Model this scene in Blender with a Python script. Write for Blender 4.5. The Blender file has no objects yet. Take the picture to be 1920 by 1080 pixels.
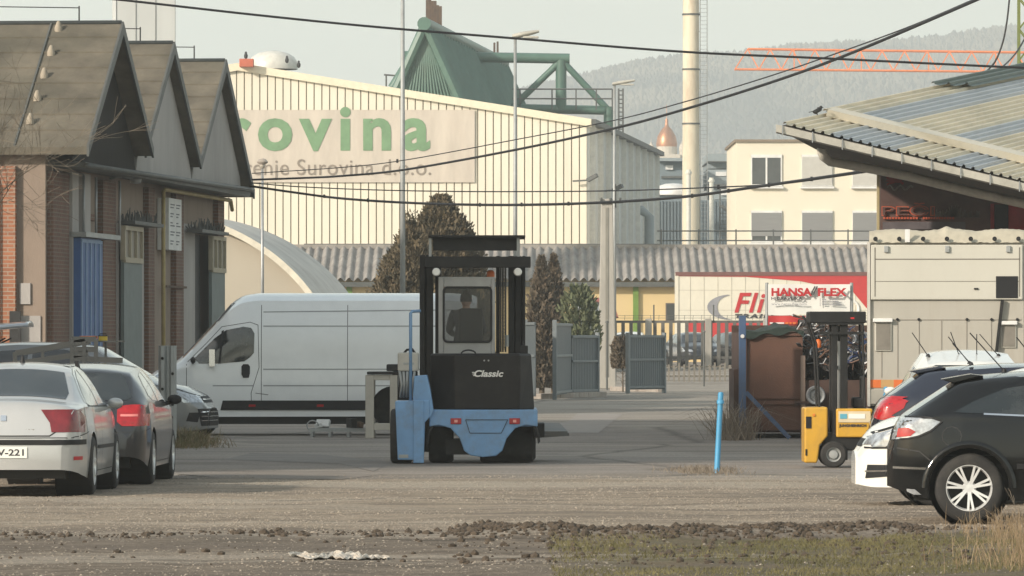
import bpy, bmesh, math, random
from mathutils import Vector, Matrix, noise
from mathutils.bvhtree import BVHTree
from mathutils.geometry import delaunay_2d_cdt
PI = math.pi
R = math.radians
random.seed(7)
HAZE = 0.00037
scn = bpy.context.scene
COL = scn.collection

# ------------------------------------------------------------------ camera
FPX, CX, HY, CH = 10667.0, 960.0, 636.0, 1.7
cam_d = bpy.data.cameras.new('camera')
cam = bpy.data.objects.new('camera', cam_d)
COL.objects.link(cam)
cam.location = (0, 0, CH)
cam.rotation_euler = (R(90), 0, 0)
cam_d.sensor_width = 36
cam_d.lens = 200
cam_d.shift_y = (HY - 540) / 1920.0
cam_d.clip_start = 1.0
cam_d.clip_end = 12000
scn.camera = cam

# ------------------------------------------------------------------ world, sun, exposure
SUN_AZ = Vector((-0.75, -0.66, 0)).normalized()
SUN_EL = R(23)
world = bpy.data.worlds.new('World')
scn.world = world
world.use_nodes = True
wn = world.node_tree
bg = wn.nodes['Background']
sky = wn.nodes.new('ShaderNodeTexSky')
sky.sky_type = 'NISHITA'
sky.sun_disc = False
sky.sun_elevation = SUN_EL
sky.sun_rotation = math.atan2(SUN_AZ.x, SUN_AZ.y)
sky.air_density = 1.3
sky.dust_density = 2.0
sky.ozone_density = 0.6
# thin high haze veil over the blue: part of the sky itself
mixw = wn.nodes.new('ShaderNodeMix'); mixw.data_type = 'RGBA'
tcw = wn.nodes.new('ShaderNodeTexCoord'); spw = wn.nodes.new('ShaderNodeSeparateXYZ'); mrw = wn.nodes.new('ShaderNodeMapRange')
wn.links.new(tcw.outputs['Generated'], spw.inputs[0]); wn.links.new(spw.outputs[2], mrw.inputs[0])
mrw.inputs[1].default_value = 0.0; mrw.inputs[2].default_value = 0.5; mrw.inputs[3].default_value = 0.85; mrw.inputs[4].default_value = 0.25
wn.links.new(mrw.outputs[0], mixw.inputs[0])
wn.links.new(sky.outputs[0], mixw.inputs[6])
mixw.inputs[7].default_value = (7.0, 7.3, 6.3, 1)
ncl = wn.nodes.new('ShaderNodeTexNoise'); mcl = wn.nodes.new('ShaderNodeMapping'); mcl.inputs['Scale'].default_value = (3, 3, 14)
wn.links.new(tcw.outputs['Generated'], mcl.inputs[0]); wn.links.new(mcl.outputs[0], ncl.inputs['Vector']); ncl.inputs['Scale'].default_value = 1.6; ncl.inputs['Detail'].default_value = 4
rcl = wn.nodes.new('ShaderNodeMapRange'); wn.links.new(ncl.outputs['Fac'], rcl.inputs[0]); rcl.inputs[1].default_value = .3; rcl.inputs[2].default_value = .7; rcl.inputs[3].default_value = .86; rcl.inputs[4].default_value = 1.16
vcl = wn.nodes.new('ShaderNodeVectorMath'); vcl.operation = 'SCALE'; wn.links.new(mixw.outputs[2], vcl.inputs[0]); wn.links.new(rcl.outputs[0], vcl.inputs[3])
wn.links.new(vcl.outputs[0], bg.inputs[0])
bg.inputs[1].default_value = 0.12
sun_d = bpy.data.lights.new('sun', 'SUN')
sun_d.energy = 3.5
sun_d.angle = R(2.5)
sun_d.color = (1.0, 0.905, 0.79)
sun = bpy.data.objects.new('sun', sun_d)
COL.objects.link(sun)
to_sun = Vector((SUN_AZ.x * math.cos(SUN_EL), SUN_AZ.y * math.cos(SUN_EL), math.sin(SUN_EL)))
sun.rotation_euler = to_sun.to_track_quat('Z', 'Y').to_euler()
sun.location = (0, 0, 60)
scn.view_settings.view_transform = 'Standard'
scn.view_settings.look = 'None'
scn.view_settings.exposure = 0.47
scn.view_settings.gamma = 1
scn.render.engine = 'CYCLES'
scn.cycles.use_denoising = True
scn.cycles.max_bounces = 6
scn.cycles.volume_bounces = 1
scn.cycles.transparent_max_bounces = 12
scn.cycles.sample_clamp_indirect = 6

# ------------------------------------------------------------------ helpers
def W(px, py, z):
    """point seen at pixel px,py of the photograph, z metres away"""
    return Vector(((px - CX) / FPX * z, z, CH + (HY - py) / FPX * z))

def zg(py):
    return CH * FPX / (py - HY)

def tag(o, label=None, cat=None, group=None, kind=None):
    if label: o['label'] = label
    if cat: o['category'] = cat
    if group: o['group'] = group
    if kind: o['kind'] = kind
    return o

INV = {}
def thing(name, label, cat, loc=(0, 0, 0), rz=0.0, group=None):
    o = bpy.data.objects.new(name, None)
    o.empty_display_size = 0.2
    COL.objects.link(o)
    o.location = loc
    o.rotation_euler = (0, 0, rz)
    INV[o.name] = (Matrix.Translation(Vector(loc)) @ Matrix.Rotation(rz, 4, 'Z')).inverted()
    return tag(o, label, cat, group)

def copy_tree(o, parent=None):
    c = o.copy()
    COL.objects.link(c)
    c.parent = parent
    for ch in list(o.children):
        copy_tree(ch, c)
    return c

class MB:
    def __init__(self):
        self.v = []
        self.f = []
    def add(self, vs, fs):
        n = len(self.v)
        self.v += [tuple(p) for p in vs]
        self.f += [tuple(i + n for i in f) for f in fs]
        return self
    def box(self, x0, x1, y0, y1, z0, z1):
        if x0 > x1: x0, x1 = x1, x0
        if y0 > y1: y0, y1 = y1, y0
        if z0 > z1: z0, z1 = z1, z0
        return self.add([(x0, y0, z0), (x1, y0, z0), (x1, y1, z0), (x0, y1, z0), (x0, y0, z1), (x1, y0, z1), (x1, y1, z1), (x0, y1, z1)],
                        [(0, 3, 2, 1), (4, 5, 6, 7), (0, 1, 5, 4), (1, 2, 6, 5), (2, 3, 7, 6), (3, 0, 4, 7)])
    def obox(self, m, sx, sy, sz):
        """box centred on the frame m"""
        vs = [m @ Vector((a * sx / 2, b * sy / 2, c * sz / 2)) for a, b, c in
              ((-1, -1, -1), (1, -1, -1), (1, 1, -1), (-1, 1, -1), (-1, -1, 1), (1, -1, 1), (1, 1, 1), (-1, 1, 1))]
        return self.add(vs, [(0, 3, 2, 1), (4, 5, 6, 7), (0, 1, 5, 4), (1, 2, 6, 5), (2, 3, 7, 6), (3, 0, 4, 7)])
    def beam(self, p0, p1, w, h, up=(0, 0, 1)):
        p0, p1 = Vector(p0), Vector(p1)
        d = p1 - p0
        x = d.normalized()
        u = Vector(up)
        if abs(x.dot(u)) > 0.98: u = Vector((0, 1, 0))
        y = u.cross(x).normalized()
        z = x.cross(y)
        m = Matrix((x, y, z)).transposed().to_4x4()
        m.translation = (p0 + p1) / 2
        return self.obox(m, d.length, w, h)
    def cyl(self, p0, p1, r0, r1=None, n=12, cap=True):
        r1 = r0 if r1 is None else r1
        p0, p1 = Vector(p0), Vector(p1)
        d = (p1 - p0).normalized()
        a = d.orthogonal().normalized()
        b = d.cross(a)
        vs = []
        for p, r in ((p0, r0), (p1, r1)):
            for i in range(n):
                t = 2 * PI * i / n
                vs.append(p + a * math.cos(t) * r + b * math.sin(t) * r)
        fs = [(i, (i + 1) % n, n + (i + 1) % n, n + i) for i in range(n)]
        if cap: fs += [tuple(range(n - 1, -1, -1)), tuple(range(n, 2 * n))]
        return self.add(vs, fs)
    def tube(self, pts, r, n=8, cap=True):
        pts = [Vector(p) for p in pts]
        rs = r if isinstance(r, (list, tuple)) else [r] * len(pts)
        vs = []
        a = (pts[1] - pts[0]).orthogonal().normalized()
        for i, p in enumerate(pts):
            d = (pts[min(i + 1, len(pts) - 1)] - pts[max(i - 1, 0)]).normalized()
            a = (a - d * a.dot(d)).normalized()
            b = d.cross(a)
            for k in range(n):
                t = 2 * PI * k / n
                vs.append(p + (a * math.cos(t) + b * math.sin(t)) * rs[i])
        fs = []
        for i in range(len(pts) - 1):
            for k in range(n):
                fs.append((i * n + k, i * n + (k + 1) % n, (i + 1) * n + (k + 1) % n, (i + 1) * n + k))
        if cap:
            fs.append(tuple(range(n - 1, -1, -1)))
            fs.append(tuple(range((len(pts) - 1) * n, len(pts) * n)))
        return self.add(vs, fs)
    def prism(self, poly, axis, d0, d1):
        """poly of 2D points pushed along an axis: 'x' uses (y,z), 'y' uses (x,z), 'z' uses (x,y)"""
        def P(p, d):
            return {'x': (d, p[0], p[1]), 'y': (p[0], d, p[1]), 'z': (p[0], p[1], d)}[axis]
        n = len(poly)
        vs = [P(p, d0) for p in poly] + [P(p, d1) for p in poly]
        fs = [tuple(range(n - 1, -1, -1)), tuple(range(n, 2 * n))]
        fs += [(i, (i + 1) % n, n + (i + 1) % n, n + i) for i in range(n)]
        return self.add(vs, fs)
    def plate(self, quad, th):
        """a flat polygon in space given thickness th along its normal (behind it)"""
        q = [Vector(p) for p in quad]
        nn = (q[1] - q[0]).cross(q[2] - q[1]).normalized() * th
        n = len(q)
        return self.add(q + [p - nn for p in q], [tuple(range(n)), tuple(range(2 * n - 1, n - 1, -1))] +
                        [((i + 1) % n, i, n + i, n + (i + 1) % n) for i in range(n)])
    def grid(self, fn, nu, nv, closed_u=False):
        vs = [fn(i / nu, j / nv) for j in range(nv + 1) for i in range(nu + (0 if closed_u else 1))]
        m = nu if closed_u else nu + 1
        fs = []
        for j in range(nv):
            for i in range(nu):
                i2 = (i + 1) % m
                fs.append((j * m + i, j * m + i2, (j + 1) * m + i2, (j + 1) * m + i))
        return self.add(vs, fs)
    def lathe(self, prof, c, axis='y', n=32):
        """prof = [(radius, offset along axis)]"""
        c = Vector(c)
        def fn(u, v):
            k = v * (len(prof) - 1)
            r, o = prof[int(round(k))]
            t = 2 * PI * u
            if axis == 'y': return c + Vector((r * math.cos(t), o, r * math.sin(t)))
            if axis == 'x': return c + Vector((o, r * math.cos(t), r * math.sin(t)))
            return c + Vector((r * math.cos(t), r * math.sin(t), o))
        return self.grid(fn, n, len(prof) - 1, closed_u=True)
    def islands(self):
        par = list(range(len(self.v)))
        def fd(a):
            while par[a] != a: par[a] = par[par[a]]; a = par[a]
            return a
        for f in self.f:
            for i in f[1:]: par[fd(i)] = fd(f[0])
        groups = {}
        for f in self.f: groups.setdefault(fd(f[0]), []).append(f)
        out = []
        for fs in groups.values():
            ids = sorted({i for f in fs for i in f}); mp = {a: k for k, a in enumerate(ids)}
            m = MB(); m.add([self.v[i] for i in ids], [tuple(mp[i] for i in f) for f in fs]); out.append(m)
        return out
    def build_each(self, *a, **k):
        return [m.build(*a, **k) for m in self.islands()]
    def build(self, name, mat, parent=None, world=False, smooth=False, bevel=0, seg=2, fix=True, angle=None):
        vs = [Vector(p) for p in self.v]
        loc = None
        if parent is not None and world:
            root = parent
            while root.parent is not None: root = root.parent
            m = INV[root.name]
            vs = [m @ p for p in vs]
        elif parent is None:
            xs = [p.x for p in vs]; ys = [p.y for p in vs]; zs = [p.z for p in vs]
            loc = Vector(((min(xs) + max(xs)) / 2, (min(ys) + max(ys)) / 2, min(zs)))
            vs = [p - loc for p in vs]
        me = bpy.data.meshes.new(name)
        me.from_pydata([tuple(p) for p in vs], [], self.f)
        if fix:
            bm = bmesh.new(); bm.from_mesh(me)
            bmesh.ops.recalc_face_normals(bm, faces=bm.faces)
            bm.to_mesh(me); bm.free()
        me.update()
        o = bpy.data.objects.new(name, me)
        COL.objects.link(o)
        if loc is not None: o.location = loc
        if parent is not None: o.parent = parent
        me.materials.append(mat)
        if smooth:
            me.shade_smooth()
            if angle: 
                try: me.set_sharp_from_angle(angle=angle)
                except Exception: pass
        if bevel:
            b = o.modifiers.new('bevel', 'BEVEL')
            b.width = bevel; b.segments = seg; b.limit_method = 'ANGLE'; b.angle_limit = R(40)
            b.harden_normals = False
        return o

# ------------------------------------------------------------------ materials
def mat(name, col, rough=0.6, metal=0.0, var=0.12, scale=3.0, bump=0.0, bscale=40.0, coat=0.0, dirt=0.0,
        dirt_col=(0.09, 0.07, 0.05), dscale=1.2, stretch=(1, 1, 1), spec=0.5, trans=0.0, alpha=1.0, emis=None, emis_s=0, detail=6):
    m = bpy.data.materials.new(name)
    m.use_nodes = True
    nt = m.node_tree
    N, L = nt.nodes, nt.links
    b = N['Principled BSDF']
    b.inputs['Roughness'].default_value = rough
    b.inputs['Metallic'].default_value = metal
    b.inputs['Specular IOR Level'].default_value = spec
    if coat: b.inputs['Coat Weight'].default_value = coat; b.inputs['Coat Roughness'].default_value = 0.06
    if trans: b.inputs['Transmission Weight'].default_value = trans
    if alpha < 1: b.inputs['Alpha'].default_value = alpha
    if emis:
        b.inputs['Emission Color'].default_value = (*emis, 1); b.inputs['Emission Strength'].default_value = emis_s
    tc = N.new('ShaderNodeTexCoord')
    mp = N.new('ShaderNodeMapping'); mp.inputs['Scale'].default_value = stretch
    L.new(tc.outputs['Object'], mp.inputs[0])
    n1 = N.new('ShaderNodeTexNoise'); n1.inputs['Scale'].default_value = scale; n1.inputs['Detail'].default_value = detail
    n1.inputs['Roughness'].default_value = 0.62
    L.new(mp.outputs[0], n1.inputs['Vector'])
    mr = N.new('ShaderNodeMapRange')
    mr.inputs[1].default_value = 0.3; mr.inputs[2].default_value = 0.7
    mr.inputs[3].default_value = 1 - var; mr.inputs[4].default_value = 1 + var
    L.new(n1.outputs['Fac'], mr.inputs[0])
    mul = N.new('ShaderNodeMix'); mul.data_type = 'RGBA'; mul.blend_type = 'MULTIPLY'; mul.inputs[0].default_value = 1
    mul.inputs[6].default_value = (*col, 1)
    L.new(mr.outputs[0], mul.inputs[7])
    out = mul.outputs[2]
    if dirt:
        n2 = N.new('ShaderNodeTexNoise'); n2.inputs['Scale'].default_value = dscale; n2.inputs['Detail'].default_value = 8
        n2.inputs['Roughness'].default_value = 0.7
        L.new(mp.outputs[0], n2.inputs['Vector'])
        r2 = N.new('ShaderNodeMapRange'); r2.inputs[1].default_value = 0.48; r2.inputs[2].default_value = 0.72
        r2.inputs[3].default_value = 0; r2.inputs[4].default_value = dirt
        L.new(n2.outputs['Fac'], r2.inputs[0])
        mx = N.new('ShaderNodeMix'); mx.data_type = 'RGBA'
        L.new(r2.outputs[0], mx.inputs[0]); L.new(out, mx.inputs[6]); mx.inputs[7].default_value = (*dirt_col, 1)
        out = mx.outputs[2]
    L.new(out, b.inputs['Base Color'])
    if bump:
        n3 = N.new('ShaderNodeTexNoise'); n3.inputs['Scale'].default_value = bscale; n3.inputs['Detail'].default_value = 5
        L.new(mp.outputs[0], n3.inputs['Vector'])
        bp = N.new('ShaderNodeBump'); bp.inputs['Strength'].default_value = bump; bp.inputs['Distance'].default_value = 0.02
        L.new(n3.outputs['Fac'], bp.inputs['Height'])
        L.new(bp.outputs[0], b.inputs['Normal'])
    return m

def brick_mat(name, c1, c2, mortar, dirt=0.6, dcol=(0.10, 0.075, 0.06)):
    m = mat(name, c1, 0.9, var=0.15, scale=1.5, dirt=dirt, dirt_col=dcol, dscale=0.7, stretch=(1, 1, 0.6))
    nt = m.node_tree; N, L = nt.nodes, nt.links
    b = N['Principled BSDF']
    tc = [n for n in N if n.bl_idname == 'ShaderNodeTexCoord'][0]
    sp = N.new('ShaderNodeSeparateXYZ'); L.new(tc.outputs['Object'], sp.inputs[0])
    ad = N.new('ShaderNodeMath'); L.new(sp.outputs[0], ad.inputs[0]); L.new(sp.outputs[1], ad.inputs[1])
    cb = N.new('ShaderNodeCombineXYZ'); L.new(ad.outputs[0], cb.inputs[0]); L.new(sp.outputs[2], cb.inputs[1])
    br = N.new('ShaderNodeTexBrick')
    L.new(cb.outputs[0], br.inputs['Vector'])
    br.inputs['Color1'].default_value = (*c1, 1); br.inputs['Color2'].default_value = (*c2, 1); br.inputs['Mortar'].default_value = (*mortar, 1)
    br.inputs['Scale'].default_value = 1.0; br.inputs['Brick Width'].default_value = 0.27; br.inputs['Row Height'].default_value = 0.085
    br.inputs['Mortar Size'].default_value = 0.012
    mul = [n for n in N if n.bl_idname == 'ShaderNodeMix' and n.blend_type == 'MULTIPLY'][0]
    L.new(br.outputs['Color'], mul.inputs[6])
    return m

def glass_mat(name, col=(0.015, 0.02, 0.022), rough=0.05):
    return mat(name, col, rough, var=0.3, scale=0.8, coat=0.6, dirt=0.25, dirt_col=(0.12, 0.12, 0.11), dscale=2.0)

M = {}
M['cream_panel'] = mat('cream_panel', (0.72, 0.67, 0.55), 0.55, var=0.06, scale=0.4, dirt=0.25, dirt_col=(0.45, 0.38, 0.26), dscale=0.5, stretch=(1, 1, 0.15))
M['grey_panel'] = mat('grey_panel', (0.56, 0.57, 0.55), 0.55, var=0.08, scale=0.5, stretch=(1, 1, 0.15))
M['trim_cream'] = mat('trim_cream', (0.72, 0.66, 0.5), 0.5, var=0.08)
M['trim_dark'] = mat('trim_dark', (0.08, 0.085, 0.08), 0.6, dirt=0.3, dirt_col=(0.2, 0.18, 0.15))
M['banner'] = mat('banner', (0.54, 0.48, 0.405), 0.75, var=0.10, scale=1.4, dirt=0.2, dirt_col=(0.42, 0.34, 0.28), dscale=0.9, stretch=(1, 1, 0.25), bump=0.3, bscale=3)
M['green_letter'] = mat('green_letter', (0.15, 0.27, 0.14), 0.7, var=0.15, scale=1.5)
M['grey_letter'] = mat('grey_letter', (0.24, 0.20, 0.16), 0.7)
M['green_steel'] = mat('green_steel', (0.075, 0.15, 0.115), 0.45, var=0.15, scale=1.0, dirt=0.3, dirt_col=(0.10, 0.13, 0.09), dscale=0.6)
M['rust_steel'] = mat('rust_steel', (0.11, 0.07, 0.045), 0.85, var=0.3, scale=3, dirt=0.6, dirt_col=(0.05, 0.04, 0.035), bump=0.3)
M['roof_felt'] = mat('roof_felt', (0.125, 0.108, 0.08), 0.95, var=0.42, scale=0.9, bump=0.5, bscale=12, dirt=0.6, dirt_col=(0.075, 0.072, 0.05), dscale=0.5)
M['dark_wood'] = mat('dark_wood', (0.018, 0.015, 0.012), 0.9, spec=.2, var=0.5, scale=3, stretch=(8, 8, 0.5))
M['grey_render'] = mat('grey_render', (0.36, 0.34, 0.32), 0.9, var=0.12, scale=0.8, dirt=0.35, dirt_col=(0.2, 0.17, 0.15), dscale=0.6, bump=0.2, stretch=(1, 1, 0.4))
M['dirty_render'] = mat('dirty_render', (0.27, 0.21, 0.165), 0.9, var=0.25, scale=0.8, dirt=0.7, dirt_col=(0.11, 0.085, 0.07), dscale=0.8, bump=0.25, stretch=(1, 1, 0.4))
M['brick'] = brick_mat('brick', (0.36, 0.145, 0.075), (0.27, 0.11, 0.06), (0.33, 0.25, 0.19), dirt=0.35)
M['brick_brown'] = brick_mat('brick_brown', (0.17, 0.085, 0.055), (0.13, 0.07, 0.05), (0.18, 0.14, 0.11), dirt=0.55)
M['blue_paint'] = mat('blue_paint', (0.035, 0.10, 0.27), 0.55, dirt=0.3, dirt_col=(0.02, 0.05, 0.14))
M['blue_pale'] = mat('blue_pale', (0.16, 0.25, 0.40), 0.6)
M['door_grey'] = mat('door_grey', (0.13, 0.16, 0.155), 0.6, dirt=0.3, dirt_col=(0.1, 0.1, 0.09))
M['pipe_yellow'] = mat('pipe_yellow', (0.40, 0.31, 0.13), 0.55, dirt=0.4)
M['zinc'] = mat('zinc', (0.34, 0.35, 0.35), 0.45, metal=0.5, dirt=0.3, dirt_col=(0.2, 0.19, 0.17))
M['galv'] = mat('galv', (0.34, 0.35, 0.34), 0.55, metal=0.3, dirt=0.35, dirt_col=(0.17, 0.17, 0.15), dscale=2)
M['white_board'] = mat('white_board', (0.62, 0.62, 0.6), 0.6, dirt=0.2, dirt_col=(0.35, 0.33, 0.3))
M['ink'] = mat('ink', (0.12, 0.12, 0.13), 0.7)
M['black'] = mat('black', (0.015, 0.015, 0.015), 0.6)
M['wire'] = mat('wire', (0.012, 0.012, 0.014), 0.6)
M['concrete'] = mat('concrete', (0.37, 0.35, 0.31), 0.9, var=0.15, scale=1.5, dirt=0.5, dirt_col=(0.2, 0.18, 0.15), dscale=0.8, bump=0.3, stretch=(1, 1, 0.3))
M['arch_cream'] = mat('arch_cream', (0.43, 0.385, 0.31), 0.8, var=0.06, scale=0.3, dirt=0.2, dirt_col=(0.33, 0.27, 0.2))
M['arch_roof'] = mat('arch_roof', (0.50, 0.47, 0.42), 0.6, var=0.1, scale=0.6, dirt=0.5, dirt_col=(0.22, 0.17, 0.14), dscale=0.9, stretch=(0.4, 1, 1))
M['arch_edge'] = mat('arch_edge', (0.66, 0.61, 0.5), 0.6)
M['eternit'] = mat('eternit', (0.30, 0.275, 0.245), 0.9, var=0.25, scale=1.0, dirt=0.6, dirt_col=(0.14, 0.12, 0.10), dscale=1.5, bump=0.3)
M['yellow_wall'] = mat('yellow_wall', (0.66, 0.50, 0.26), 0.85, var=0.05, scale=0.5, dirt=0.15, dirt_col=(0.5, 0.36, 0.2))
M['green_post'] = mat('green_post', (0.14, 0.24, 0.04), 0.6)
M['office_wall'] = mat('office_wall', (0.72, 0.66, 0.53), 0.85, var=0.03, scale=0.4)
M['shutter'] = mat('shutter', (0.25, 0.25, 0.245), 0.6, var=0.1, scale=8, stretch=(0.1, 0.1, 4))
M['frame_white'] = mat('frame_white', (0.7, 0.69, 0.66), 0.4)
M['pane'] = glass_mat('pane', (0.05, 0.055, 0.055), 0.12)
M['blind_pale'] = mat('blind_pale', (0.55, 0.53, 0.48), 0.5, var=0.05)
M['blue_grey'] = mat('blue_grey', (0.16, 0.20, 0.22), 0.6, var=0.1, scale=0.3, dirt=0.2, dirt_col=(0.1, 0.12, 0.13))
M['blue_grey_light'] = mat('blue_grey_light', (0.26, 0.30, 0.31), 0.6, var=0.1)
M['chimney'] = mat('chimney', (0.68, 0.60, 0.45), 0.6, var=0.08, scale=0.6, dirt=0.65, dirt_col=(0.30, 0.15, 0.07), dscale=0.35, stretch=(1.5, 1.5, 0.35))
M['crane'] = mat('crane', (0.70, 0.20, 0.06), 0.5)
M['copper'] = mat('copper', (0.45, 0.22, 0.12), 0.4, metal=0.6)
M['town'] = mat('town', (0.55, 0.5, 0.42), 0.8)
M['grey_gate'] = mat('grey_gate', (0.105, 0.125, 0.135), 0.5, var=0.08, scale=1.0, dirt=0.25, dirt_col=(0.16, 0.15, 0.13), dscale=1.4)
M['grey_gate_frame'] = mat('grey_gate_frame', (0.17, 0.19, 0.195), 0.5)
M['paling'] = mat('paling', (0.10, 0.095, 0.085), 0.6, dirt=0.4, dirt_col=(0.25, 0.23, 0.19))
M['trailer_white'] = mat('trailer_white', (0.68, 0.64, 0.53), 0.5, var=0.03, dirt=0.15, dirt_col=(0.4, 0.36, 0.3))
M['red'] = mat('red', (0.48, 0.03, 0.03), 0.5, var=0.06, dirt=0.15, dirt_col=(0.25, 0.03, 0.03))
M['sign_white'] = mat('sign_white', (0.74, 0.73, 0.68), 0.5, var=0.03)
M['sign_red'] = mat('sign_red', (0.45, 0.015, 0.02), 0.5)
M['sign_black'] = mat('sign_black', (0.03, 0.03, 0.035), 0.5)
M['sign_grey'] = mat('sign_grey', (0.25, 0.25, 0.27), 0.5)
M['orange'] = mat('orange', (0.65, 0.15, 0.03), 0.5)
M['roof_sheet'] = mat('roof_sheet', (0.66, 0.59, 0.45), 0.6, var=0.08, scale=0.7, dirt=0.4, dirt_col=(0.3, 0.27, 0.2), dscale=0.8)
M['roof_sheet_blue'] = mat('roof_sheet_blue', (0.44, 0.46, 0.47), 0.5, var=0.08, scale=0.7, dirt=0.3, dirt_col=(0.27, 0.26, 0.23))
M['roof_sheet_green'] = mat('roof_sheet_green', (0.11, 0.14, 0.12), 0.5)
M['gutter'] = mat('gutter', (0.66, 0.62, 0.53), 0.5, dirt=0.5, dirt_col=(0.3, 0.27, 0.21), dscale=2)
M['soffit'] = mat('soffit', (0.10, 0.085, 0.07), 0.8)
M['shop_dark'] = mat('shop_dark', (0.095, 0.05, 0.042), 0.6, var=0.5, scale=1.2, dirt=0.6, dirt_col=(0.13, 0.09, 0.06), dscale=2.5)
M['steel_dark'] = mat('steel_dark', (0.012, 0.012, 0.012), 0.55, spec=.3, var=0.2, dirt=0.25, dirt_col=(0.06, 0.05, 0.045), dscale=3)
M['rubber'] = mat('rubber', (0.022, 0.021, 0.02), 0.85, var=0.25, scale=4, dirt=0.5, dirt_col=(0.085, 0.075, 0.062), dscale=3)
M['rim'] = mat('rim', (0.75, 0.75, 0.74), 0.3, metal=0.45, var=0.05, dirt=0.2, dirt_col=(0.2, 0.18, 0.15))
M['chrome'] = mat('chrome', (0.7, 0.7, 0.7), 0.15, metal=1.0, var=0.03)
M['car_glass'] = glass_mat('car_glass')
M['plastic'] = mat('plastic', (0.012, 0.012, 0.013), 0.6, spec=.3, var=0.1)
M['light_red'] = mat('light_red', (0.40, 0.008, 0.01), 0.12, coat=0.8, var=0.25, scale=12)
M['light_clear'] = mat('light_clear', (0.42, 0.44, 0.46), 0.12, metal=0.5, coat=0.9, var=0.45, scale=14)
M['seam'] = mat('seam', (0.03, 0.03, 0.03), 0.8)
M['tree_bark'] = mat('tree_bark', (0.12, 0.095, 0.07), 0.9, var=0.3, scale=8, bump=0.5)
M['twig'] = mat('twig', (0.20, 0.165, 0.125), 0.9, var=0.3)
def leaf_mat(name, c1, c2, scale=2.2):
    m = bpy.data.materials.new(name); m.use_nodes = True
    nt = m.node_tree; N, L = nt.nodes, nt.links; b = N['Principled BSDF']
    tc = N.new('ShaderNodeTexCoord'); n = N.new('ShaderNodeTexNoise'); n.inputs['Scale'].default_value = scale; n.inputs['Detail'].default_value = 8
    L.new(tc.outputs['Object'], n.inputs['Vector'])
    cr = N.new('ShaderNodeValToRGB'); cr.color_ramp.elements[0].position = 0.35; cr.color_ramp.elements[1].position = 0.65
    cr.color_ramp.elements[0].color = (*c1, 1); cr.color_ramp.elements[1].color = (*c2, 1)
    L.new(n.outputs['Fac'], cr.inputs[0]); L.new(cr.outputs[0], b.inputs['Base Color'])
    b.inputs['Roughness'].default_value = 0.75
    return m
M['conifer'] = leaf_mat('conifer', (0.06, 0.052, 0.03), (0.19, 0.145, 0.085), 3.5)
M['cypress'] = leaf_mat('cypress', (0.075, 0.062, 0.042), (0.165, 0.125, 0.085))
M['bush'] = leaf_mat('bush', (0.08, 0.10, 0.05), (0.19, 0.20, 0.11))
M['forest'] = leaf_mat('forest', (0.025, 0.026, 0.018), (0.16, 0.135, 0.09), 0.012)
M['grass'] = leaf_mat('grass', (0.085, 0.08, 0.03), (0.17, 0.145, 0.06), 0.8)
M['dry_grass'] = leaf_mat('dry_grass', (0.16, 0.11, 0.06), (0.30, 0.22, 0.13), 1.5)
M['soil'] = mat('soil', (0.07, 0.052, 0.036), 0.95, var=0.4, scale=5, bump=0.6, bscale=30)
M['stone'] = leaf_mat('stone', (0.17, 0.142, 0.112), (0.345, 0.295, 0.235), 9.0)
M['kerb'] = mat('kerb', (0.34, 0.30, 0.26), 0.9, var=0.2, dirt=0.5, dirt_col=(0.17, 0.10, 0.07))

# ------------------------------------------------------------------ lettering
def text_mesh(s, h, bold=0.0, shear=0.0, spacing=1.0, th=0.02, sx=1.0):
    """returns verts (x right, y up) , faces of letters h high (caps), left end at x = 0"""
    cu = bpy.data.curves.new('t', 'FONT')
    cu.body = s; cu.size = 1.0; cu.offset = bold; cu.shear = shear; cu.space_character = spacing
    cu.extrude = 0.5; cu.resolution_u = 4
    o = bpy.data.objects.new('t', cu); COL.objects.link(o)
    dg = bpy.context.evaluated_depsgraph_get()
    me = bpy.data.meshes.new_from_object(o.evaluated_get(dg))
    vs = [v.co.copy() for v in me.vertices]; fs = [tuple(p.vertices) for p in me.polygons]
    bpy.data.objects.remove(o); bpy.data.meshes.remove(me); bpy.data.curves.remove(cu)
    x0 = min(v.x for v in vs); k = h / 0.7
    return [Vector(((v.x - x0) * k * sx, v.y * k, v.z * th)) for v in vs], fs

def text(mb, s, origin, right, up, h, width=None, **kw):
    """lay letters on a plane: origin = lower left of the baseline"""
    th = kw.pop('th', 0.02)
    vs, fs = text_mesh(s, h, th=th, **kw)
    if width:
        w = max(v.x for v in vs)
        for v in vs: v.x *= width / w
    right, up = Vector(right).normalized(), Vector(up).normalized()
    nn = right.cross(up)
    o = Vector(origin)
    mb.add([o + right * v.x + up * v.y + nn * v.z for v in vs], fs)
    return mb
# ------------------------------------------------------------------ ground
def smooth(a, b, t):
    t = max(0.0, min(1.0, (t - a) / (b - a)))
    return t * t * (3 - 2 * t)

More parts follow.
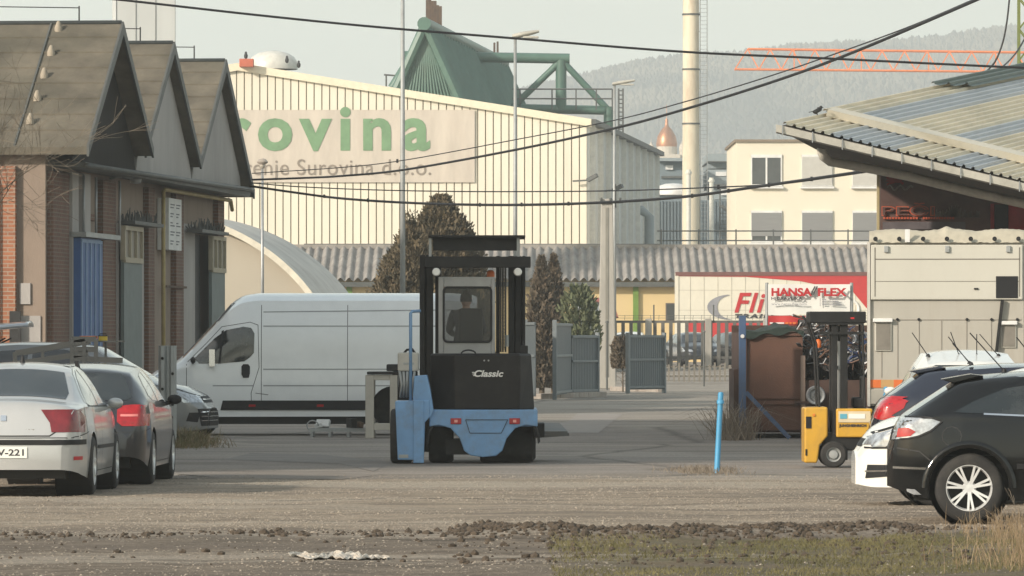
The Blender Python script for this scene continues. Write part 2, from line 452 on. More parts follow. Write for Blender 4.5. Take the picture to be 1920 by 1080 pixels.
def gz(x, y):
    z = 0.0
    if y > 200: z += 0.6 * smooth(205, 245, y)
    if y < 80 and abs(x) < 16:
        k = 1 - smooth(60, 78, y)
        z += k * 0.028 * noise.noise(Vector((x * 0.9, y * 0.5, 0.3)))
        z += k * 0.012 * noise.noise(Vector((x * 4.0, y * 2.2, 5.3)))
        # low spoil ridge across the front
        r = math.exp(-((y - 49.5 + 0.4 * math.sin(x * 1.3)) / 0.5) ** 2) * smooth(-0.7, 0.1, x) * (1 - smooth(3.1, 3.8, x))
        z += r * (0.07 + 0.05 * noise.noise(Vector((x * 2.1, 3.3, 0))))
        r2 = math.exp(-((y - 50.5) / 0.6) ** 2 - ((x + 0.2) / 0.28) ** 2)
        z += 0.10 * r2
        z += 0.05 * smooth(2.6, 3.9, x) * (1 - smooth(47, 52, y))
    if 84 < y < 97:
        z += 0.16 * math.exp(-((y - 91.5) / 1.6) ** 2 - ((x + 5.35) / 0.75) ** 2)
    return z

def axis_vals(dense, coarse):
    return sorted(set(round(v, 4) for v in dense + coarse))
xs = axis_vals([i * 0.2 for i in range(-65, 66)], [s * v for s in (-1, 1) for v in (14, 16, 20, 26, 35, 50, 80, 130, 220, 400, 700, 1200, 2000, 3100, 4600)])
ys = axis_vals([30 + i * 0.14 for i in range(357)] + [80 + i * 1.0 for i in range(25)],
               [-60, -20, 0, 15, 25, 110, 120, 135, 150, 170, 190, 205, 210, 215, 220, 225, 230, 235, 240, 245, 270, 320, 400, 600, 900, 1400, 2000, 3100, 4600])
gv = [(x, y, gz(x, y)) for y in ys for x in xs]
nx = len(xs)
gf = [(j * nx + i, j * nx + i + 1, (j + 1) * nx + i + 1, (j + 1) * nx + i) for j in range(len(ys) - 1) for i in range(nx - 1)]
me = bpy.data.meshes.new('ground'); me.from_pydata(gv, [], gf); me.update(); me.shade_smooth()
ground = bpy.data.objects.new('ground', me); COL.objects.link(ground)
tag(ground, kind='structure')

def ground_material():
    m = bpy.data.materials.new('ground'); m.use_nodes = True
    nt = m.node_tree; N, L = nt.nodes, nt.links; b = N['Principled BSDF']
    b.inputs['Roughness'].default_value = 0.95
    b.inputs['Specular IOR Level'].default_value = 0.25
    tc = N.new('ShaderNodeTexCoord')
    sp = N.new('ShaderNodeSeparateXYZ'); L.new(tc.outputs['Object'], sp.inputs[0])
    def nz(scale, st=(1, 1, 1), detail=6, rough=0.6, dist=0.0):
        mp = N.new('ShaderNodeMapping'); mp.inputs['Scale'].default_value = st; L.new(tc.outputs['Object'], mp.inputs[0])
        n = N.new('ShaderNodeTexNoise'); n.inputs['Scale'].default_value = scale; n.inputs['Detail'].default_value = detail
        n.inputs['Roughness'].default_value = rough; n.inputs['Distortion'].default_value = dist
        L.new(mp.outputs[0], n.inputs['Vector']); return n.outputs['Fac']
    def mr(src, a, c, o0=0.0, o1=1.0, smoothstep=False):
        r = N.new('ShaderNodeMapRange'); r.inputs[1].default_value = a; r.inputs[2].default_value = c
        r.inputs[3].default_value = o0; r.inputs[4].default_value = o1
        if smoothstep: r.interpolation_type = 'SMOOTHSTEP'
        L.new(src, r.inputs[0]); return r.outputs[0]
    def ma(op, a, c):
        n = N.new('ShaderNodeMath'); n.operation = op
        for i, s in enumerate((a, c)):
            if isinstance(s, (int, float)): n.inputs[i].default_value = s
            else: L.new(s, n.inputs[i])
        return n.outputs[0]
    def mix(f, a, c, mode='MIX'):
        n = N.new('ShaderNodeMix'); n.data_type = 'RGBA'; n.blend_type = mode
        if isinstance(f, (int, float)): n.inputs[0].default_value = f
        else: L.new(f, n.inputs[0])
        for i, s in ((6, a), (7, c)):
            if isinstance(s, tuple): n.inputs[i].default_value = (*s, 1)
            else: L.new(s, n.inputs[i])
        return n.outputs[2]
    big = nz(0.22, (0.35, 1, 1), 5)
    streak = nz(0.9, (0.10, 1.2, 1), 7, 0.7)
    fine = nz(22, (1, 0.6, 1), 4, 0.7)
    mid = nz(2.2, (0.5, 1, 1), 6, 0.7, 0.5)
    yb = ma('ADD', sp.outputs[1], ma('MULTIPLY', ma('SUBTRACT', big, 0.5), 9.0))
    gravel = mix(mr(mid, 0.35, 0.68), (0.32, 0.262, 0.195), (0.23, 0.185, 0.14))
    asphalt = mix(mr(mid, 0.35, 0.7), (0.30, 0.265, 0.23), (0.225, 0.20, 0.178))
    far = mix(mr(streak, 0.35, 0.7), (0.34, 0.305, 0.26), (0.27, 0.24, 0.205))
    soil = mix(mr(mid, 0.4, 0.62), (0.20, 0.162, 0.122), (0.105, 0.084, 0.063))
    green = mix(mr(mid, 0.4, 0.6), (0.085, 0.078, 0.035), (0.13, 0.10, 0.06))
    c = mix(mr(yb, 68.5, 71.5, smoothstep=True), gravel, asphalt)
    c = mix(mr(yb, 108, 122, smoothstep=True), c, far)
    c = mix(mr(yb, 51.5, 49.2, smoothstep=True), c, soil)
    gx = ma('ADD', sp.outputs[0], ma('MULTIPLY', ma('SUBTRACT', big, 0.5), 3.0))
    gm = ma('MULTIPLY', mr(gx, 0.2, 1.6, smoothstep=True), mr(yb, 49.4, 48.2, smoothstep=True))
    c = mix(gm, c, green)
    # damp tyre ruts and stains
    c = mix(ma('MULTIPLY', mr(streak, 0.49, 0.62, 0, 0.7), mr(yb, 84, 60, 0.35, 1.0)), c, (0.125, 0.10, 0.078))
    c = mix(mr(nz(0.35, (0.09, 1.0, 1), 8, 0.72, 0.6), 0.54, 0.60, 0, 0.5), c, (0.37, 0.325, 0.265))
    c = mix(mr(nz(0.5, (0.16, 0.9, 1), 8, 0.75, 1.0), 0.53, 0.60, 0, 0.5), c, (0.13, 0.105, 0.083))
    # stains, ruts and dusty tracks, each a blotch of its own on the yard
    def blotch(c, px, py, wpx, ry, amt, col):
        y0 = CH * FPX / (py - HY); x0 = (px - CX) / FPX * y0; rx = wpx / FPX * y0
        wx = ma('MULTIPLY', ma('SUBTRACT', mid, 0.5), rx * 1.1 + .6); wy = ma('MULTIPLY', ma('SUBTRACT', streak, 0.5), ry * 4.5)
        dx = ma('DIVIDE', ma('ADD', ma('SUBTRACT', sp.outputs[0], x0), wx), rx); dy = ma('DIVIDE', ma('ADD', ma('SUBTRACT', sp.outputs[1], y0), wy), ry)
        d = ma('ADD', ma('MULTIPLY', dx, dx), ma('MULTIPLY', dy, dy))
        return mix(mr(d, 1.0, 0.45, 0, amt, smoothstep=True), c, col)
    for bl in ((1000, 908, 760, 1.5, .55, (.40, .35, .28)), (300, 948, 520, .5, .5, (.33, .28, .215)), (1300, 948, 420, .8, .4, (.36, .31, .245)),
               (815, 937, 350, .22, .8, (.10, .08, .06)), (600, 925, 190, .35, .6, (.17, .14, .11)), (1180, 915, 150, .3, .55, (.15, .12, .095)), (260, 1008, 280, .4, .5, (.13, .11, .088)),
               (980, 962, 300, .25, .6, (.16, .13, .10)), (480, 975, 330, .22, .5, (.15, .12, .09)), (1500, 930, 160, .35, .45, (.17, .145, .115)), (1290, 880, 110, .9, .6, (.13, .105, .085)),
               (640, 895, 240, .6, .5, (.19, .17, .15)), (860, 880, 300, .8, .45, (.20, .18, .155)), (1190, 850, 140, 2.0, .5, (.35, .315, .27)), (560, 852, 260, 2.0, .4, (.32, .29, .25)),
               (1260, 800, 120, 3, .5, (.34, .31, .26)), (1180, 762, 180, 4, .5, (.37, .335, .28)), (300, 1040, 260, .35, .5, (.19, .155, .115)), (760, 1060, 300, .3, .6, (.07, .056, .042)), (900, 1012, 200, .3, .7, (.065, .05, .038))):
        c = blotch(c, *bl)
    # cracks and repair seams in the old surface
    vo = N.new('ShaderNodeTexVoronoi'); vo.feature = 'DISTANCE_TO_EDGE'; vo.inputs['Scale'].default_value = 0.16
    mpv = N.new('ShaderNodeMapping'); mpv.inputs['Scale'].default_value = (1, 0.6, 1); L.new(tc.outputs['Object'], mpv.inputs[0])
    wob = N.new('ShaderNodeTexNoise'); wob.inputs['Scale'].default_value = 1.2; L.new(mpv.outputs[0], wob.inputs['Vector'])
    va = N.new('ShaderNodeMix'); va.data_type = 'VECTOR'; va.inputs[0].default_value = 0.25
    L.new(mpv.outputs[0], va.inputs[4]); L.new(wob.outputs['Color'], va.inputs[5])
    L.new(va.outputs[1], vo.inputs['Vector'])
    crack = ma('MULTIPLY', mr(vo.outputs['Distance'], 0.0, 0.018, 0.55, 0), mr(yb, 66, 72))
    c = mix(crack, c, (0.07, 0.06, 0.05))
    # grain
    c = mix(1.0, c, mr(fine, 0.3, 0.7, 0.68, 1.32), 'MULTIPLY')
    L.new(c, b.inputs['Base Color'])
    bp = N.new('ShaderNodeBump'); bp.inputs['Strength'].default_value = 0.8; bp.inputs['Distance'].default_value = 0.03
    L.new(ma('ADD', fine, ma('MULTIPLY', mid, 1.5)), bp.inputs['Height']); L.new(bp.outputs[0], b.inputs['Normal'])
    return m
ground.data.materials.append(ground_material())

def stuff_mesh(name, vs, fs, m, label, cat):
    me = bpy.data.meshes.new(name); me.from_pydata(vs, [], fs); me.update()
    o = bpy.data.objects.new(name, me); COL.objects.link(o); me.materials.append(m)
    return tag(o, label, cat, kind='stuff')

OCT = [(1, 0, 0), (-1, 0, 0), (0, 1, 0), (0, -1, 0), (0, 0, 1), (0, 0, -1)]
OCF = [(0, 2, 4), (2, 1, 4), (1, 3, 4), (3, 0, 4), (2, 0, 5), (1, 2, 5), (3, 1, 5), (0, 3, 5)]
_b = bmesh.new(); bmesh.ops.create_icosphere(_b, subdivisions=1, radius=1.0)
ICO = [tuple(v.co) for v in _b.verts]; _b.verts.index_update(); ICF = [tuple(v.index for v in f.verts) for f in _b.faces]; _b.free()
def scatter_stones(n, y0, y1, s0, s1, fn=None):
    vs, fs = [], []
    for _ in range(n):
        t = random.random() ** 1.2
        y = y0 + (y1 - y0) * t
        x = random.uniform(-0.094, 0.094) * y
        if fn and not fn(x, y): continue
        s = s0 + (s1 - s0) * random.random() ** 3
        a = random.random() * PI
        ca, sa = math.cos(a), math.sin(a)
        k = len(vs)
        z = gz(x, y)
        sx, sy, sz = s * random.uniform(.7, 1.4), s * random.uniform(.7, 1.3), s * random.uniform(.35, .8)
        for p in OCT:
            px, py = p[0] * sx, p[1] * sy
            vs.append((x + px * ca - py * sa, y + px * sa + py * ca, z + p[2] * sz + random.uniform(-.1, .1) * s))
        fs += [(a_ + k, b_ + k, c_ + k) for a_, b_, c_ in OCF]
    return vs, fs
def stone_ok(x, y):
    return noise.noise(Vector((x * 0.25, y * 0.8, 1.7))) > -0.25 + random.uniform(-.2, .2) and not (y < 50 and random.random() < (.93 if x > .8 else .72))
vs, fs = scatter_stones(60000, 40.5, 71, 0.006, 0.018, stone_ok)
stuff_mesh('gravel', vs, fs, M['stone'], 'loose pale gravel scattered over the front yard', 'gravel')

# clods of the spoil ridge
vs, fs = [], []
for _ in range(3200):
    x = random.uniform(-0.5, 3.6) if random.random() < .8 else random.uniform(-4.5, 4.4)
    y = 49.5 - 0.4 * math.sin(x * 1.3) + random.gauss(0, 0.35) if random.random() < .8 else random.uniform(43, 50)
    s = 0.008 + 0.034 * random.random() ** 3
    k = len(vs); a = random.random() * 6
    for p in ICO:
        q = Vector((p[0] * s * random.uniform(.7, 1.5), p[1] * s, p[2] * s * random.uniform(.5, 1.1)))
        q.rotate(Matrix.Rotation(a, 3, 'Z'))
        vs.append((x + q.x, y + q.y, gz(x, y) + q.z + .005))
    fs += [(a_ + k, b_ + k, c_ + k) for a_, b_, c_ in ICF]
stuff_mesh('soil_clods', vs, fs, M['soil'], 'dark crumbled soil clods heaped in a low ridge', 'soil')

def blades(n, fn, h0, h1, w=0.006, lean=0.35):
    vs, fs = [], []
    for _ in range(n):
        p = fn()
        if p is None: continue
        x, y = p
        z = gz(x, y) - 0.01
        h = random.uniform(h0, h1)
        a = random.random() * 2 * PI
        dx, dy = math.cos(a) * w, math.sin(a) * w * 0.4
        lx, ly = random.gauss(0, lean) * h, random.gauss(0, lean) * h
        k = len(vs)
        vs += [(x - dx, y - dy, z), (x + dx, y + dy, z), (x + lx * .35 + dx * .7, y + ly * .35, z + h * .6), (x + lx * .35 - dx * .7, y + ly * .35, z + h * .6), (x + lx, y + ly, z + h * (1 - abs(lx) * .6))]
        fs += [(k, k + 1, k + 2, k + 3), (k + 3, k + 2, k + 4)]
    return vs, fs
def fg_grass():
    y = random.uniform(40.6, 48.6); x = random.uniform(0.3, 4.7)
    if noise.noise(Vector((x * .9, y * .5, 9))) < 0.32 - 0.28 * smooth(0.2, 3.2, x) - random.random() * .45: return None
    return x, y
vs, fs = blades(22000, fg_grass, 0.02, 0.055, 0.004, .6)
stuff_mesh('grass', vs, fs, M['grass'], 'short green brown grass at the front right', 'grass')
def fg_dry():
    y = random.uniform(40.6, 51.0)
    x = random.gauss(4.5, 0.38) * y / 47
    if x < 3.0 or x > 5.3: return None
    return x, y
vs, fs = blades(2300, fg_dry, 0.05, 0.26, 0.003, 0.42)
stuff_mesh('dry_grass', vs, fs, M['dry_grass'], 'tall dry straw coloured grass in the right front corner', 'grass')

def weed_patch(name, cx, cy, rx, ry, n, h0, h1, m, label):
    vs, fs = blades(n, lambda: (random.gauss(cx, rx), random.gauss(cy, ry)), h0, h1, 0.006, 0.7)
    return stuff_mesh(name, vs, fs, m, label, 'weeds')
p = W(1330, 887, zg(885))
weed_patch('weeds', p.x - .05, p.y, 0.22, 0.8, 900, 0.03, 0.11, M['twig'], 'low dead brown weeds around the foot of the blue bollard')
weed_patch('weeds', -5.25, 89.8, 0.28, 0.7, 1500, 0.05, 0.22, M['dry_grass'], 'dry weeds growing on the verge below the steel post')
weed_patch('weeds', -5.15, 89.6, 0.22, 0.7, 1100, 0.05, 0.28, M['grass'], 'green weeds growing on the verge below the steel post')
p = W(1375, 815, 96)
weed_patch('weeds', p.x, p.y, 0.16, 0.5, 500, 0.2, 0.95, M['twig'], 'tall bare weed stems beside the rusty container')

# crumpled pale sheet lying in the mud
mb = MB()
def sheet(u, v):
    x = -1.72 + 0.75 * u + 0.05 * noise.noise(Vector((v * 5, u * 3, 2)))
    y = 44.3 + 0.9 * (v - .5) * (0.35 + 0.65 * math.sin(PI * min(1, u * 1.1))) + 0.35 * noise.noise(Vector((u * 6, 1, 0)))
    return (x, y, gz(x, y) + 0.012 + 0.035 * abs(noise.noise(Vector((u * 11, v * 7, 3)))) + 0.015 * noise.noise(Vector((u * 30, v * 20, 3))))
mb.grid(sheet, 60, 24)
o = mb.build('plastic_sheet', mat('plastic_sheet', (0.50, 0.45, 0.38), 0.6, dirt=0.8, dirt_col=(0.17, 0.13, 0.1), dscale=9), smooth=False)
tag(o, 'crumpled pale plastic sheet trodden into the brown mud', 'plastic sheet')
m_ = o.modifiers.new('thick', 'SOLIDIFY'); m_.thickness = 0.004

# repair patches on the yard surface (flat sheets 4 mm up)
def patch_sheet(pts, mname, col, lift=0.004):
    q = [W(px, py, zg(py)) for px, py in pts]
    mb = MB(); mb.add([(p.x, p.y, lift) for p in q], [tuple(range(len(q)))])
    o = mb.build('asphalt_patch', mat(mname, col, 0.95, var=0.2, scale=2, bump=0.4, dirt=0.4, dirt_col=(0.12, 0.10, 0.09), stretch=(.3, 1, 1)), fix=False)
    tag(o, kind='structure')
patch_sheet([(1010, 812), (1122, 812), (1168, 776), (1083, 775), (1066, 790), (1010, 800)], 'asphalt_patch', (0.29, 0.26, 0.23))
patch_sheet([(420, 862), (640, 870), (700, 884), (735, 867), (600, 852), (470, 850)], 'asphalt_patch_dark', (0.21, 0.188, 0.165))
patch_sheet([(330, 889), (560, 884), (720, 890), (640, 899), (420, 897)], 'asphalt_patch_brown', (0.21, 0.18, 0.15))

# ------------------------------------------------------------------ hills
def crest(px):
    pts = [(-600, 175), (300, 185), (700, 200), (960, 192), (1110, 160), (1200, 137), (1290, 128), (1400, 122), (1500, 108), (1700, 100), (1900, 74), (2100, 60), (2500, 50)]
    for (a, ya), (b, yb) in zip(pts, pts[1:]):
        if a <= px <= b: return ya + (yb - ya) * (px - a) / (b - a)
    return pts[0][1] if px < 0 else pts[-1][1]
def hill(name, dist, depth, low, lump, seed, fz, x0, x1, nu=420, nv=26):
    mb = MB()
    def fn(u, v):
        px = x0 + (x1 - x0) * u
        d = dist + depth * v
        top = CH + (HY - fz(px)) / FPX * (dist + depth * .75)
        k = math.sin(min(1, v / .75) * PI / 2) ** 1.3 if v < .75 else 1 - (v - .75) ** 2 * 1.5
        X = (px - CX) / FPX * d
        h = top * k
        h += lump * k * (noise.noise(Vector((X * .05, d * .03, seed))) + .7 * noise.noise(Vector((X * .14, d * .1, seed + 4))))
        return (X, d, max(-1, h))
    mb.grid(fn, nu, nv)
    o = mb.build(name, M['forest'], fix=False)
    return tag(o, kind='structure')
hill('hills', 2600, 1500, 0, 6, 3.0, lambda px: crest(px), -700, 2700)
def crest2(px): return 330 - 60 * smooth(1150, 1900, px) + 12 * math.sin(px / 90)
hill('hills', 1500, 700, 0, 3, 11.0, crest2, -300, 2500, 300, 14)
# the wood along the crest and slopes
vs, fs = [], []
for _ in range(26000):
    px = random.uniform(940, 1960)
    v = random.random() ** .6 * .80
    d = 2600 + 1500 * v
    top = CH + (HY - crest(px)) / FPX * 3725
    k = math.sin(min(1, v / .75) * PI / 2) ** 1.3
    X = (px - CX) / FPX * d
    s = random.uniform(2.5, 6.0)
    k0 = len(vs)
    zz = top * k
    for q in OCT:
        vs.append((X + q[0] * s * random.uniform(.6, 1.2), d + q[1] * s, zz + q[2] * s * random.uniform(.8, 1.5)))
    fs += [(a_ + k0, b_ + k0, c_ + k0) for a_, b_, c_ in OCF]
stuff_mesh('distant_wood', vs, fs, M['forest'], 'hazy leafless wood covering the far hillside', 'wood')

# ------------------------------------------------------------------ left workshop with three gables
RZ = -math.atan(0.094)
wl = lambda Z: 0.094 * Z - 21.43
BW = thing('brick_workshop', 'old brick workshop with three steep gables along the left of the yard', 'workshop', (wl(121.75), 121.75, 0), RZ)
def yl(px): return (228600 / (1962.7 - px) - 121.75) * 1.0044
def zw(px, py): return 1.7 + (636 - py) / FPX * (228600 / (1962.7 - px))
G = 8.54
mb = MB(); mb.box(-20, 0, 0, 3 * G, -0.1, 5.75)
mb.build('wall', M['dirty_render'], BW)
mb = MB()
for a, b in ((88, 118), (182, 206), (268, 279), (320, 334), (399, 411)):
    mb.box(0, 0.14, yl(a), yl(b) if b < 411 else 3 * G + .02, 0, 5.3)
mb.box(-.02, .1, yl(130), yl(175), 4.35, 4.5)
mb.build_each('pilaster', M['brick_brown'], BW, bevel=0.01)
mb = MB()
mb.box(-2.7, -1.15, -0.12, 0, 0, 5.35); mb.box(-1.07, -.62, -0.16, 0, 0, 5.4)
mb.build_each('end_pilaster', M['brick'], BW, bevel=0.01)
mb = MB(); mb.box(-.55, -.32, -.05, .02, 2.45, 2.9); mb.box(-.62, -.1, -.04, .02, 1.0, 2.2)
mb.build_each('patched_render', M['grey_render'], BW)
mb = MB(); mb.box(-.74, -.5, -.21, -.162, 0.0, 2.3)
mb.build('small_door', M['black'], BW)
for x in (-1.3, -1.0):
    mb = MB(); mb.tube([(x, -.24, 0.1), (x, -.24, 5.0), (x, -.05, 5.5)], .055 if x == -1.3 else .025); mb.build('downpipe', M['zinc'], BW, smooth=True)
# grey strips and pillars by the blue door
mb = MB()
for a, b, t in ((119, 131, .2), (137, 150, .24), (206, 211, .2), (240, 266, .05), (336, 362, .05)):
    mb.box(0.002, t, yl(a), yl(b), 0, 5.35 if a < 200 else zw(a, 418))
mb.build_each('rendered_pillar', M['grey_render'], BW, bevel=0.01)
for px in (131.5, 155, 200):
    mb = MB(); mb.tube([(.3, yl(px), zw(px, 455)), (.3, yl(px), 5.3)], .03); mb.build('conduit', M['zinc'], BW, smooth=True)
# blue folding door
bd = MB(); bd.box(.16, .36, yl(121), yl(160), .05, zw(140, 447)); d1 = bd.build('folding_door', M['blue_paint'], BW, bevel=.01)
s_ = MB()
for k in range(5): s_.box(.36, .385, yl(121 + k * 8.5), yl(122.5 + k * 8.5), .1, zw(140, 452))
s_.box(.36, .39, yl(121), yl(160), zw(140, 456), zw(140, 450))
s_.build('door_batten', M['blue_pale'], d1)
bd = MB(); bd.box(.1, .2, yl(161), yl(176), .05, zw(150, 450)); bd.build('door_panel', M['blue_paint'], BW)
bd = MB(); bd.box(.0, .5, yl(119), yl(185), zw(150, 447), zw(150, 438)); bd.build('door_lintel', M['galv'], BW)
# two grey doors with glazed tops
for a, b, top, mid in ((206, 240, 423, 487), (373, 398, 442, 506)):
    t, m1 = zw(a, top), zw(a, mid)
    d = MB(); d.box(.25, .33, yl(a), yl(b), .05, m1); d = d.build('leaf_door', M['door_grey'], BW)
    fr = MB()
    y0, y1 = yl(a), yl(b)
    for k in range(4):
        yy = y0 + (y1 - y0) * k / 3; fr.box(.25, .36, yy - .05, yy + .05, m1, t)
    fr.box(.26, .37, y0, y1, t - .1, t); fr.box(.26, .37, y0, y1, m1 - .06, m1 + .06)
    fr.build('door_muntin', mat('door_muntin', (.38, .33, .24), .7), d)
    g = MB(); g.box(.28, .3, y0 + .01, y1 - .01, m1, t - .02); g.build('pane', mat('dusty_pane', (.22, .19, .145), .4), d)
d = MB(); d.box(.0, .04, yl(362.5), yl(372.5), 0, zw(365, 440)); d.build('door_gap', M['black'], BW)
# spiky lintel grilles over the doors
for a, b, py in ((213, 268, 412), (342, 393, 428)):
    g = MB(); z0 = zw(a, py)
    g.box(.1, .5, yl(a), yl(b), z0 - .1, z0 - .02)
    n = 22
    for k in range(n):
        yy = yl(a) + (yl(b) - yl(a)) * (k + .5) / n
        g.cyl((.35, yy, z0 - .05), (.35 + random.uniform(-.1, .1), yy + random.uniform(-.1, .1), z0 + random.uniform(.12, .3)), .035, .01, 5)
        g.cyl((.15, yy, z0 - .05), (.15 + random.uniform(-.1, .1), yy, z0 + random.uniform(.05, .25)), .03, .01, 5)
    g.build('lintel_grille', M['trim_dark'], BW)
# pipe and notice board
mb = MB(); y = yl(283)
mb.tube([(.3, y, .2), (.3, y, zw(283, 360)), (.3, y + .15, zw(283, 355)), (.34, yl(408), zw(408, 376)), (.34, yl(411), zw(411, 380) - .2)], .05)
mb.build('gas_pipe', M['pipe_yellow'], BW, smooth=True)
nb = MB(); nb.box(.02, .3, yl(293.5), yl(317.5), zw(293, 468), zw(300, 372))
nbo = nb.build('notice_board', M['white_board'], BW)
tx = MB()
for r in range(5):
    for c_, (u0, u1) in enumerate(((.12, .45), (.58, .9))):
        zt = zw(300, 385) - r * .22
        y0, y1 = yl(293.5), yl(317.5)
        for q in range(2): tx.box(.3, .304, y0 + (y1 - y0) * u0, y0 + (y1 - y0) * (u1 - .08 * ((r + q) % 3)), zt - q * .07, zt - q * .07 + .03)
tx.build('notice_text', M['ink'], nbo)
mb = MB(); mb.box(.14, .22, yl(296), yl(334), zw(300, 539), zw(300, 535)); mb.build('rail', M['rust_steel'], BW)
mb = MB(); mb.lathe([(0, 0), (.12, .02), (.14, .12), (.05, .25), (0, .26)], (.5, yl(214), zw(214, 345)), 'z', 12); mb.tube([(.0, yl(205), zw(205, 335)), (.3, yl(206), zw(205, 330)), (.5, yl(214), zw(214, 336))], .025)
mb.build('wall_lamp', M['zinc'], BW, smooth=True)
# canopy and gutter along the wall
mb = MB()
mb.prism([(-.02, 5.42), (.8, 5.38), (.82, 5.5), (-.02, 5.56)], 'y', .3, 3 * G + .1)
mb.build('canopy', M['trim_dark'], BW)
mb = MB(); mb.tube([(.86, .2, 5.42), (.86, 3 * G + .15, 5.56)], .06); mb.build('gutter', M['trim_dark'], BW, smooth=True)
# gables
for k in range(3):
    c = G * (k + .5)
    ap, ft = 8.7, 6.05
    lo_r = 5.55 if k == 2 else ft
    e_r = c + (ap - lo_r) * (G / 2) / (ap - ft)
    gm = MB(); xg = .58
    gm.prism([(c - G / 2, 5.5), (c + G / 2, 5.5), (c + G / 2 - .25, ft - .15), (c, ap - .2), (c - G / 2 + .25, ft - .15)], 'x', xg - .3, xg)
    gm.build('gable', M['dark_wood'] if k == 0 else M['grey_render'], BW)
    x_out = .95 if k == 0 else .78
    def slab(side, ye, ze, nm, mt):
        sl = MB()
        sl.prism([(c, ap), (ye, ze), (ye, ze - .16), (c, ap - .2)], 'x', -20, x_out)
        return sl.build(nm, mt, BW)
    nl = c - G / 2 - (.35 if k == 0 else 0)
    slab(-1, nl, ft - (.25 if k == 0 else 0), 'roof', M['roof_felt'])
    slab(1, e_r, lo_r, 'roof', M['roof_felt'])
    for q in range(7):
        t0 = .12 + .125 * q
        lp_ = MB(); yy, zz = c + (nl - c) * t0, ap - (ap - ft) * t0 * (c - nl) / (G / 2)
        zz = ap + ((ft - (.25 if k == 0 else 0)) - ap) * t0
        lp_.box(-20, x_out, yy - .02, yy + .01, zz - .02, zz + .022); lp_.build('felt_lap', M['roof_felt'], BW)
    vg = MB()
    for ye, ze in ((nl, ft - (.25 if k == 0 else 0)), (e_r, lo_r)):
        vg.beam((x_out + .03, c, ap - .06), (x_out + .03, ye, ze - .06), .05, .26, up=(1, 0, 0)) if False else vg.prism([(c, ap + .03), (ye, ze + .03), (ye, ze - .20), (c, ap - .26)], 'x', x_out, x_out + .05)
    vg.build('verge_board', M['trim_dark'], BW)
    rd = MB(); rd.tube([(-20, c, ap + .0), (x_out, c, ap + .0)], .06, 8); rd.build('ridge_cap', M['trim_dark'], BW, smooth=True)
    lw = MB(); lw.tube([(-20, c, ap + .42)] + [(-3.2 * q, c, ap + .34 + .06 * (q % 2)) for q in range(5, -1, -1)], .012, 5)
    for q in range(6): lw.cyl((-3.2 * q, c, ap), (-3.2 * q, c, ap + .38), .018, n=5)
    lw.build('lightning_wire', M['wire'], BW)
    # small vents running down the near slope
    for q in range(5 if k == 0 else 1):
        t = (.06, .28, .48, .68, .88)[q] if k == 0 else .3
        yy, zz = c - t * G / 2, ap - t * (ap - ft)
        xx = -.42 if k == 0 else (-.12 if k == 1 else -3)
        v_ = MB(); v_.lathe([(.09, -.05), (.09, .04), (.05, .15), (.03, .19), (0, .2)], (xx, yy, zz), 'z', 10)
        v_.build('roof_vent', mat('vent_clay', (.34, .29, .22), .7), BW, smooth=True)
sm = MB(); sm.box(-1.9, -1.86, .1, G / 2, 8.7, 8.74)
sl = MB(); sl.add([(-.60, G / 2, 8.68), (-.64, G / 2, 8.68), (-.64, -.3, 5.80), (-.60, -.3, 5.80), (-.60, G / 2, 8.745), (-.64, G / 2, 8.745), (-.64, -.3, 5.86), (-.60, -.3, 5.86)],
                  [(0, 1, 2, 3), (4, 5, 6, 7), (0, 3, 7, 4), (1, 2, 6, 5), (0, 1, 5, 4), (3, 2, 6, 7)])
sl.build('roof_seam', M['trim_dark'], BW)

# unseen warehouse, added out of frame and sized to shade the middle yard
SW = thing('shade_warehouse', 'long unseen brick warehouse left of the yard, added for its shade', 'warehouse', (-19.5, 83, 0), R(2))
mb = MB(); mb.box(-6, 6, -18, 16, -.1, 11.0); mb.build('wall', M['brick_brown'], SW)
mb = MB(); mb.prism([(-6.6, 10.9), (6.6, 10.9), (0, 13.4)], 'y', -18.5, 16.5); mb.build('roof', M['roof_felt'], SW)
for k in range(6):
    w_ = MB(); w_.box(6.0, 6.06, -16 + k * 5.5, -13.4 + k * 5.5, 3.2, 6.2); w_ = w_.build('window', M['frame_white'], SW)
    g_ = MB(); g_.box(6.03, 6.08, -15.85 + k * 5.5, -13.55 + k * 5.5, 3.35, 6.05); g_.build('pane', M['pane'], w_)

# panelled lift tower behind the gables
TW = thing('panel_tower', 'tall pale panelled tower rising behind the middle gable', 'tower', (-16.9, 261, 0), R(8))
mb = MB(); mb.box(-1.35, 1.35, -1.3, 1.3, 0, 26); mb.build('wall', M['grey_panel'], TW)
mb = MB()
for k in range(4): mb.box(-1.352 + k * .9 - .008, -1.352 + k * .9 + .008, -1.33, -1.29, 0, 26)
mb.box(-1.37, 1.37, -1.32, 1.32, 12, 12.03)
mb.build('panel_joint', M['trim_dark'], TW)

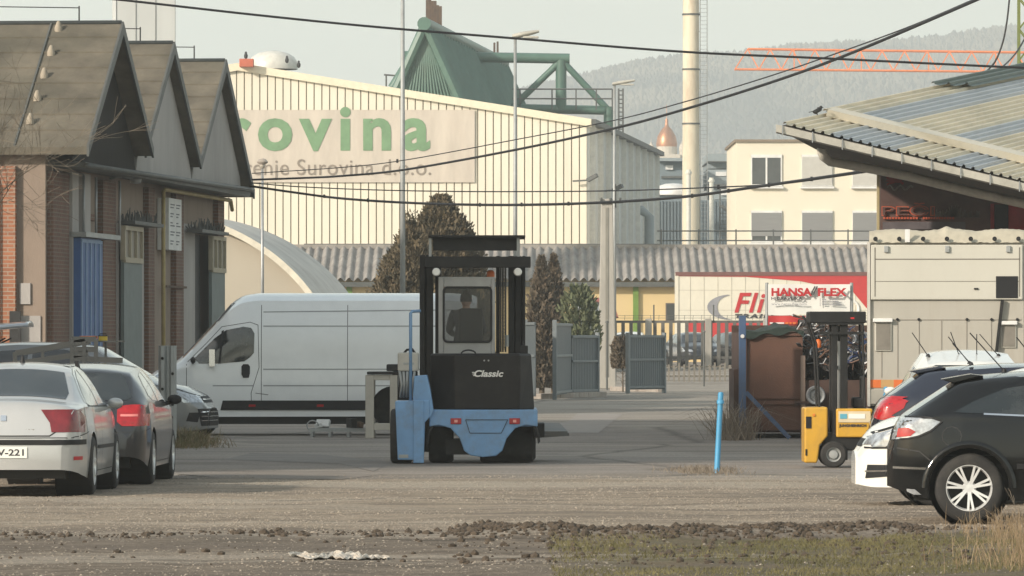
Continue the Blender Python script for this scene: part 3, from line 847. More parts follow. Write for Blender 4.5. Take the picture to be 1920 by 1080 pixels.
# ------------------------------------------------------------------ arched hall
AH = thing('arched_hall', 'low cream hall with a curved barrel roof behind the white van', 'hall', (W(257, 700, 190).x, 190, 0), 0)
A_, B_ = 380 / 56.1, 330 / 56.1 + 1.7 * 0
def arc(a, b, n=48): return [(a * math.cos(t * PI / n), b * math.sin(t * PI / n)) for t in range(n + 1)]
mb = MB(); mb.prism([(x, z) for x, z in arc(A_, B_)], 'y', 0, .3); mb.build('end_wall', M['arch_cream'], AH)
def barrel(a, b, th, y0, y1, nm, mt, sh=(0, 0)):
    m_ = MB()
    def fn(u, v):
        t = u * PI
        q = [(a, b), (a + th, b + th), (a + th, b + th), (a, b)][int(round(v * 4)) % 4]
        yy = [y0, y0, y1, y1, y0][int(round(v * 4))]
        k = (yy - y0) / max(.01, y1 - y0)
        return (q[0] * math.cos(t) + sh[0] * k, yy, q[1] * math.sin(t))
    m_.grid(fn, 64, 4)
    return m_.build(nm, mt, AH, smooth=True, angle=R(35))
barrel(A_, B_, .16, -.35, 9.5, 'roof', M['arch_roof'], (1.0, 0))
barrel(A_ - .02, B_ - .02, .20, -.45, -.36, 'roof_edge', M['arch_edge'])

# ------------------------------------------------------------------ big cream hall
c0 = Vector((4.46, 340, 0)); fd = Vector((-0.9955, 0.095, 0)); sd = Vector((0.095, 0.9955, 0))
BH = thing('factory_hall', 'huge cream metal clad hall with a shallow gable behind the roofs', 'factory hall', (0, 340, 0), 0)
HR, HE = 18.2, 14.75
def roof_z(a):  # height along the facade from the right corner
    return HE + (HR - HE) * (a / 21.0) if a <= 21 else HR - (HR - HE) * ((a - 21) / 21.0)
mb = MB(); pitch = 0.47
n = int(42 / pitch)
def Pt(a, d, z): return c0 + fd * a + sd * d + Vector((0, 0, z))
for k in range(n):
    a0, a1 = k * pitch, (k + 1) * pitch - .07
    mb.add([Pt(a0, 0, 0), Pt(a1, 0, 0), Pt(a1, 0, roof_z(a1)), Pt(a0, 0, roof_z(a0)), Pt(a0, .1, 0), Pt(a1, .1, 0), Pt(a1, .1, roof_z(a1)), Pt(a0, .1, roof_z(a0))],
           [(0, 1, 2, 3), (0, 3, 7, 4), (1, 5, 6, 2), (3, 2, 6, 7)])
mb.build('facade', M['cream_panel'], BH, world=True)
mb = MB(); fc = [Pt(0, .09, 0), Pt(42, .09, 0), Pt(42, .09, HE), Pt(21, .09, HR), Pt(0, .09, HE)]
bc = [p + sd * 60 for p in fc]
mb.add(fc + bc, [(0, 1, 2, 3, 4), (9, 8, 7, 6, 5), (0, 4, 9, 5), (1, 0, 5, 6), (2, 1, 6, 7), (3, 2, 7, 8), (4, 3, 8, 9)])
mb.build('shell', mat('facade_groove', (.22, .19, .13), .8), BH, world=True)
mb = MB()
for k in range(48):
    d0 = .2 + k * 1.25
    q = [Pt(-.02, d0, 0), Pt(-.12, d0 + .12, 0), Pt(-.12, d0 + .6, 0), Pt(-.02, d0 + .72, 0)]
    mb.add(q + [p + Vector((0, 0, HE - .1)) for p in q], [(0, 1, 5, 4), (1, 2, 6, 5), (2, 3, 7, 6), (4, 5, 6, 7)])
mb.add([Pt(-.02, 0, 0), Pt(-.02, 60, 0), Pt(-.02, 60, HE), Pt(-.02, 0, HE)], [(0, 1, 2, 3)])
mbr = MB()
for k in range(10):
    q0 = Pt(-.12, 1.5 + 6.2 * k, 0); mbr.beam(q0 + Vector((0, 0, 0)), q0 + Vector((0, 0, HE - .15)), .55, .7)
mbr.build_each('side_column', mat('side_column', (.66, .65, .60), .6), BH, world=True)
mb.build('side_cladding', M['grey_panel'], BH, world=True)  # hall side in grey, not cream: its shade is put into the colour
mb = MB()
mb.add([Pt(-.3, -.25, HE - .35), Pt(21, -.25, HR - .35), Pt(21, -.25, HR + .1), Pt(-.3, -.25, HE + .1), Pt(-.3, .3, HE - .35), Pt(21, .3, HR - .35), Pt(21, .3, HR + .1), Pt(-.3, .3, HE + .1)],
       [(0, 1, 2, 3), (4, 7, 6, 5), (3, 2, 6, 7), (0, 4, 5, 1), (0, 3, 7, 4)])
mb.add([Pt(42, -.25, HE - .35), Pt(21, -.25, HR - .35), Pt(21, -.25, HR + .1), Pt(42, -.25, HE + .1), Pt(42, .3, HE - .35), Pt(21, .3, HR - .35), Pt(21, .3, HR + .1), Pt(42, .3, HE + .1)],
       [(3, 2, 1, 0), (4, 5, 6, 7), (3, 7, 6, 2)])
mb.build('fascia', M['trim_cream'], BH, world=True)
mb = MB(); mb.beam(Pt(-.3, -.2, HE - .05), Pt(-.3, 60, HE - .05), .5, .3); mb.build('side_gutter', M['trim_dark'], BH, world=True)
mb = MB()  # downpipes and elbows on the side wall
for (px0, py0) in ((1213, 400),):
    b0 = Pt(-.7, 40, 9.9)
    mb.tube([b0 + Vector((-1.2, 0, .5)), b0 + Vector((-.3, 0, .4)), b0 + Vector((.2, 0, 0)), b0 + Vector((.2, 0, -8))], .32, 10)
mb.build('duct', M['blue_grey_light'], BH, world=True, smooth=True)
p = W(462, 122, 341); mb = MB(); mb.box(p.x - .42, p.x + .42, 340.9, 341.9, p.z - .1, p.z + .38); mb.build('ridge_vent', mat('vent_red', (.5, .12, .06), .6), BH, world=True, bevel=.03)
sk = MB(); sk.lathe([(1.5, -.3), (1.5, .1), (1.3, .45), (.9, .7), (.4, .83), (0, .86)], W(512, 121, 346), 'z', 28); sk.build('roof_dome', mat('dome_plastic', (.62, .60, .54), .35), BH, world=True, smooth=True)
mb = MB()
for px, py in ((461, 104), (538, 112), (560, 121)):
    p = W(px, py, 341.2); mb.lathe([(0, -.22), (.10, -.15), (.12, 0), (.07, .12), (.07, .2), (0, .25)], p, 'z', 8)
mb.build_each('ridge_cowl', M['black'], BH, world=True, smooth=True)
for px, py in ((1102, 338), (1150, 357)):
    p = W(px, py, 339.6) if px < 1120 else W(px, py, 352)
    mb = MB(); mb.beam(p + Vector((-.9, 0, -.05)), p, .1, .1); mb.beam(p, p + Vector((.55, -.2, .3)), .35, .22); mb.build('floodlight', M['trim_dark'], BH, world=True)

# banner on the hall
BN = thing('banner', 'large faded banner with green lettering stretched across the cream hall', 'banner', (0, 339, 0), 0)
def onf(px, py, off=-.12):
    # intersect the view ray with the facade plane shifted by off
    d = Vector(((px - CX) / FPX, 1, (HY - py) / FPX)); nrm = sd
    o0 = Vector((0, 0, CH)); t = ((c0 + sd * off) - o0).dot(nrm) / d.dot(nrm)
    return o0 + d * t
b0, b1, b2, b3 = onf(190, 342), onf(890, 342), onf(890, 206), onf(190, 206)
mb = MB()
def bf(u, v):
    p = (b0.lerp(b1, u)).lerp(b3.lerp(b2, u), v)
    return p + sd * (.015 * noise.noise(Vector((u * 34 + v * 2, v * 1.5, 0))) + .008 * noise.noise(Vector((u * 90, v * 4, 3))))
mb.grid(bf, 220, 16); mb.build('cloth', M['banner'], BN, world=True, smooth=True)
rt, upv = (b1 - b0).normalized(), Vector((0, 0, 1))
mb = MB(); s = 31.3
lx = onf(812, 279, -.44)
vs_, fs_ = text_mesh('surovina', 61 / s * 1.35, bold=.03, spacing=1.28, th=.008)
wv = max(v.x for v in vs_); k_ = ((812 - 282) / s) / wv
org = onf(282, 279, -.15)
mb.add([org + rt * v.x * k_ + upv * v.y * 1.0 - sd * v.z for v in vs_], fs_)
mb.build('banner_lettering', M['green_letter'], BN, world=True)
mb = MB()
vs_, fs_ = text_mesh('Gorenje Surovina d.o.o.', 30 / s, spacing=1.05, th=.008)
wv = max(v.x for v in vs_); k_ = ((812 - 405) / s) / wv
org = onf(405, 328, -.15)
mb.add([org + rt * v.x * k_ + upv * v.y - sd * v.z for v in vs_], fs_)
mb.build('banner_subtitle', M['grey_letter'], BN, world=True)

# green steel ridge structure
GS = thing('steel_roof_frame', 'dark green tubular steel frame standing on the hall roof', 'steel frame', (0, 350, 14), 0)
ap0 = W(797, 47, 350); ap1 = W(944, 120, 401)
ridge_d = (ap1 - ap0)
hw = lambda z: .45 * (21.05 - z)
zb_ = 14.5
crossd = Vector((ridge_d.y, -ridge_d.x, 0)).normalized()
def pr(t, side, z): return ap0 + ridge_d * t + crossd * side * hw(z) + Vector((0, 0, z - ap0.z))
mb = MB(); nr = 30
for k in range(nr + 1):
    t = k / nr
    mb.tube([pr(t, 1, 21.0), pr(t, 1, zb_)], .30 if k in (0, nr) else .26, 6)
mb.plate([pr(0, .93, 21), pr(1, .93, 21), pr(1, .93, zb_), pr(0, .93, zb_)], .1)
mb.build('ribbed_side', M['green_steel'], GS, world=True)
mb = MB()
mb.tube([pr(0, -1, 21.0), pr(0, -1, zb_)], .3, 8)
for k in range(-9, 10):
    sx_ = k / 10
    mb.tube([ap0 + crossd * 0 + Vector((0, .3, -.3)) + crossd * sx_ * .4, pr(.004, sx_, zb_)], .085, 6)
mb.build('louvre_end', M['green_steel'], GS, world=True)
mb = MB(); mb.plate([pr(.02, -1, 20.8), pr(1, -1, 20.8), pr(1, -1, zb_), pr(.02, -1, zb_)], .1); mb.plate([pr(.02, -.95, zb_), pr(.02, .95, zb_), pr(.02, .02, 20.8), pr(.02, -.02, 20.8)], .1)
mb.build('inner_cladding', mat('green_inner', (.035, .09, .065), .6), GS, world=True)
mb = MB(); mb.tube([ap0 - ridge_d * .012 + Vector((0, 0, .05)), ap1 + Vector((0, 0, .05))], .42, 12); mb.build('ridge_tube', M['green_steel'], GS, world=True, smooth=True, angle=R(40))
TZ = 378
def T(px, py, dz=0): return W(px, py, TZ + dz)
tr = [((590, 103), (1068, 110), .34), ((1052, 112), (1052, 206), .36), ((1052, 114), (962, 200), .22), ((1044, 118), (968, 198), .16),
      ((1054, 114), (1142, 208), .22), ((960, 203), (1142, 207), .30), ((770, 108), (735, 165), .3), ((1142, 200), (1142, 300), .36), ((1130, 250), (1150, 205), .15)]
for i, (a, b, w_) in enumerate(tr):
    if i == 0: a = (757, 105)
    mb = MB(); mb.tube([T(*a), T(*b)], w_, 8); mb.build('truss_tube', M['green_steel'], GS, world=True, smooth=True, angle=R(50))
mb = MB()
for py in (167, 185):
    mb.tube([T(960, py, -2), T(1148, py, -2)], .05, 5)
for px in (975, 1035, 1080, 1118, 1148):
    mb.tube([T(px, 167, -2), T(px, 206, -2)], .05, 5)
for px in (1160, 1168):
    mb.tube([T(px, 166, -2), T(px, 262, -2)], .06, 5)
for k in range(12): mb.tube([T(1160, 170 + 8 * k, -2), T(1168, 170 + 8 * k, -2)], .04, 5)
mb.tube([T(720, 140), T(745, 142)], .06, 5); mb.tube([T(724, 140), T(724, 165)], .06, 5); mb.tube([T(742, 140), T(742, 165)], .06, 5)
mb.build('railing', M['trim_dark'], GS, world=True)
mb = MB()
for i, (px, py) in enumerate(((801, 0), (806, -6), (811, 2), (816, 6), (821, 10), (826, 16))):
    mb.beam(W(px, 60, 352 + i), W(px, py - (i % 2) * 4, 352 + i), .17, .5)
mb.build('rusty_stack', M['rust_steel'], GS, world=True)
mb = MB()
for px, py in ((927, 80), (933, 78)): mb.beam(W(px, 112, 385), W(px, py, 385), .14, .3)
mb.beam(W(926, 104, 385), W(934, 104, 385), .3, .12); mb.build('small_stack', M['rust_steel'], GS, world=True)

# ------------------------------------------------------------------ low building with corrugated roof
LB = thing('low_building', 'long low yellow building with a grey corrugated roof behind the fence', 'building', (6, 278, .6), 0)
xa, xb = W(400, 0, 275).x, W(1800, 0, 275).x
z_e, z_r = W(0, 526, 275).z, W(0, 463, 281).z
mb = MB(); mb.box(xa + .3, xb - .3, 275.6, 286, .5, z_e + .1); mb.build('wall', M['yellow_wall'], LB, world=True)
mb = MB()
L_ = xb - xa; per = .42; nn_ = int(L_ / per) * 6
def cr(u, v):
    x = xa + L_ * u; y = 275 + 6 * v
    k = .09 * math.sin(2 * PI * x / per)
    step = .05 * (1 - (v * 4 % 1)) if v < 1 else 0
    return (x, y, z_e + (z_r - z_e) * v + k + step)
mb.grid(cr, nn_, 16)
roof = mb.build('roof', M['eternit'], LB, world=True, smooth=True, angle=R(80))
mb = MB(); mb.add([(xa, 281, z_r), (xb, 281, z_r), (xb, 287, z_e), (xa, 287, z_e)], [(0, 1, 2, 3)]); mb.box(xa, xb, 280.8, 281.2, z_r - .1, z_r + .12)
mb.build('rear_roof', M['eternit'], LB, world=True)
mb = MB(); mb.box(xa, xb, 275.05, 275.5, z_e - .30, z_e - .07); mb.build('eave_beam', M['trim_dark'], LB, world=True)
for px in (1192, 655, 880): 
    p = W(px, 0, 275.5); mb = MB(); mb.box(p.x - .13, p.x + .13, 275.4, 275.62, .5, z_e - .3); mb.build('green_post', M['green_post'], LB, world=True)
for px0, px1, py0, py1 in ((1250, 1266, 570, 600), (640, 652, 600, 640)):
    a, b = W(px0, py0, 275.5), W(px1, py1, 275.5)
    f_ = MB(); f_.box(a.x - .05, b.x + .05, 275.5, 275.62, b.z - .05, a.z + .05); f_ = f_.build('window', mat('win_frame_brown', (.14, .11, .09), .6), LB, world=True)
    g_ = MB(); g_.box(a.x, b.x, 275.46, 275.58, b.z, a.z); g_.build('pane', M['pane'], f_, world=True)
mb = MB()
for py in (433, 451): mb.tube([W(1232, py, 283), W(1800, py, 283)], .035, 5)
for k in range(8):
    px = 1240 + 70 * k; mb.tube([W(px, 430, 283), W(px, 470, 283)], .04, 5)
mb.tube([W(570, 458, 283), W(1240, 458, 283)], .03, 5)
mb.build('roof_railing', M['trim_dark'], LB, world=True)

# grey shed with a red roof edge beside the concrete pole
SH = thing('grey_shed', 'small blue grey shed with a red roof edge behind the concrete pole', 'shed', (W(1120, 0, 228).x, 229, .4), 0)
mb = MB(); mb.box(W(1085, 0, 228).x, W(1148, 0, 228).x, 228, 231, .3, W(0, 562, 228).z); mb.build('wall', mat('shed_grey', (.27, .30, .31), .6), SH, world=True)
a, b = W(1085, 560, 227.8), W(1158, 598, 227.8)
mb = MB(); mb.plate([W(1082, 556, 227.8), W(1148, 560, 227.8), W(1160, 596, 227.8), W(1151, 590, 227.8), W(1143, 568, 227.8), W(1082, 564, 227.8)][::-1], -3.4)
mb.build('roof', mat('shed_red', (.26, .09, .08), .7), SH, world=True)

# ------------------------------------------------------------------ office building
OB = thing('office_building', 'cream office block with shuttered windows behind the low roof', 'office building', (18, 331, .6), 0)
oz = 330; q = lambda px, py, d=oz: W(px, py, d)
x0o, x1o = q(1381, 0).x, q(1900, 0).x
zt = q(0, 266).z
mb = MB(); mb.box(x0o, x1o, 330, 345, .5, zt); mb.build('wall', M['office_wall'], OB, world=True)
mb = MB(); mb.box(x0o - .12, x1o + .12, 329.85, 345.1, zt, zt + .14); mb.build('roof_edge', mat('roof_edge_brown', (.22, .17, .12), .6), OB, world=True)
kinds = {(0, 0): 'open', (1, 0): 'pale', (2, 0): 'pale', (0, 1): 'low'}
for c_ in range(5):
    for r_ in range(4):
        px0 = 1408 + 95 * c_; py0 = 290 + 105 * r_
        a, b = q(px0, py0), q(px0 + 58, py0 + 59)
        kd = kinds.get((c_, r_), 'shut')
        f_ = MB()
        for (u0, u1, v0, v1) in ((a.x, b.x, a.z - .18, a.z), (a.x, b.x, b.z, b.z + .1), (a.x, a.x + .07, b.z, a.z), (b.x - .07, b.x, b.z, a.z), ((a.x + b.x) / 2 - .05, (a.x + b.x) / 2 + .05, b.z, a.z)):
            f_.box(u0, u1, 329.9 if u1 - u0 > 1 else 329.91, 330.05, v0, v1)
        f_ = f_.build('window', M['frame_white'], OB, world=True)
        g_ = MB(); g_.box(a.x + .05, b.x - .05, 329.95, 330.02, b.z + .05, a.z - .1); g_.build('pane', M['pane'], f_, world=True)
        if kd != 'open':
            lo = b.z + (.35 if kd == 'low' else .06)
            s_ = MB(); hh = a.z - .12 - lo; ns = 22
            for k in range(ns): s_.box(a.x + .03, b.x - .03, 329.86, 329.9, lo + hh * k / ns, lo + hh * (k + .86) / ns)
            s_.box(a.x + .03, b.x - .03, 329.885, 329.905, lo, a.z - .12)
            s_.build('shutter', M['blind_pale'] if kd == 'pale' else M['shutter'], f_, world=True)
        sl_ = MB(); sl_.box(a.x - .08, b.x + .08, 329.75, 330.0, b.z - .14, b.z - .02); sl_.build('sill', M['frame_white'], f_, world=True)

# ------------------------------------------------------------------ blue grey plant behind
BP = thing('processing_plant', 'blue grey industrial plant with ducts between the hall and the chimney', 'plant building', (12, 430, .6), 0)
def pbox(m_, px0, px1, py0, py1, d, dep):
    a, b = W(px0, py0, d), W(px1, py1, d); m_.box(a.x, b.x, d, d + dep, b.z, a.z)
mb = MB(); pbox(mb, 1120, 1420, 375, 640, 430, 25); pbox(mb, 1130, 1290, 300, 375, 436, 15); mb.build('wall', M['blue_grey'], BP, world=True)
mb = MB()
for k in range(24):
    p = W(1234 + 6.2 * k, 377, 429.95); mb.box(p.x, p.x + .1, 429.9, 430.0, 1, p.z)
mb.build('cladding_rib', mat('plant_rib', (.13, .165, .185), .6), BP, world=True)
mb = MB(); pbox(mb, 1326, 1395, 288, 302, 440, 12); pbox(mb, 1328, 1372, 304, 316, 439, 12); pbox(mb, 1328, 1392, 318, 345, 438, 12); pbox(mb, 1335, 1390, 350, 374, 434, 10); pbox(mb, 1232, 1290, 296, 302, 435, 16); mb.build('plant_floor', M['blue_grey_light'], BP, world=True)
mb = MB(); pbox(mb, 1326, 1392, 302, 304, 438, 12); pbox(mb, 1330, 1390, 345, 350, 433.5, 12); pbox(mb, 1240, 1285, 330, 334, 435.8, 1); pbox(mb, 1232, 1292, 362, 366, 435.8, 1); mb.build('gap_shadow_rail', M['trim_dark'], BP, world=True)
mb = MB(); pbox(mb, 1342, 1362, 322, 330, 437.9, .5); pbox(mb, 1248, 1262, 310, 318, 435.8, .5); pbox(mb, 1352, 1370, 355, 366, 433.8, .5); mb.build('pale_panel', M['frame_white'], BP, world=True)
mb = MB(); sk_ = W(1262, 361, 425); mb.lathe([(1.6, -.2), (1.6, .1), (1.2, .45), (.6, .65), (0, .7)], sk_, 'z', 20); mb.build('skylight', M['frame_white'], BP, world=True, smooth=True)
for px, py in ((1291, 318), (1334, 333)):
    mb = MB(); mb.cyl(W(px, 640, 415), W(px, py, 415), .17, n=12); mb.cyl(W(px, py + 8, 415), W(px, py + 4, 415), .24, n=12); mb.build('vent_pipe', mat('pipe_white', (.7, .68, .6), .4), BP, world=True, smooth=True, angle=R(40))
mb = MB(); mb.tube([W(1350, 350, 428), W(1350, 460, 428)], .06, 5); mb.beam(W(1352, 385, 428), W(1382, 412, 428), .1, .25)
for k in range(8): mb.tube([W(1350, 400 + 7 * k, 428), W(1365, 400 + 7 * k, 428)], .04, 4)
mb.tube([W(1365, 395, 428), W(1365, 460, 428)], .06, 5)
mb.build('outside_stair', M['trim_dark'], BP, world=True)

# chimney
CHM = thing('chimney', 'tall cream rust streaked factory chimney with a ladder frame', 'chimney', (W(1296, 0, 420).x, 420, .6), 0)
pc = W(1295.5, 0, 420)
mb = MB(); mb.lathe([(.72, 0), (.66, 8), (.62, 16), (.60, 22), (.585, 40), (.58, 46)], (pc.x, 420, .6), 'z', 32); mb.build('shaft', M['chimney'], CHM, world=True, smooth=True)
mb = MB()
for py in (27, 130, 232): 
    z = W(0, py, 420).z; mb.lathe([(.58, -.06), (.66, -.06), (.66, .06), (.58, .06)], (pc.x, 420, z), 'z', 32)
mb.build('band', M['trim_dark'], CHM, world=True)
mb = MB(); xl, xr = W(1313, 0, 420).x, W(1326, 0, 420).x
for x in (xl, xr):
    for y in (419.8, 420.4): mb.tube([(x, y, 1), (x, y, 30)], .03, 4)
for k in range(95):
    z = 1.2 + k * .3; mb.tube([(xl, 419.8, z), (xr, 419.8, z)], .018, 4)
for k in range(20): mb.tube([(pc.x, 420, 2 + 1.4 * k), (xl, 419.9, 2 + 1.4 * k)], .03, 4)
mb.build('ladder_frame', M['galv'], CHM, world=True)

# church dome far off
CD = thing('church', 'distant church with a copper dome below the wooded hill', 'church', (W(1250, 0, 900).x, 900, 0), 0)
p = W(1250, 280, 900); px_ = 900 / FPX
mb = MB(); mb.box(p.x - 25 * px_, p.x + 25 * px_, 898, 906, 0, W(0, 290, 900).z); mb.cyl((p.x, 900, 20), (p.x, 900, W(0, 275, 900).z), 20 * px_, n=20); mb.build('tower_body', M['town'], CD, world=True)
mb = MB(); mb.lathe([(19 * px_, 0), (20 * px_, 8 * px_), (17 * px_, 22 * px_), (10 * px_, 34 * px_), (4 * px_, 40 * px_), (2.5 * px_, 48 * px_), (3 * px_, 52 * px_), (.5 * px_, 56 * px_), (.4 * px_, 80 * px_), (0, 82 * px_)], (p.x, 900, W(0, 277, 900).z), 'z', 24)
mb.build('dome', M['copper'], CD, world=True, smooth=True)
mb = MB()
for px in (1221, 1279): mb.lathe([(5 * px_, -40 * px_), (5 * px_, 0), (6 * px_, 4 * px_), (4 * px_, 11 * px_), (.7 * px_, 16 * px_), (0, 26 * px_)], W(px, 283, 899), 'z', 12)
mb.build_each('side_turret', M['town'], CD, world=True, smooth=True)
# ------------------------------------------------------------------ tower crane
CR = thing('tower_crane', 'orange tower crane with its long jib over the right rooftops', 'crane', (W(2350, 0, 600).x, 600, 0), 0)
mb = MB()
def Cj(px, py, dy=0): return W(px, py, 600 + dy)
xs_ = [1380 + 0, 1400] + list(range(1440, 2360, 45))
lower = lambda px: 130 + (px - 1380) * .009
upper = lambda px: 92 + (px - 1380) * .012
for dy in (-.8, .8):
    mb.tube([Cj(1378, 130, dy), Cj(2400, lower(2400), dy)], .13, 5)
mb.tube([Cj(1402, 92), Cj(2400, upper(2400))], .14, 5)
prev = None
px = 1402; k = 0
while px < 2350:
    for dy in (-.8, .8):
        mb.tube([Cj(px, upper(px)), Cj(px + 21, lower(px + 21), dy)], .085, 4)
        mb.tube([Cj(px + 21, lower(px + 21), dy), Cj(px + 42, upper(px + 42))], .085, 4)
    mb.tube([Cj(px + 21, lower(px + 21), -.8), Cj(px + 21, lower(px + 21), .8)], .05, 4)
    if k % 3 == 2: mb.tube([Cj(px + 3, upper(px)), Cj(px + 3, lower(px), -.8)], .08, 4)
    px += 42; k += 1
for dy in (-.8, .8): mb.tube([Cj(1402, 92), Cj(1378, 130, dy)], .08, 4)
mb.tube([Cj(1378, 131, -.8), Cj(1378, 131, .8)], .1, 4)
mb.build('jib', M['crane'], CR, world=True)
mb = MB(); xm = W(2350, 0, 600).x
for sx in (-.9, .9):
    for sy in (-.9, .9): mb.tube([(xm + sx, 600 + sy, 0), (xm + sx, 600 + sy, 34)], .1, 5)
for k in range(18):
    for sy in (-.9, .9): mb.tube([(xm - .9 * (-1) ** k, 600 + sy, 1.9 * k), (xm + .9 * (-1) ** k, 600 + sy, 1.9 * (k + 1))], .06, 4)
mb.build('mast', M['crane'], CR, world=True)
# ------------------------------------------------------------------ car builder
def interp(pts, x):
    if x <= pts[0][0]: return pts[0][1]
    for (a, ya), (b, yb) in zip(pts, pts[1:]):
        if x <= b:
            return ya + (yb - ya) * ((x - a) / (b - a) if b > a else 1)
    return pts[-1][1]

def smooth_curve(pts, L, sig=0.045, n=None):
    """piecewise line softened; returns a function of x"""
    st = 0.01
    m = int(L / st) + 1
    raw = [interp(pts, i * st) for i in range(m)]
    k = int(sig * 2.2 / st)
    wts = [math.exp(-(j * st / sig) ** 2 / 2) for j in range(-k, k + 1)]
    out = []
    for i in range(m):
        s = w = 0
        for j in range(-k, k + 1):
            q = i + j
            v = raw[min(m - 1, max(0, q))]
            s += wts[j + k] * v; w += wts[j + k]
        out.append(s / w)
    def f(x):
        t = max(0.0, min(m - 1.001, x / st)); i = int(t)
        return out[i] * (1 - (t - i)) + out[min(m - 1, i + 1)] * (t - i)
    return f

def loft_body(S):
    """S: L, top, belt, half, sill, wheels[(x,R)], wr (roof half width), wh (bonnet half width factor), H"""
    L = S['L']
    top = smooth_curve(S['top'], L, S.get('sig', .045)); belt = smooth_curve(S['belt'], L, .03); half = smooth_curve(S['half'], L, .02)
    sill = smooth_curve(S['sill'], L, .03)
    zlo, H = S.get('zlo', .95), S['H']
    xs_ = set([0.0, L])
    k = 0.0
    e = [0.0, .008, .02, .035, .055, .08, .11, .15, .2, .26]
    for v in e: xs_.add(round(v, 4)); xs_.add(round(L - v, 4))
    x = .26
    while x < L - .26: xs_.add(round(x, 4)); x += .055
    for xc, Rr in S['wheels']:
        for i in range(25):
            xs_.add(round(xc - Rr * math.cos(PI * i / 24), 4))
    xs_ = sorted(xs_)
    xs2 = [xs_[0]]
    for v in xs_[1:]:
        if v - xs2[-1] > .006: xs2.append(v)
    NS, NG, NR = 12, 7, 6
    vs = []
    for x in xs2:
        w = half(x); zt = top(x); zs0 = sill(x)
        zb = zs0
        for xc, Rr in S['wheels']:
            d = abs(x - xc)
            if d < Rr: zb = max(zb, S['wz'] + math.sqrt(Rr * Rr - d * d) * S.get('archy', 1.0))
        t_ = max(0, min(1, (zt - zlo) / (H - zlo)))
        crn = S.get('crn0', .05) * (1 - t_) + S.get('crn', .05) * t_
        zs = min(belt(x), zt - crn - .012)
        zb = min(zb, zs - .02)
        rw = w * (S['wh'] * (1 - t_) + S['wr'] * t_)
        row = []
        def side_y(z):
            tt = max(0, min(1, (z - .18) / (S['bz'] - .18)))
            return w * (1 - S.get('tuck', .055) * (1 - tt) ** 2 - S.get('shoulder', .05) * tt ** 3)
        for i in range(NS):
            z = zb + (zs - zb) * i / (NS - 1)
            row.append((side_y(z), z))
        y0 = side_y(zs)
        rw = min(rw, y0 - .01)
        for i in range(1, NG + 1):
            t = i / NG
            row.append((y0 + (rw - y0) * t + S.get('gb', .022) * math.sin(PI * t) * t_, zs + (zt - crn - zs) * t))
        for i in range(1, NR + 1):
            t = i / NR
            a = t * PI / 2
            yy = rw * (1 - t) ** 1.0
            row.append((yy, zt - crn * (1 - math.sin(a)) ** 1.3))
        vs.append((x, row))
    m = MB()
    ring = []
    V = []
    for x, row in vs:
        r = [(x - L / 2, y, z) for y, z in row] + [(x - L / 2, -y, z) for y, z in row[-2::-1]]
        V += r
    n = len(vs[0][1]) * 2 - 1
    F = []
    for i in range(len(vs) - 1):
        for j in range(n - 1):
            F.append((i * n + j, (i + 1) * n + j, (i + 1) * n + j + 1, i * n + j + 1))
    F.append(tuple(range(n - 1, -1, -1)))
    F.append(tuple((len(vs) - 1) * n + j for j in range(n)))
    m.add(V, F)
    return m

def bvh_of(m):
    return BVHTree.FromPolygons([Vector(v) for v in m.v], m.f)

def patch(bvh, specs, off=.004, res=.06, th=.0):
    """specs: list of (axis, polygon). Returns an MB hugging the body."""
    out = MB()
    for axis, poly in specs:
        pts = []
        n = len(poly)
        for i in range(n):
            a, b = Vector(poly[i]), Vector(poly[(i + 1) % n])
            k = max(1, int((b - a).length / res))
            for j in range(k): pts.append(a.lerp(b, j / k))
        nb = len(pts)
        edges = [(i, (i + 1) % nb) for i in range(nb)]
        x0, x1 = min(p.x for p in pts), max(p.x for p in pts); y0, y1 = min(p.y for p in pts), max(p.y for p in pts)
        def inside(q):
            c = False
            for i in range(n):
                a, b = poly[i], poly[i - 1]
                if (a[1] > q[1]) != (b[1] > q[1]) and q[0] < (b[0] - a[0]) * (q[1] - a[1]) / (b[1] - a[1]) + a[0]: c = not c
            return c
        gx = x0 + res / 2
        allp = list(pts)
        while gx < x1:
            gy = y0 + res / 2
            while gy < y1:
                if inside((gx, gy)): allp.append(Vector((gx, gy)))
                gy += res
            gx += res
        vco, _, fcs, *_ = delaunay_2d_cdt(allp, edges, [], 1, 1e-5)
        hit = []
        for p in vco:
            u, v = p.x, p.y
            o, d = {'L': (Vector((u, 6, v)), Vector((0, -1, 0))), 'R': (Vector((u, -6, v)), Vector((0, 1, 0))),
                    'B': (Vector((-12, u, v)), Vector((1, 0, 0))), 'F': (Vector((12, u, v)), Vector((-1, 0, 0))),
                    'T': (Vector((u, v, 8)), Vector((0, 0, -1)))}[axis]
            h = bvh.ray_cast(o, d)
            hit.append(None if h[0] is None else h[0] + (h[1] if h[1].dot(d) < 0 else -h[1]) * off)
        idx = {}
        vs = []
        fs = []
        for f in fcs:
            if any(hit[i] is None for i in f): continue
            g = []
            for i in f:
                if i not in idx: idx[i] = len(vs); vs.append(hit[i])
                g.append(idx[i])
            if max((vs[g[a]] - vs[g[b]]).length for a in range(3) for b in range(a)) > res * 9: continue
            fs.append(tuple(g))
        if vs: out.add(vs, fs)
    return out

def line_patch(bvh, axis, pts, w=.010, off=.003):
    specs = []
    for a, b in zip(pts, pts[1:]):
        a, b = Vector(a), Vector(b); d = (b - a).normalized(); nrm = Vector((-d.y, d.x)) * w / 2; e = d * w * .3
        specs.append((axis, [tuple(a + nrm - e), tuple(a - nrm - e), tuple(b - nrm + e), tuple(b + nrm + e)]))
    return patch(bvh, specs, off, .07)

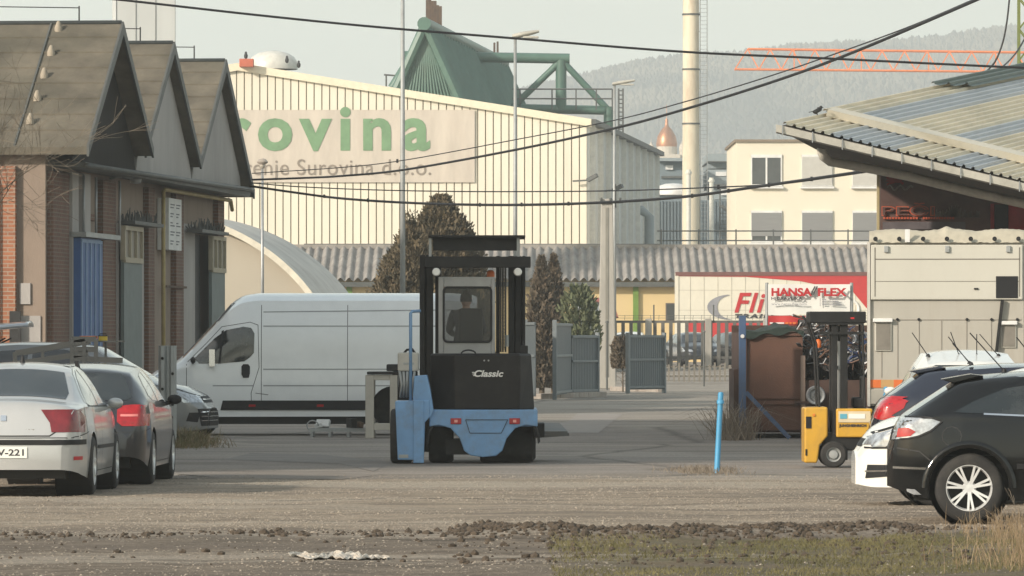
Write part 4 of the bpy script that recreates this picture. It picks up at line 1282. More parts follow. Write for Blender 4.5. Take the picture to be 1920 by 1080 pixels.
def mirror(mb):
    o = MB(); o.add([(x, -y, z) for x, y, z in mb.v], [tuple(reversed(f)) for f in mb.f]); return o
def merge(*ms):
    o = MB()
    for m_ in ms: o.add(m_.v, m_.f)
    return o

def wheel(parent, x, y, r, w=.2, rim=.21, ns=7, style='twin', rimmat='rim'):
    s = 1 if y > 0 else -1
    t = MB()
    prof = [(rim, -w / 2), (rim + .02, -w / 2 - .004), (r - .035, -w / 2), (r - .012, -w / 2 + .015), (r, -w / 2 + .04), (r, 0), (r, w / 2 - .04), (r - .012, w / 2 - .015), (r - .035, w / 2), (rim + .02, w / 2 + .004), (rim, w / 2)]
    t.lathe(prof, (x, y, r), 'y', 40)
    to = t.build('wheel', M['rubber'], parent, smooth=True, angle=R(50))
    rm = MB()
    f = s * w / 2
    rm.lathe([(rim + .004, f * .98), (rim - .006, f * .98), (rim - .02, f * .7), (rim - .02, -f * .8)], (x, y, r), 'y', 40)
    rm.lathe([(0, f * .86), (.05, f * .84), (.065, f * .6)], (x, y, r), 'y', 20)
    for k in range(ns):
        for dd in ((-.12, .12) if style == 'twin' else (0,)):
            a = 2 * PI * k / ns + dd + .3
            a0 = 2 * PI * k / ns + dd * .6 + .3
            p0 = Vector((x + .04 * math.cos(a0), y + f * .72, r + .04 * math.sin(a0)))
            p1 = Vector((x + (rim - .008) * math.cos(a), y + f * .84, r + (rim - .008) * math.sin(a)))
            rm.beam(p0, p1, .022, .03 if style == 'twin' else .036, up=(0, 1, 0))
    rm.build('rim', M[rimmat], to, smooth=True, angle=R(35))
    dk = MB(); dk.lathe([(rim - .01, f * .1), (0, f * .1)], (x, y, r), 'y', 24); dk.build('brake_disc', M['steel_dark'], to)
    return to

def paint(name, col, metal=.0, rough=.28, coat=.8, var=.03):
    m = mat(name, col, rough, metal=metal, var=var, scale=3, coat=coat, spec=(.25 if max(col) < .02 else .5), dirt=.2, dirt_col=tuple(c * .7 + .012 for c in col), dscale=1.3)
    return m

def make_car(name, label, S, mt, loc, rz, group='parked cars'):
    """S holds the body numbers plus patches: list of (part name, material, [(axis, poly)], kwargs)"""
    t = thing(name, label, 'car', loc, rz, group)
    body = loft_body(S)
    body.build('body', mt, t, smooth=True, angle=R(38))
    bv = bvh_of(body)
    L = S['L']; wmid = S['hw'] - .11
    und = MB(); und.box(-L / 2 + .25, L / 2 - .25, -wmid + .15, wmid - .15, .2, .62)
    und.build('underbody', M['black'], t)
    for i, (xc, Rr) in enumerate(S['wheels']):
        for sy in (1, -1):
            wheel(t, xc - L / 2, sy * (S['hw'] - .125), S['wz'], S.get('tw', .205), S.get('rim', .205), S.get('ns', 7), S.get('style', 'twin'))
    wl_ = MB()
    for xc, Rr in S['wheels']:
        for sy in (1, -1):
            wl_.lathe([(Rr - .004, sy * (S['hw'] - .05)), (Rr - .004, sy * (S['hw'] - .42)), (0, sy * (S['hw'] - .42))], (xc - L / 2, 0, S['wz']), 'y', 28)
    wo = wl_.build_each('wheel_arch_liner', M['black'], t)
    seams = []
    for item in S['patches']:
        nm, mname, specs = item[0], item[1], item[2]
        kw = item[3] if len(item) > 3 else {}
        specs = [(a, [(u - L / 2, v) for u, v in poly]) if a in 'LRT' else (a, poly) for a, poly in specs]
        if kw.get('line'):
            m_ = merge(*[line_patch(bv, a, poly, kw.get('w', .01), kw.get('off', .003)) for a, poly in specs])
            kw = dict(kw)
        else:
            m_ = patch(bv, specs, kw.get('off', .004), kw.get('res', .06))
        if kw.get('both'):
            m_ = merge(m_, mirror(m_)) if kw.get('both') != 'split' else m_
        if not m_.v: continue
        (m_.build_each if nm in ('bumper_seam', 'grille', 'rear_window') else m_.build)(nm, M[mname] if isinstance(mname, str) else mname, t, smooth=True, fix=False)
        if kw.get('both') == 'split': mirror(m_).build(nm, M[mname] if isinstance(mname, str) else mname, t, smooth=True, fix=False)
    # mirrors
    for sy in (1, -1):
        x, y, z = S['mirror']
        m_ = MB()
        def blob(u, v):
            a, b = 2 * PI * u, PI * (v - .5)
            return (x + .055 * math.cos(b) * math.cos(a), sy * (y + .10 + .11 * math.cos(b) * math.sin(a) * 1.0), z + .07 * math.sin(b))
        m_.grid(blob, 16, 10, closed_u=True)
        m_.v = [(x + (a_ - x) * .85, sy * (y + .08) + (b_ - sy * (y + .08)) * .8, z + (c_ - z) * .85) for a_, b_, c_ in m_.v]
        m_.beam((x + .02, sy * (y - .06), z - .05), (x, sy * (y + .08), z - .03), .03, .05)
        mo = m_.build('door_mirror', S.get('mirmat', M['plastic']) , t, smooth=True)
    return t, bv, body

def bar(mb, pts, r=.008): mb.tube(pts, r, 6)

M['light_red_dark'] = mat('light_red_dark', (0.16, 0.012, 0.015), 0.15, coat=0.5, var=0.25, scale=12)
M['light_red'] = mat('light_red2', (0.36, 0.010, 0.014), 0.2, coat=0.4, var=0.25, scale=12)
# ---- silver saloon (rear three quarter, left edge)
def hat(L, pts): return pts
silver = paint('paint_silver', (.47, .47, .46), metal=.3, rough=.3)
def saloon_spec():
    L = 4.68
    return dict(L=L, H=1.45, hw=.905, zlo=.98, bz=.93, wh=.80, wr=.62, wz=.325, rim=.215, tw=.215, ns=7, style='one',
        top=[(0, .58), (.02, .72), (.06, .90), (.10, 1.0), (.16, 1.035), (.62, 1.055), (.75, 1.09), (1.45, 1.385), (1.75, 1.43), (2.2, 1.45), (2.75, 1.42), (3.0, 1.36), (3.75, 1.0), (4.2, .9), (4.5, .78), (4.62, .66), (L, .5)],
        belt=[(0, .5), (.1, .93), (.6, .97), (2.5, .93), (3.6, .90), (4.3, .78), (L, .45)],
        half=[(0, .62), (.02, .68), (.08, .76), (.2, .83), (.5, .885), (1.2, .905), (3.4, .905), (4.1, .86), (4.5, .74), (4.62, .6), (L, .45)],
        sill=[(0, .30), (.3, .24), (.6, .2), (4.0, .2), (4.4, .24), (L, .3)],
        wheels=[(1.06, .365), (3.79, .365)], mirmat=silver, mirror=(4.68 - 1.55 - 2.34, .83, .98), gb=.03, shoulder=.07, patches=[
        ('rear_window', 'car_glass', [('T', [(.72, -.60), (.72, .60), (.9, .62), (1.42, .52), (1.42, -.52), (.9, -.62)])], dict(res=.07)),
        ('windscreen', 'car_glass', [('T', [(3.68, -.66), (3.68, .66), (3.02, .52), (3.02, -.52)])]),
        ('side_window', 'car_glass', [('R', [(.98, 1.0), (1.2, 1.12), (1.5, 1.27), (1.85, 1.355), (1.95, 1.36), (1.95, .97), (1.1, .975)])], dict(both='split')),
        ('side_window', 'car_glass', [('R', [(2.02, .965), (2.02, 1.365), (2.4, 1.37), (2.72, 1.33), (3.25, 1.09), (3.42, .96)])], dict(both='split')),
        ('window_trim', 'plastic', [('R', [(.95, .975), (3.5, .945)])], dict(line=1, w=.02, both='split')),
        ('window_trim', 'chrome', [('R', [(.95, 1.01), (1.5, 1.31), (1.9, 1.40), (2.4, 1.41), (2.78, 1.36), (3.5, .97)])], dict(line=1, w=.016, both='split', off=.006)),
        ('tail_light', 'light_red_dark', [('B', [(-.52, .70), (-.50, .80), (-.40, .94), (-.86, .94), (-.90, .86), (-.88, .70)]), ('R', [(.0, .72), (.42, .79), (.50, .86), (.30, .93), (.06, .93)])], dict(both='split', off=.008, res=.04)),
        ('boot_seam', 'seam', [('B', [(-.86, .90), (-.50, .66), (.50, .66), (.86, .90)])], dict(line=1, w=.014)),
        ('bumper_strip', 'plastic', [('B', [(-.88, .565), (-.88, .62), (.88, .62), (.88, .565)]), ('R', [(.02, .565), (.02, .62), (.42, .62), (.42, .565)]), ('L', [(.02, .565), (.02, .62), (.42, .62), (.42, .565)])], dict(off=.01)),
        ('bumper_seam', 'seam', [('B', [(-.88, .64), (.88, .64)]), ('R', [(.03, .64), (.62, .70)])], dict(line=1, w=.01)),
        ('door_seam', 'seam', [('R', [(1.32, .96), (1.22, .8), (1.42, .45), (1.45, .26)]), ('R', [(1.98, .95), (2.02, .26)]), ('R', [(3.3, .92), (3.32, .26)]), ('R', [(1.45, .26), (3.32, .26)])], dict(line=1, w=.01, both='split')),
        ('door_strip', 'plastic', [('R', [(1.5, .50), (1.5, .54), (3.3, .53), (3.3, .49)])], dict(off=.012, both='split')),
        ('reflector', 'sign_red', [('R', [(.10, .40), (.10, .44), (.3, .44), (.3, .40)])], dict(both='split', off=.006)),
        ('emblem', 'chrome', [('B', [(-.03, .82), (-.03, .88), (.03, .88), (.03, .82)])], dict(off=.01)),
        ('number_plate', 'sign_white', [('B', [(-.26, .425), (-.26, .545), (.26, .545), (.26, .425)])], dict(off=.014)),
        ])
X = lambda px, Z: (px - CX) / FPX * Z
SP = saloon_spec()
SP['L'] = 4.68
rear_y = 61.05
car_heading = PI / 2 - R(1.2)
ctr = Vector((-5.415, rear_y + 2.34, 0))
sal, bvS, bodyS = make_car('saloon_car', 'silver saloon car parked nose away at the left edge of the yard', SP, silver, ctr, car_heading)
# writing on the plate and boot (faces backwards, local -x)
def rear_text(t, s, y, z, h, width, x, m_, nm, th=.004):
    mb = MB(); text(mb, s, (x, y, z), (0, -1, 0), (0, 0, 1), h, width, th=th, bold=.015)
    return mb.build(nm, m_, t)
hitx = bvS.ray_cast(Vector((-12, 0, .48)), Vector((1, 0, 0)))[0].x
rear_text(sal, 'LJ FV-221', .235, .452, .068, .46, hitx - .016, M['sign_black'], 'plate_lettering')
hx = bvS.ray_cast(Vector((-12, -.4, .74)), Vector((1, 0, 0)))[0].x
rear_text(sal, '407', -.22, .70, .035, .12, hx - .006, M['chrome'], 'boot_lettering')
mb = MB(); mb.lathe([(0, 0), (.03, 0), (.015, .08), (0, .1)], (-.35, 0, 1.43), 'z', 8); mb.build('roof_aerial', M['plastic'], sal)

# ---- generic hatchback numbers
def hatch_spec(L=4.32, H=1.43, hw=.885, boot=.0, **kw):
    d = dict(L=L, H=H, hw=hw, zlo=1.0, bz=.95, wh=.80, wr=.64, wz=.315, rim=.21, tw=.205, ns=5, style='twin',
        top=[(0, .62), (.02, .78), (.06, .93), (.12, .99), (.55, 1.28), (.62, 1.335), (.75, 1.36), (1.5, H - .01), (2.0, H), (2.45, H - .035), (2.68, H - .09), (3.35, 1.0), (3.5, .96), (3.95, .86), (4.18, .74), (4.28, .62), (L, .48)],
        belt=[(0, .5), (.12, .92), (.5, .98), (2.4, .93), (3.3, .88), (3.9, .78), (L, .45)],
        half=[(0, .60), (.02, .68), (.08, .78), (.2, .84), (.5, hw - .01), (1.0, hw), (3.3, hw), (3.8, hw - .04), (4.1, hw - .14), (4.25, hw - .28), (L, .42)],
        sill=[(0, .34), (.25, .25), (.5, .2), (3.8, .2), (4.1, .22), (L, .28)],
        wheels=[(.82, .355), (3.46, .355)], mirror=(3.02 - L / 2, .82, .97), gb=.03, shoulder=.06, patches=[
        ('rear_window', 'car_glass', [('B', [(-.60, .99), (-.66, 1.02), (-.53, 1.27), (-.48, 1.30), (.48, 1.30), (.53, 1.27), (.66, 1.02), (.60, .99)])], dict(res=.05)),
        ('windscreen', 'car_glass', [('T', [(3.30, -.66), (3.30, .66), (2.72, .54), (2.72, -.54)])]),
        ('side_window', 'car_glass', [('R', [(.78, 1.04), (.90, 1.16), (1.22, 1.27), (1.62, 1.31), (1.62, .97), (1.05, .98)])], dict(both='split')),
        ('side_window', 'car_glass', [('R', [(1.69, .965), (1.69, 1.315), (2.1, 1.33), (2.45, 1.28), (2.9, 1.06), (3.05, .95)])], dict(both='split')),
        ('tail_light', 'light_red', [('B', [(-.55, .75), (-.52, .90), (-.9, .93), (-.9, .74)]), ('R', [(.0, .75), (.22, .78), (.30, .88), (.22, .95), (.0, .93)])], dict(both='split', off=.008, res=.04)),
        ('boot_seam', 'seam', [('B', [(-.7, .95), (-.56, .74), (-.5, .62), (.5, .62), (.56, .74), (.7, .95)])], dict(line=1, w=.012)),
        ('bumper_seam', 'seam', [('B', [(-.86, .62), (.86, .62)]), ('R', [(.0, .62), (.45, .66)])], dict(line=1, w=.01)),
        ('door_seam', 'seam', [('R', [(1.12, .96), (1.2, .5), (1.3, .26)]), ('R', [(1.66, .95), (1.68, .26)]), ('R', [(2.95, .92), (2.9, .6), (2.92, .26)]), ('R', [(1.3, .26), (2.92, .26)])], dict(line=1, w=.01, both='split')),
        ('headlight', 'light_clear', [('F', [(-.82, .60), (-.80, .72), (-.5, .69), (-.42, .60)]), ('R', [(L - .16, .60), (L - .6, .76), (L - .35, .755), (L - .1, .68)])], dict(both='split', off=.006, res=.04)),
        ('grille', 'plastic', [('F', [(-.40, .60), (-.40, .67), (.40, .67), (.40, .60)]), ('F', [(-.5, .28), (-.55, .42), (.55, .42), (.5, .28)])], dict(off=.006)),
        ('number_plate', 'sign_white', [('B', [(-.26, .44), (-.26, .55), (.26, .55), (.26, .44)])], dict(off=.012)),
        ])
    d.update(kw)
    return d
def repl(S, name, item):
    S['patches'] = [p for p in S['patches'] if p[0] != name] + ([item] if item else [])

# ---- dark grey hatchback in front of the saloon
grey = paint('paint_dark_grey', (.016, .017, .021), metal=.2, rough=.3)
S2 = hatch_spec(H=1.42)
repl(S2, 'tail_light', None)
S2['patches'] += [
    ('tail_light', 'light_red', [('B', [(-.50, .74), (-.50, .88), (-.60, .93), (-.9, .93), (-.9, .74), (-.84, .69), (-.56, .69)]), ('R', [(.0, .72), (.12, .70), (.24, .80), (.26, .93), (.0, .94)])], dict(both='split', off=.010, res=.04)),
    ('tail_light_band', mat('lamp_pink', (.75, .22, .2), .2, coat=.6), [('B', [(-.54, .80), (-.54, .825), (-.86, .83), (-.86, .80)])], dict(both='split', off=.014))]
h2 = make_car('hatchback_car', 'dark grey hatchback with red tail lights parked beyond the silver saloon', S2, grey, (-5.03, 66.0 + 2.16, 0), PI / 2 - R(1.5))[0]
mb = MB(); mb.prism([(-1.93 + .35, 1.36), (-1.93 + .16, 1.45), (-1.93 + .12, 1.45), (-1.93 + .12, 1.36)], 'y', -.02, .02); mb.build('roof_aerial', M['plastic'], h2)

# ---- silver people carrier, front end pointing right
S3 = hatch_spec(L=4.77, H=1.66, hw=.92,
    top=[(0, .62), (.02, .85), (.06, 1.05), (.14, 1.15), (.5, 1.45), (.6, 1.56), (.9, 1.62), (1.6, 1.66), (2.4, 1.65), (2.9, 1.58), (3.75, 1.08), (3.9, 1.02), (4.35, .92), (4.6, .80), (4.72, .66), (4.77, .5)],
    belt=[(0, .5), (.12, 1.0), (2.4, .99), (3.6, .94), (4.3, .84), (4.77, .45)],
    half=[(0, .62), (.02, .7), (.08, .8), (.2, .87), (.5, .91), (1.0, .92), (3.7, .92), (4.2, .88), (4.5, .78), (4.68, .62), (4.77, .45)],
    sill=[(0, .34), (.25, .25), (.5, .2), (4.2, .2), (4.5, .2), (4.77, .24)],
    wheels=[(.95, .37), (3.80, .37)], mirror=(3.45 - 2.385, .85, 1.03), wz=.33)
S3['patches'] = [
    ('windscreen', 'car_glass', [('T', [(3.70, -.68), (3.70, .68), (2.95, .56), (2.95, -.56)])]),
    ('side_window', 'car_glass', [('R', [(.55, 1.08), (.75, 1.35), (1.25, 1.50), (1.8, 1.53), (1.8, 1.03)])], dict(both='split')),
    ('side_window', 'car_glass', [('R', [(1.88, 1.03), (1.88, 1.53), (2.4, 1.53), (2.8, 1.44), (3.35, 1.12), (3.45, 1.01)])], dict(both='split')),
    ('headlight', 'light_clear', [('F', [(-.86, .66), (-.84, .80), (-.5, .74), (-.42, .66)]), ('R', [(4.66, .66), (4.05, .86), (4.05, .89), (4.4, .83), (4.68, .74)])], dict(both='split', off=.006, res=.04)),
    ('grille', 'plastic', [('F', [(-.40, .66), (-.36, .76), (.36, .76), (.40, .66)]), ('F', [(-.6, .28), (-.66, .56), (.66, .56), (.6, .28)])], dict(off=.008)),
    ('grille_bar', 'chrome', [('F', [(-.6, .36), (-.6, .375), (.6, .375), (.6, .36)]), ('F', [(-.6, .43), (-.6, .445), (.6, .445), (.6, .43)]), ('F', [(-.62, .50), (-.62, .515), (.62, .515), (.62, .50)]), ('F', [(-.38, .70), (-.38, .715), (.38, .715), (.38, .70)])], dict(off=.014)),
    ('fog_light_surround', 'plastic', [('R', [(4.62, .34), (4.45, .36), (4.5, .50), (4.66, .50)])], dict(both='split', off=.006)),
    ('door_seam', 'seam', [('R', [(1.84, 1.02), (1.86, .26)]), ('R', [(3.15, 1.0), (3.12, .26)])], dict(line=1, w=.01, both='split')),
    ('bonnet_seam', 'seam', [('R', [(3.7, .98), (4.3, .88), (4.6, .77)])], dict(line=1, w=.01, both='split')),
]
silver_dk = paint('paint_silver_grey', (.21, .215, .215), metal=.45, rough=.35)
zc = 94.0
make_car('people_carrier', 'silver grey people carrier pointing right behind the steel post', S3, silver_dk, (X(400, zc) - 2.35, zc, 0), R(-7))

# ---- white van
VL = 5.99
def van_spec():
    return dict(L=VL, H=2.52, hw=1.02, zlo=1.15, bz=1.25, wh=.88, wr=.83, wz=.345, rim=.20, tw=.215, ns=5, style='one', sig=.05, crn=.14, crn0=.10, tuck=.03, shoulder=.02, gb=.05,
        top=[(0, 2.42), (.03, 2.47), (.10, 2.50), (.5, 2.52), (3.9, 2.52), (4.15, 2.48), (4.35, 2.36), (4.55, 2.12), (5.18, 1.45), (5.32, 1.33), (5.75, 1.12), (5.9, .98), (5.96, .8), (VL, .6)],
        belt=[(0, 1.35), (4.0, 1.3), (5.2, 1.2), (5.7, 1.0), (VL, .5)],
        half=[(0, .93), (.02, .97), (.08, 1.0), (.3, 1.02), (5.0, 1.02), (5.4, .98), (5.75, .88), (5.9, .74), (VL, .6)],
        sill=[(0, .42), (.2, .34), (5.4, .33), (5.8, .3), (VL, .32)],
        wheels=[(1.02, .43), (5.055, .43)], mirror=(5.0 - VL / 2, .99, 1.33), patches=[
        ('windscreen', 'car_glass', [('T', [(5.2, -.74), (5.2, .74), (4.62, .68), (4.62, -.68)])]),
        ('roof_front_trim', 'plastic', [('R', [(4.28, 2.34), (4.56, 2.02), (4.62, 2.00), (4.36, 2.33)])], dict(both='split', off=.006)),
        ('door_window', 'car_glass', [('L', [(4.0, 1.38), (3.93, 1.46), (3.92, 1.80), (3.98, 1.90), (4.12, 1.92), (4.42, 1.86), (4.62, 1.72), (4.98, 1.36), (4.9, 1.27), (4.55, 1.27), (4.1, 1.31)])], dict(both='split', off=.008)),
        ('door_window_trim', 'plastic', [('L', [(4.56, 1.27), (4.5, 1.84), (4.46, 1.86), (4.52, 1.27)])], dict(both='split', off=.014)),
        ('door_handle', 'plastic', [('L', [(4.02, 1.02), (4.0, 1.1), (4.0, 1.22), (4.03, 1.26), (4.12, 1.26), (4.15, 1.22), (4.15, 1.08), (4.12, 1.02)])], dict(both='split', off=.018)),
        ('seam_lines', 'seam', [('L', [(3.86, 1.95), (3.84, 1.2), (3.98, .75), (3.97, .46)]), ('L', [(3.86, 1.95), (4.0, 2.0), (4.5, 1.92), (4.75, 1.65), (5.1, 1.3)]), ('L', [(5.12, 1.26), (5.12, .80)]),
                              ('L', [(3.80, 2.3), (3.80, .46)]), ('L', [(2.28, 2.3), (2.28, .46)]), ('L', [(3.9, .75), (3.68, .72)])], dict(line=1, w=.010, both='split')),
        ('body_groove', mat('van_groove', (.30, .31, .31), .5), [('L', [(.05, 1.93), (3.76, 1.93)]), ('L', [(.05, 1.17), (3.76, 1.17)]), ('L', [(.05, .88), (3.76, .88)]), ('L', [(3.95, .88), (4.65, .88)]), ('L', [(.05, 2.22), (3.76, 2.18)])], dict(line=1, w=.02, both='split')),
        ('side_moulding', 'plastic', [('L', [(1.55, .45), (1.55, .62), (4.48, .62), (4.52, .45)]), ('L', [(.0, .45), (.0, .62), (.5, .62), (.5, .45)])], dict(both='split', off=.02, res=.12)),
        ('side_marker', 'light_red', [('L', [(2.7, .51), (2.7, .55), (2.82, .55), (2.82, .51)]), ('L', [(1.75, .51), (1.75, .55), (1.87, .55), (1.87, .51)]), ('L', [(3.9, .51), (3.9, .55), (4.02, .55), (4.02, .51)])], dict(off=.026)),
        ('headlight', 'light_clear', [('L', [(5.5, .98), (5.62, 1.08), (5.85, .98), (5.9, .82), (5.7, .82)])], dict(both='split')),
        ])
van_paint = paint('paint_white', (.76, .78, .78), rough=.3, coat=.7)
zv = 101.3
SV = van_spec(); SV['mirmat'] = M['plastic']
vx1 = X(264, zv)
# heading -X: near side is the van's left
van, bvV, _ = make_car('delivery_van', 'white high roofed panel van parked broadside with its nose to the workshop', SV, van_paint, (vx1 + VL / 2, zv, 0), PI)
van['category'] = 'van'
mb = MB(); mb.box(1.62, 1.72, 1.02, 1.1, 1.22, 1.52); mb.build('mirror_glass', M['chrome'], van)

# ---- right hand cars
black = paint('paint_black', (.006, .0065, .007), rough=.16, coat=.45)
LO = 4.30
SO = hatch_spec(L=LO, H=1.43, hw=.88, rim=.215, ns=7, style='twin', wz=.322,
    top=[(0, .60), (.02, .78), (.06, .92), (.10, .97), (.30, 1.10), (.62, 1.31), (.70, 1.34), (.9, 1.37), (1.5, 1.42), (2.0, 1.43), (2.5, 1.40), (2.7, 1.34), (3.35, 1.0), (3.5, .96), (3.95, .86), (4.18, .74), (4.28, .62), (LO, .48)],
    wheels=[(.76, .375), (3.37, .375)], half=[(0, .60), (.02, .68), (.08, .77), (.2, .83), (.42, .87), (.7, .89), (1.2, .875), (3.2, .88), (3.8, .84), (4.1, .74), (4.25, .6), (LO, .42)],
    belt=[(0, .5), (.12, .93), (.5, .99), (1.2, .98), (2.4, .93), (3.3, .88), (3.9, .78), (LO, .45)])
SO['patches'] = [
    ('rear_window', 'car_glass', [('T', [(.12, -.62), (.12, .62), (.60, .55), (.60, -.55)])], dict(res=.05)),
    ('windscreen', 'car_glass', [('T', [(3.30, -.66), (3.30, .66), (2.72, .54), (2.72, -.54)])]),
    ('side_window', 'car_glass', [('R', [(.62, 1.02), (.80, 1.12), (1.1, 1.24), (1.5, 1.30), (1.62, 1.31), (1.62, .985), (1.2, 1.0)])], dict(both='split', off=.005)),
    ('side_window', 'car_glass', [('R', [(1.66, .98), (1.66, 1.31), (2.1, 1.325), (2.45, 1.28), (2.9, 1.06), (3.05, .94)])], dict(both='split', off=.005)),
    ('window_trim', 'chrome', [('R', [(.90, 1.005), (1.6, .975), (3.05, .935)])], dict(line=1, w=.016, both='split', off=.008)),
    ('tail_light', 'light_clear', [('R', [(.05, .765), (.09, .965), (.42, .96), (.50, .935), (.40, .855), (.30, .81), (.2, .785)])], dict(both='split', off=.012, res=.035)),
    ('tail_light_lens', 'light_red', [('R', [(.10, .79), (.22, .80), (.27, .84), (.2, .88), (.11, .87)])], dict(both='split', off=.018, res=.035)),
    ('tail_light_rim', 'plastic', [('R', [(.05, .765), (.2, .78), (.30, .80), (.41, .85), (.51, .935), (.42, .968), (.09, .972), (.045, .765)])], dict(line=1, w=.014, both='split', off=.015)),
    ('fuel_flap', 'seam', [('R', [(.60 + .09 * math.cos(a * PI / 6), .80 + .09 * math.sin(a * PI / 6)) for a in range(13)])], dict(line=1, w=.007)),
    ('bumper_seam', 'seam', [('R', [(.03, .70), (.30, .66), (.42, .56)]), ('B', [(-.86, .68), (.86, .68)])], dict(line=1, w=.012, both='split')),
    ('bumper_strip', 'chrome', [('R', [(.06, .50), (.06, .52), (.38, .51), (.38, .49)])], dict(both='split', off=.008)),
    ('reflector', 'light_clear', [('R', [(.04, .26), (.04, .32), (.26, .31), (.32, .26)])], dict(both='split', off=.012)),
    ('door_seam', 'seam', [('R', [(1.62, .97), (1.52, .6), (1.5, .26)]), ('R', [(2.95, .92), (2.9, .6), (2.92, .26)]), ('R', [(1.5, .26), (2.92, .26)])], dict(line=1, w=.01, both='split')),
    ('side_strip', 'plastic', [('R', [(1.2, .50), (1.2, .55), (2.95, .54), (2.95, .49)])], dict(off=.012, both='split')),
    ('number_plate', 'sign_white', [('B', [(-.26, .44), (-.26, .55), (.26, .55), (.26, .44)])], dict(off=.012)),
]
zo = 53.0
ang = R(-4.0)
wx = X(1817, 52.75)
# rear right wheel stands at wx; heading = +X turned slightly away
hd = Vector((math.cos(ang), math.sin(ang), 0)); rt_ = Vector((math.sin(ang), -math.cos(ang), 0))
ctr = Vector((wx, 52.75, 0)) - hd * (.76 - LO / 2) - rt_ * .78
opel, bvO, _ = make_car('black_hatchback', 'glossy black hatchback with twin spoke alloy wheels at the right edge', SO, black, ctr, ang)
opel.name = 'hatchback_car'
mb = MB()
for sy in (1, -1):
    sp_ = [];
arch = MB()
for k in range(20):
    a0, a1 = PI * k / 20, PI * (k + 1) / 20
    for r_, (u0, u1) in ((.375, (a0, a1)),):
        q = []
        for a in (u0, u1):
            for rr, yy in ((.372, -.885), (.372, -.898), (.43, -.895), (.44, -.878)):
                q.append((.76 - LO / 2 + rr * math.cos(a), yy, .322 + rr * math.sin(a)))
        arch.add(q, [(0, 1, 5, 4), (1, 2, 6, 5), (2, 3, 7, 6)])
arch.build('wheel_arch_flare', black, opel, smooth=True)
# spoiler lip
mb = MB(); mb.prism([(-2.15 + .50, 1.325), (-2.15 + .78, 1.375), (-2.15 + .9, 1.36), (-2.15 + .62, 1.29)], 'y', -.54, .54); mb.build('spoiler', black, opel, bevel=.01)
def aerial(t, x, y, z, l, lean=-.5):
    mb = MB(); mb.tube([(x, y, z), (x + lean * l, y, z + l)], .006, 6); mb.lathe([(.03, 0), (.02, .03), (0, .04)], (x, y, z - .01), 'z', 8); return mb.build('aerial', M['plastic'], t)
aerial(opel, -1.05, .1, 1.40, .36, -.9)
aerial(opel, -.70, -.1, 1.42, .30, -.8)

# white hatchback, nose to the left, beyond the black one
white = paint('paint_bright_white', (.74, .73, .68), rough=.25)
SG = hatch_spec(L=4.26, H=1.45, hw=.90)
repl(SG, 'headlight', None); repl(SG, 'grille', None)
SG['half'] = [q for q in SG['half'] if q[0] < 3.3] + [(4.26 - d * .8, .90 * (.50 + .50 * (1 - (1 - d) ** 2.4) ** .62)) for d in (1, .9, .8, .7, .6, .5, .4, .3, .22, .15, .1, .06, .03, 0)]
SG['top'] = [q for q in SG['top'] if q[0] < 3.9] + [(3.9, .885), (4.08, .80), (4.17, .70), (4.23, .58), (4.26, .44)]
SG['sig'] = .06
SG['sill'] = [(0, .34), (.25, .25), (.5, .2), (3.8, .19), (4.1, .19), (4.26, .22)]
Lg = 4.26
SG['patches'] += [
    ('headlight', 'light_clear', [('F', [(-.84, .62), (-.86, .74), (-.62, .74), (-.44, .66), (-.44, .62)]), ('L', [(Lg - .16, .60), (Lg - .30, .61), (Lg - .44, .66), (Lg - .66, .80), (Lg - .40, .79), (Lg - .12, .70)])], dict(both='split', off=.008, res=.035)),
    ('headlight_surround', 'plastic', [('L', [(Lg - .10, .59), (Lg - .30, .595), (Lg - .46, .65), (Lg - .70, .81), (Lg - .40, .805), (Lg - .10, .715)])], dict(line=1, w=.018, both='split', off=.012)),
    ('grille', 'plastic', [('F', [(-.44, .60), (-.44, .68), (.44, .68), (.44, .60)]), ], dict(off=.006)),
    ('fog_light_surround', 'plastic', [('L', [(Lg - .10, .28), (Lg - .12, .42), (Lg - .38, .42), (Lg - .40, .31)])], dict(both='split', off=.008)),
    ('fog_light_blade', 'chrome', [('L', [(Lg - .10, .345), (Lg - .10, .36), (Lg - .38, .37), (Lg - .38, .355)])], dict(both='split', off=.014)),
    ('bonnet_seam', 'seam', [('L', [(Lg - .95, .88), (Lg - .62, .83), (Lg - .36, .80), (Lg - .10, .72)])], dict(line=1, w=.01, both='split')),
]
zgf = 59.3
hgo = PI - R(1)
nose = X(1622, 58.4)
cg = Vector((nose, 58.4, 0)) - Vector((math.cos(hgo), math.sin(hgo), 0)) * (Lg / 2 - .1) + Vector((0, .35, 0))
make_car('white_hatchback', 'bright white hatchback whose nose and headlight show left of the black car', SG, white, cg, hgo)[0].name = 'hatchback_car'

# dark blue hatchback, tail to the left
blue = paint('paint_dark_blue', (.012, .015, .028), rough=.18, coat=1.0)
SB = hatch_spec(L=4.2, H=1.42, hw=.88)
repl(SB, 'tail_light', ('tail_light', 'light_red', [('B', [(-.46, .78), (-.52, .96), (-.66, 1.02), (-.9, 1.0), (-.9, .80), (-.8, .74)]), ('R', [(.0, .76), (.18, .76), (.38, .88), (.42, .97), (.3, 1.01), (.0, 1.01)])], dict(both='split', off=.010, res=.035)))
repl(SB, 'rear_window', ('rear_window', M['car_glass'], [('B', [(-.58, 1.03), (-.62, 1.06), (-.50, 1.30), (.50, 1.30), (.62, 1.06), (.58, 1.03)])], dict(res=.05)))
zb = 67.5
hb = R(-2)
cb = Vector((X(1640, zb), zb, 0)) + Vector((math.cos(hb), math.sin(hb), 0)) * 2.1 + Vector((.0, .9, 0))
bl = make_car('blue_hatchback', 'dark blue hatchback with one red tail light showing beyond the white bonnet', SB, blue, cb, hb)[0]; bl.name = 'hatchback_car'
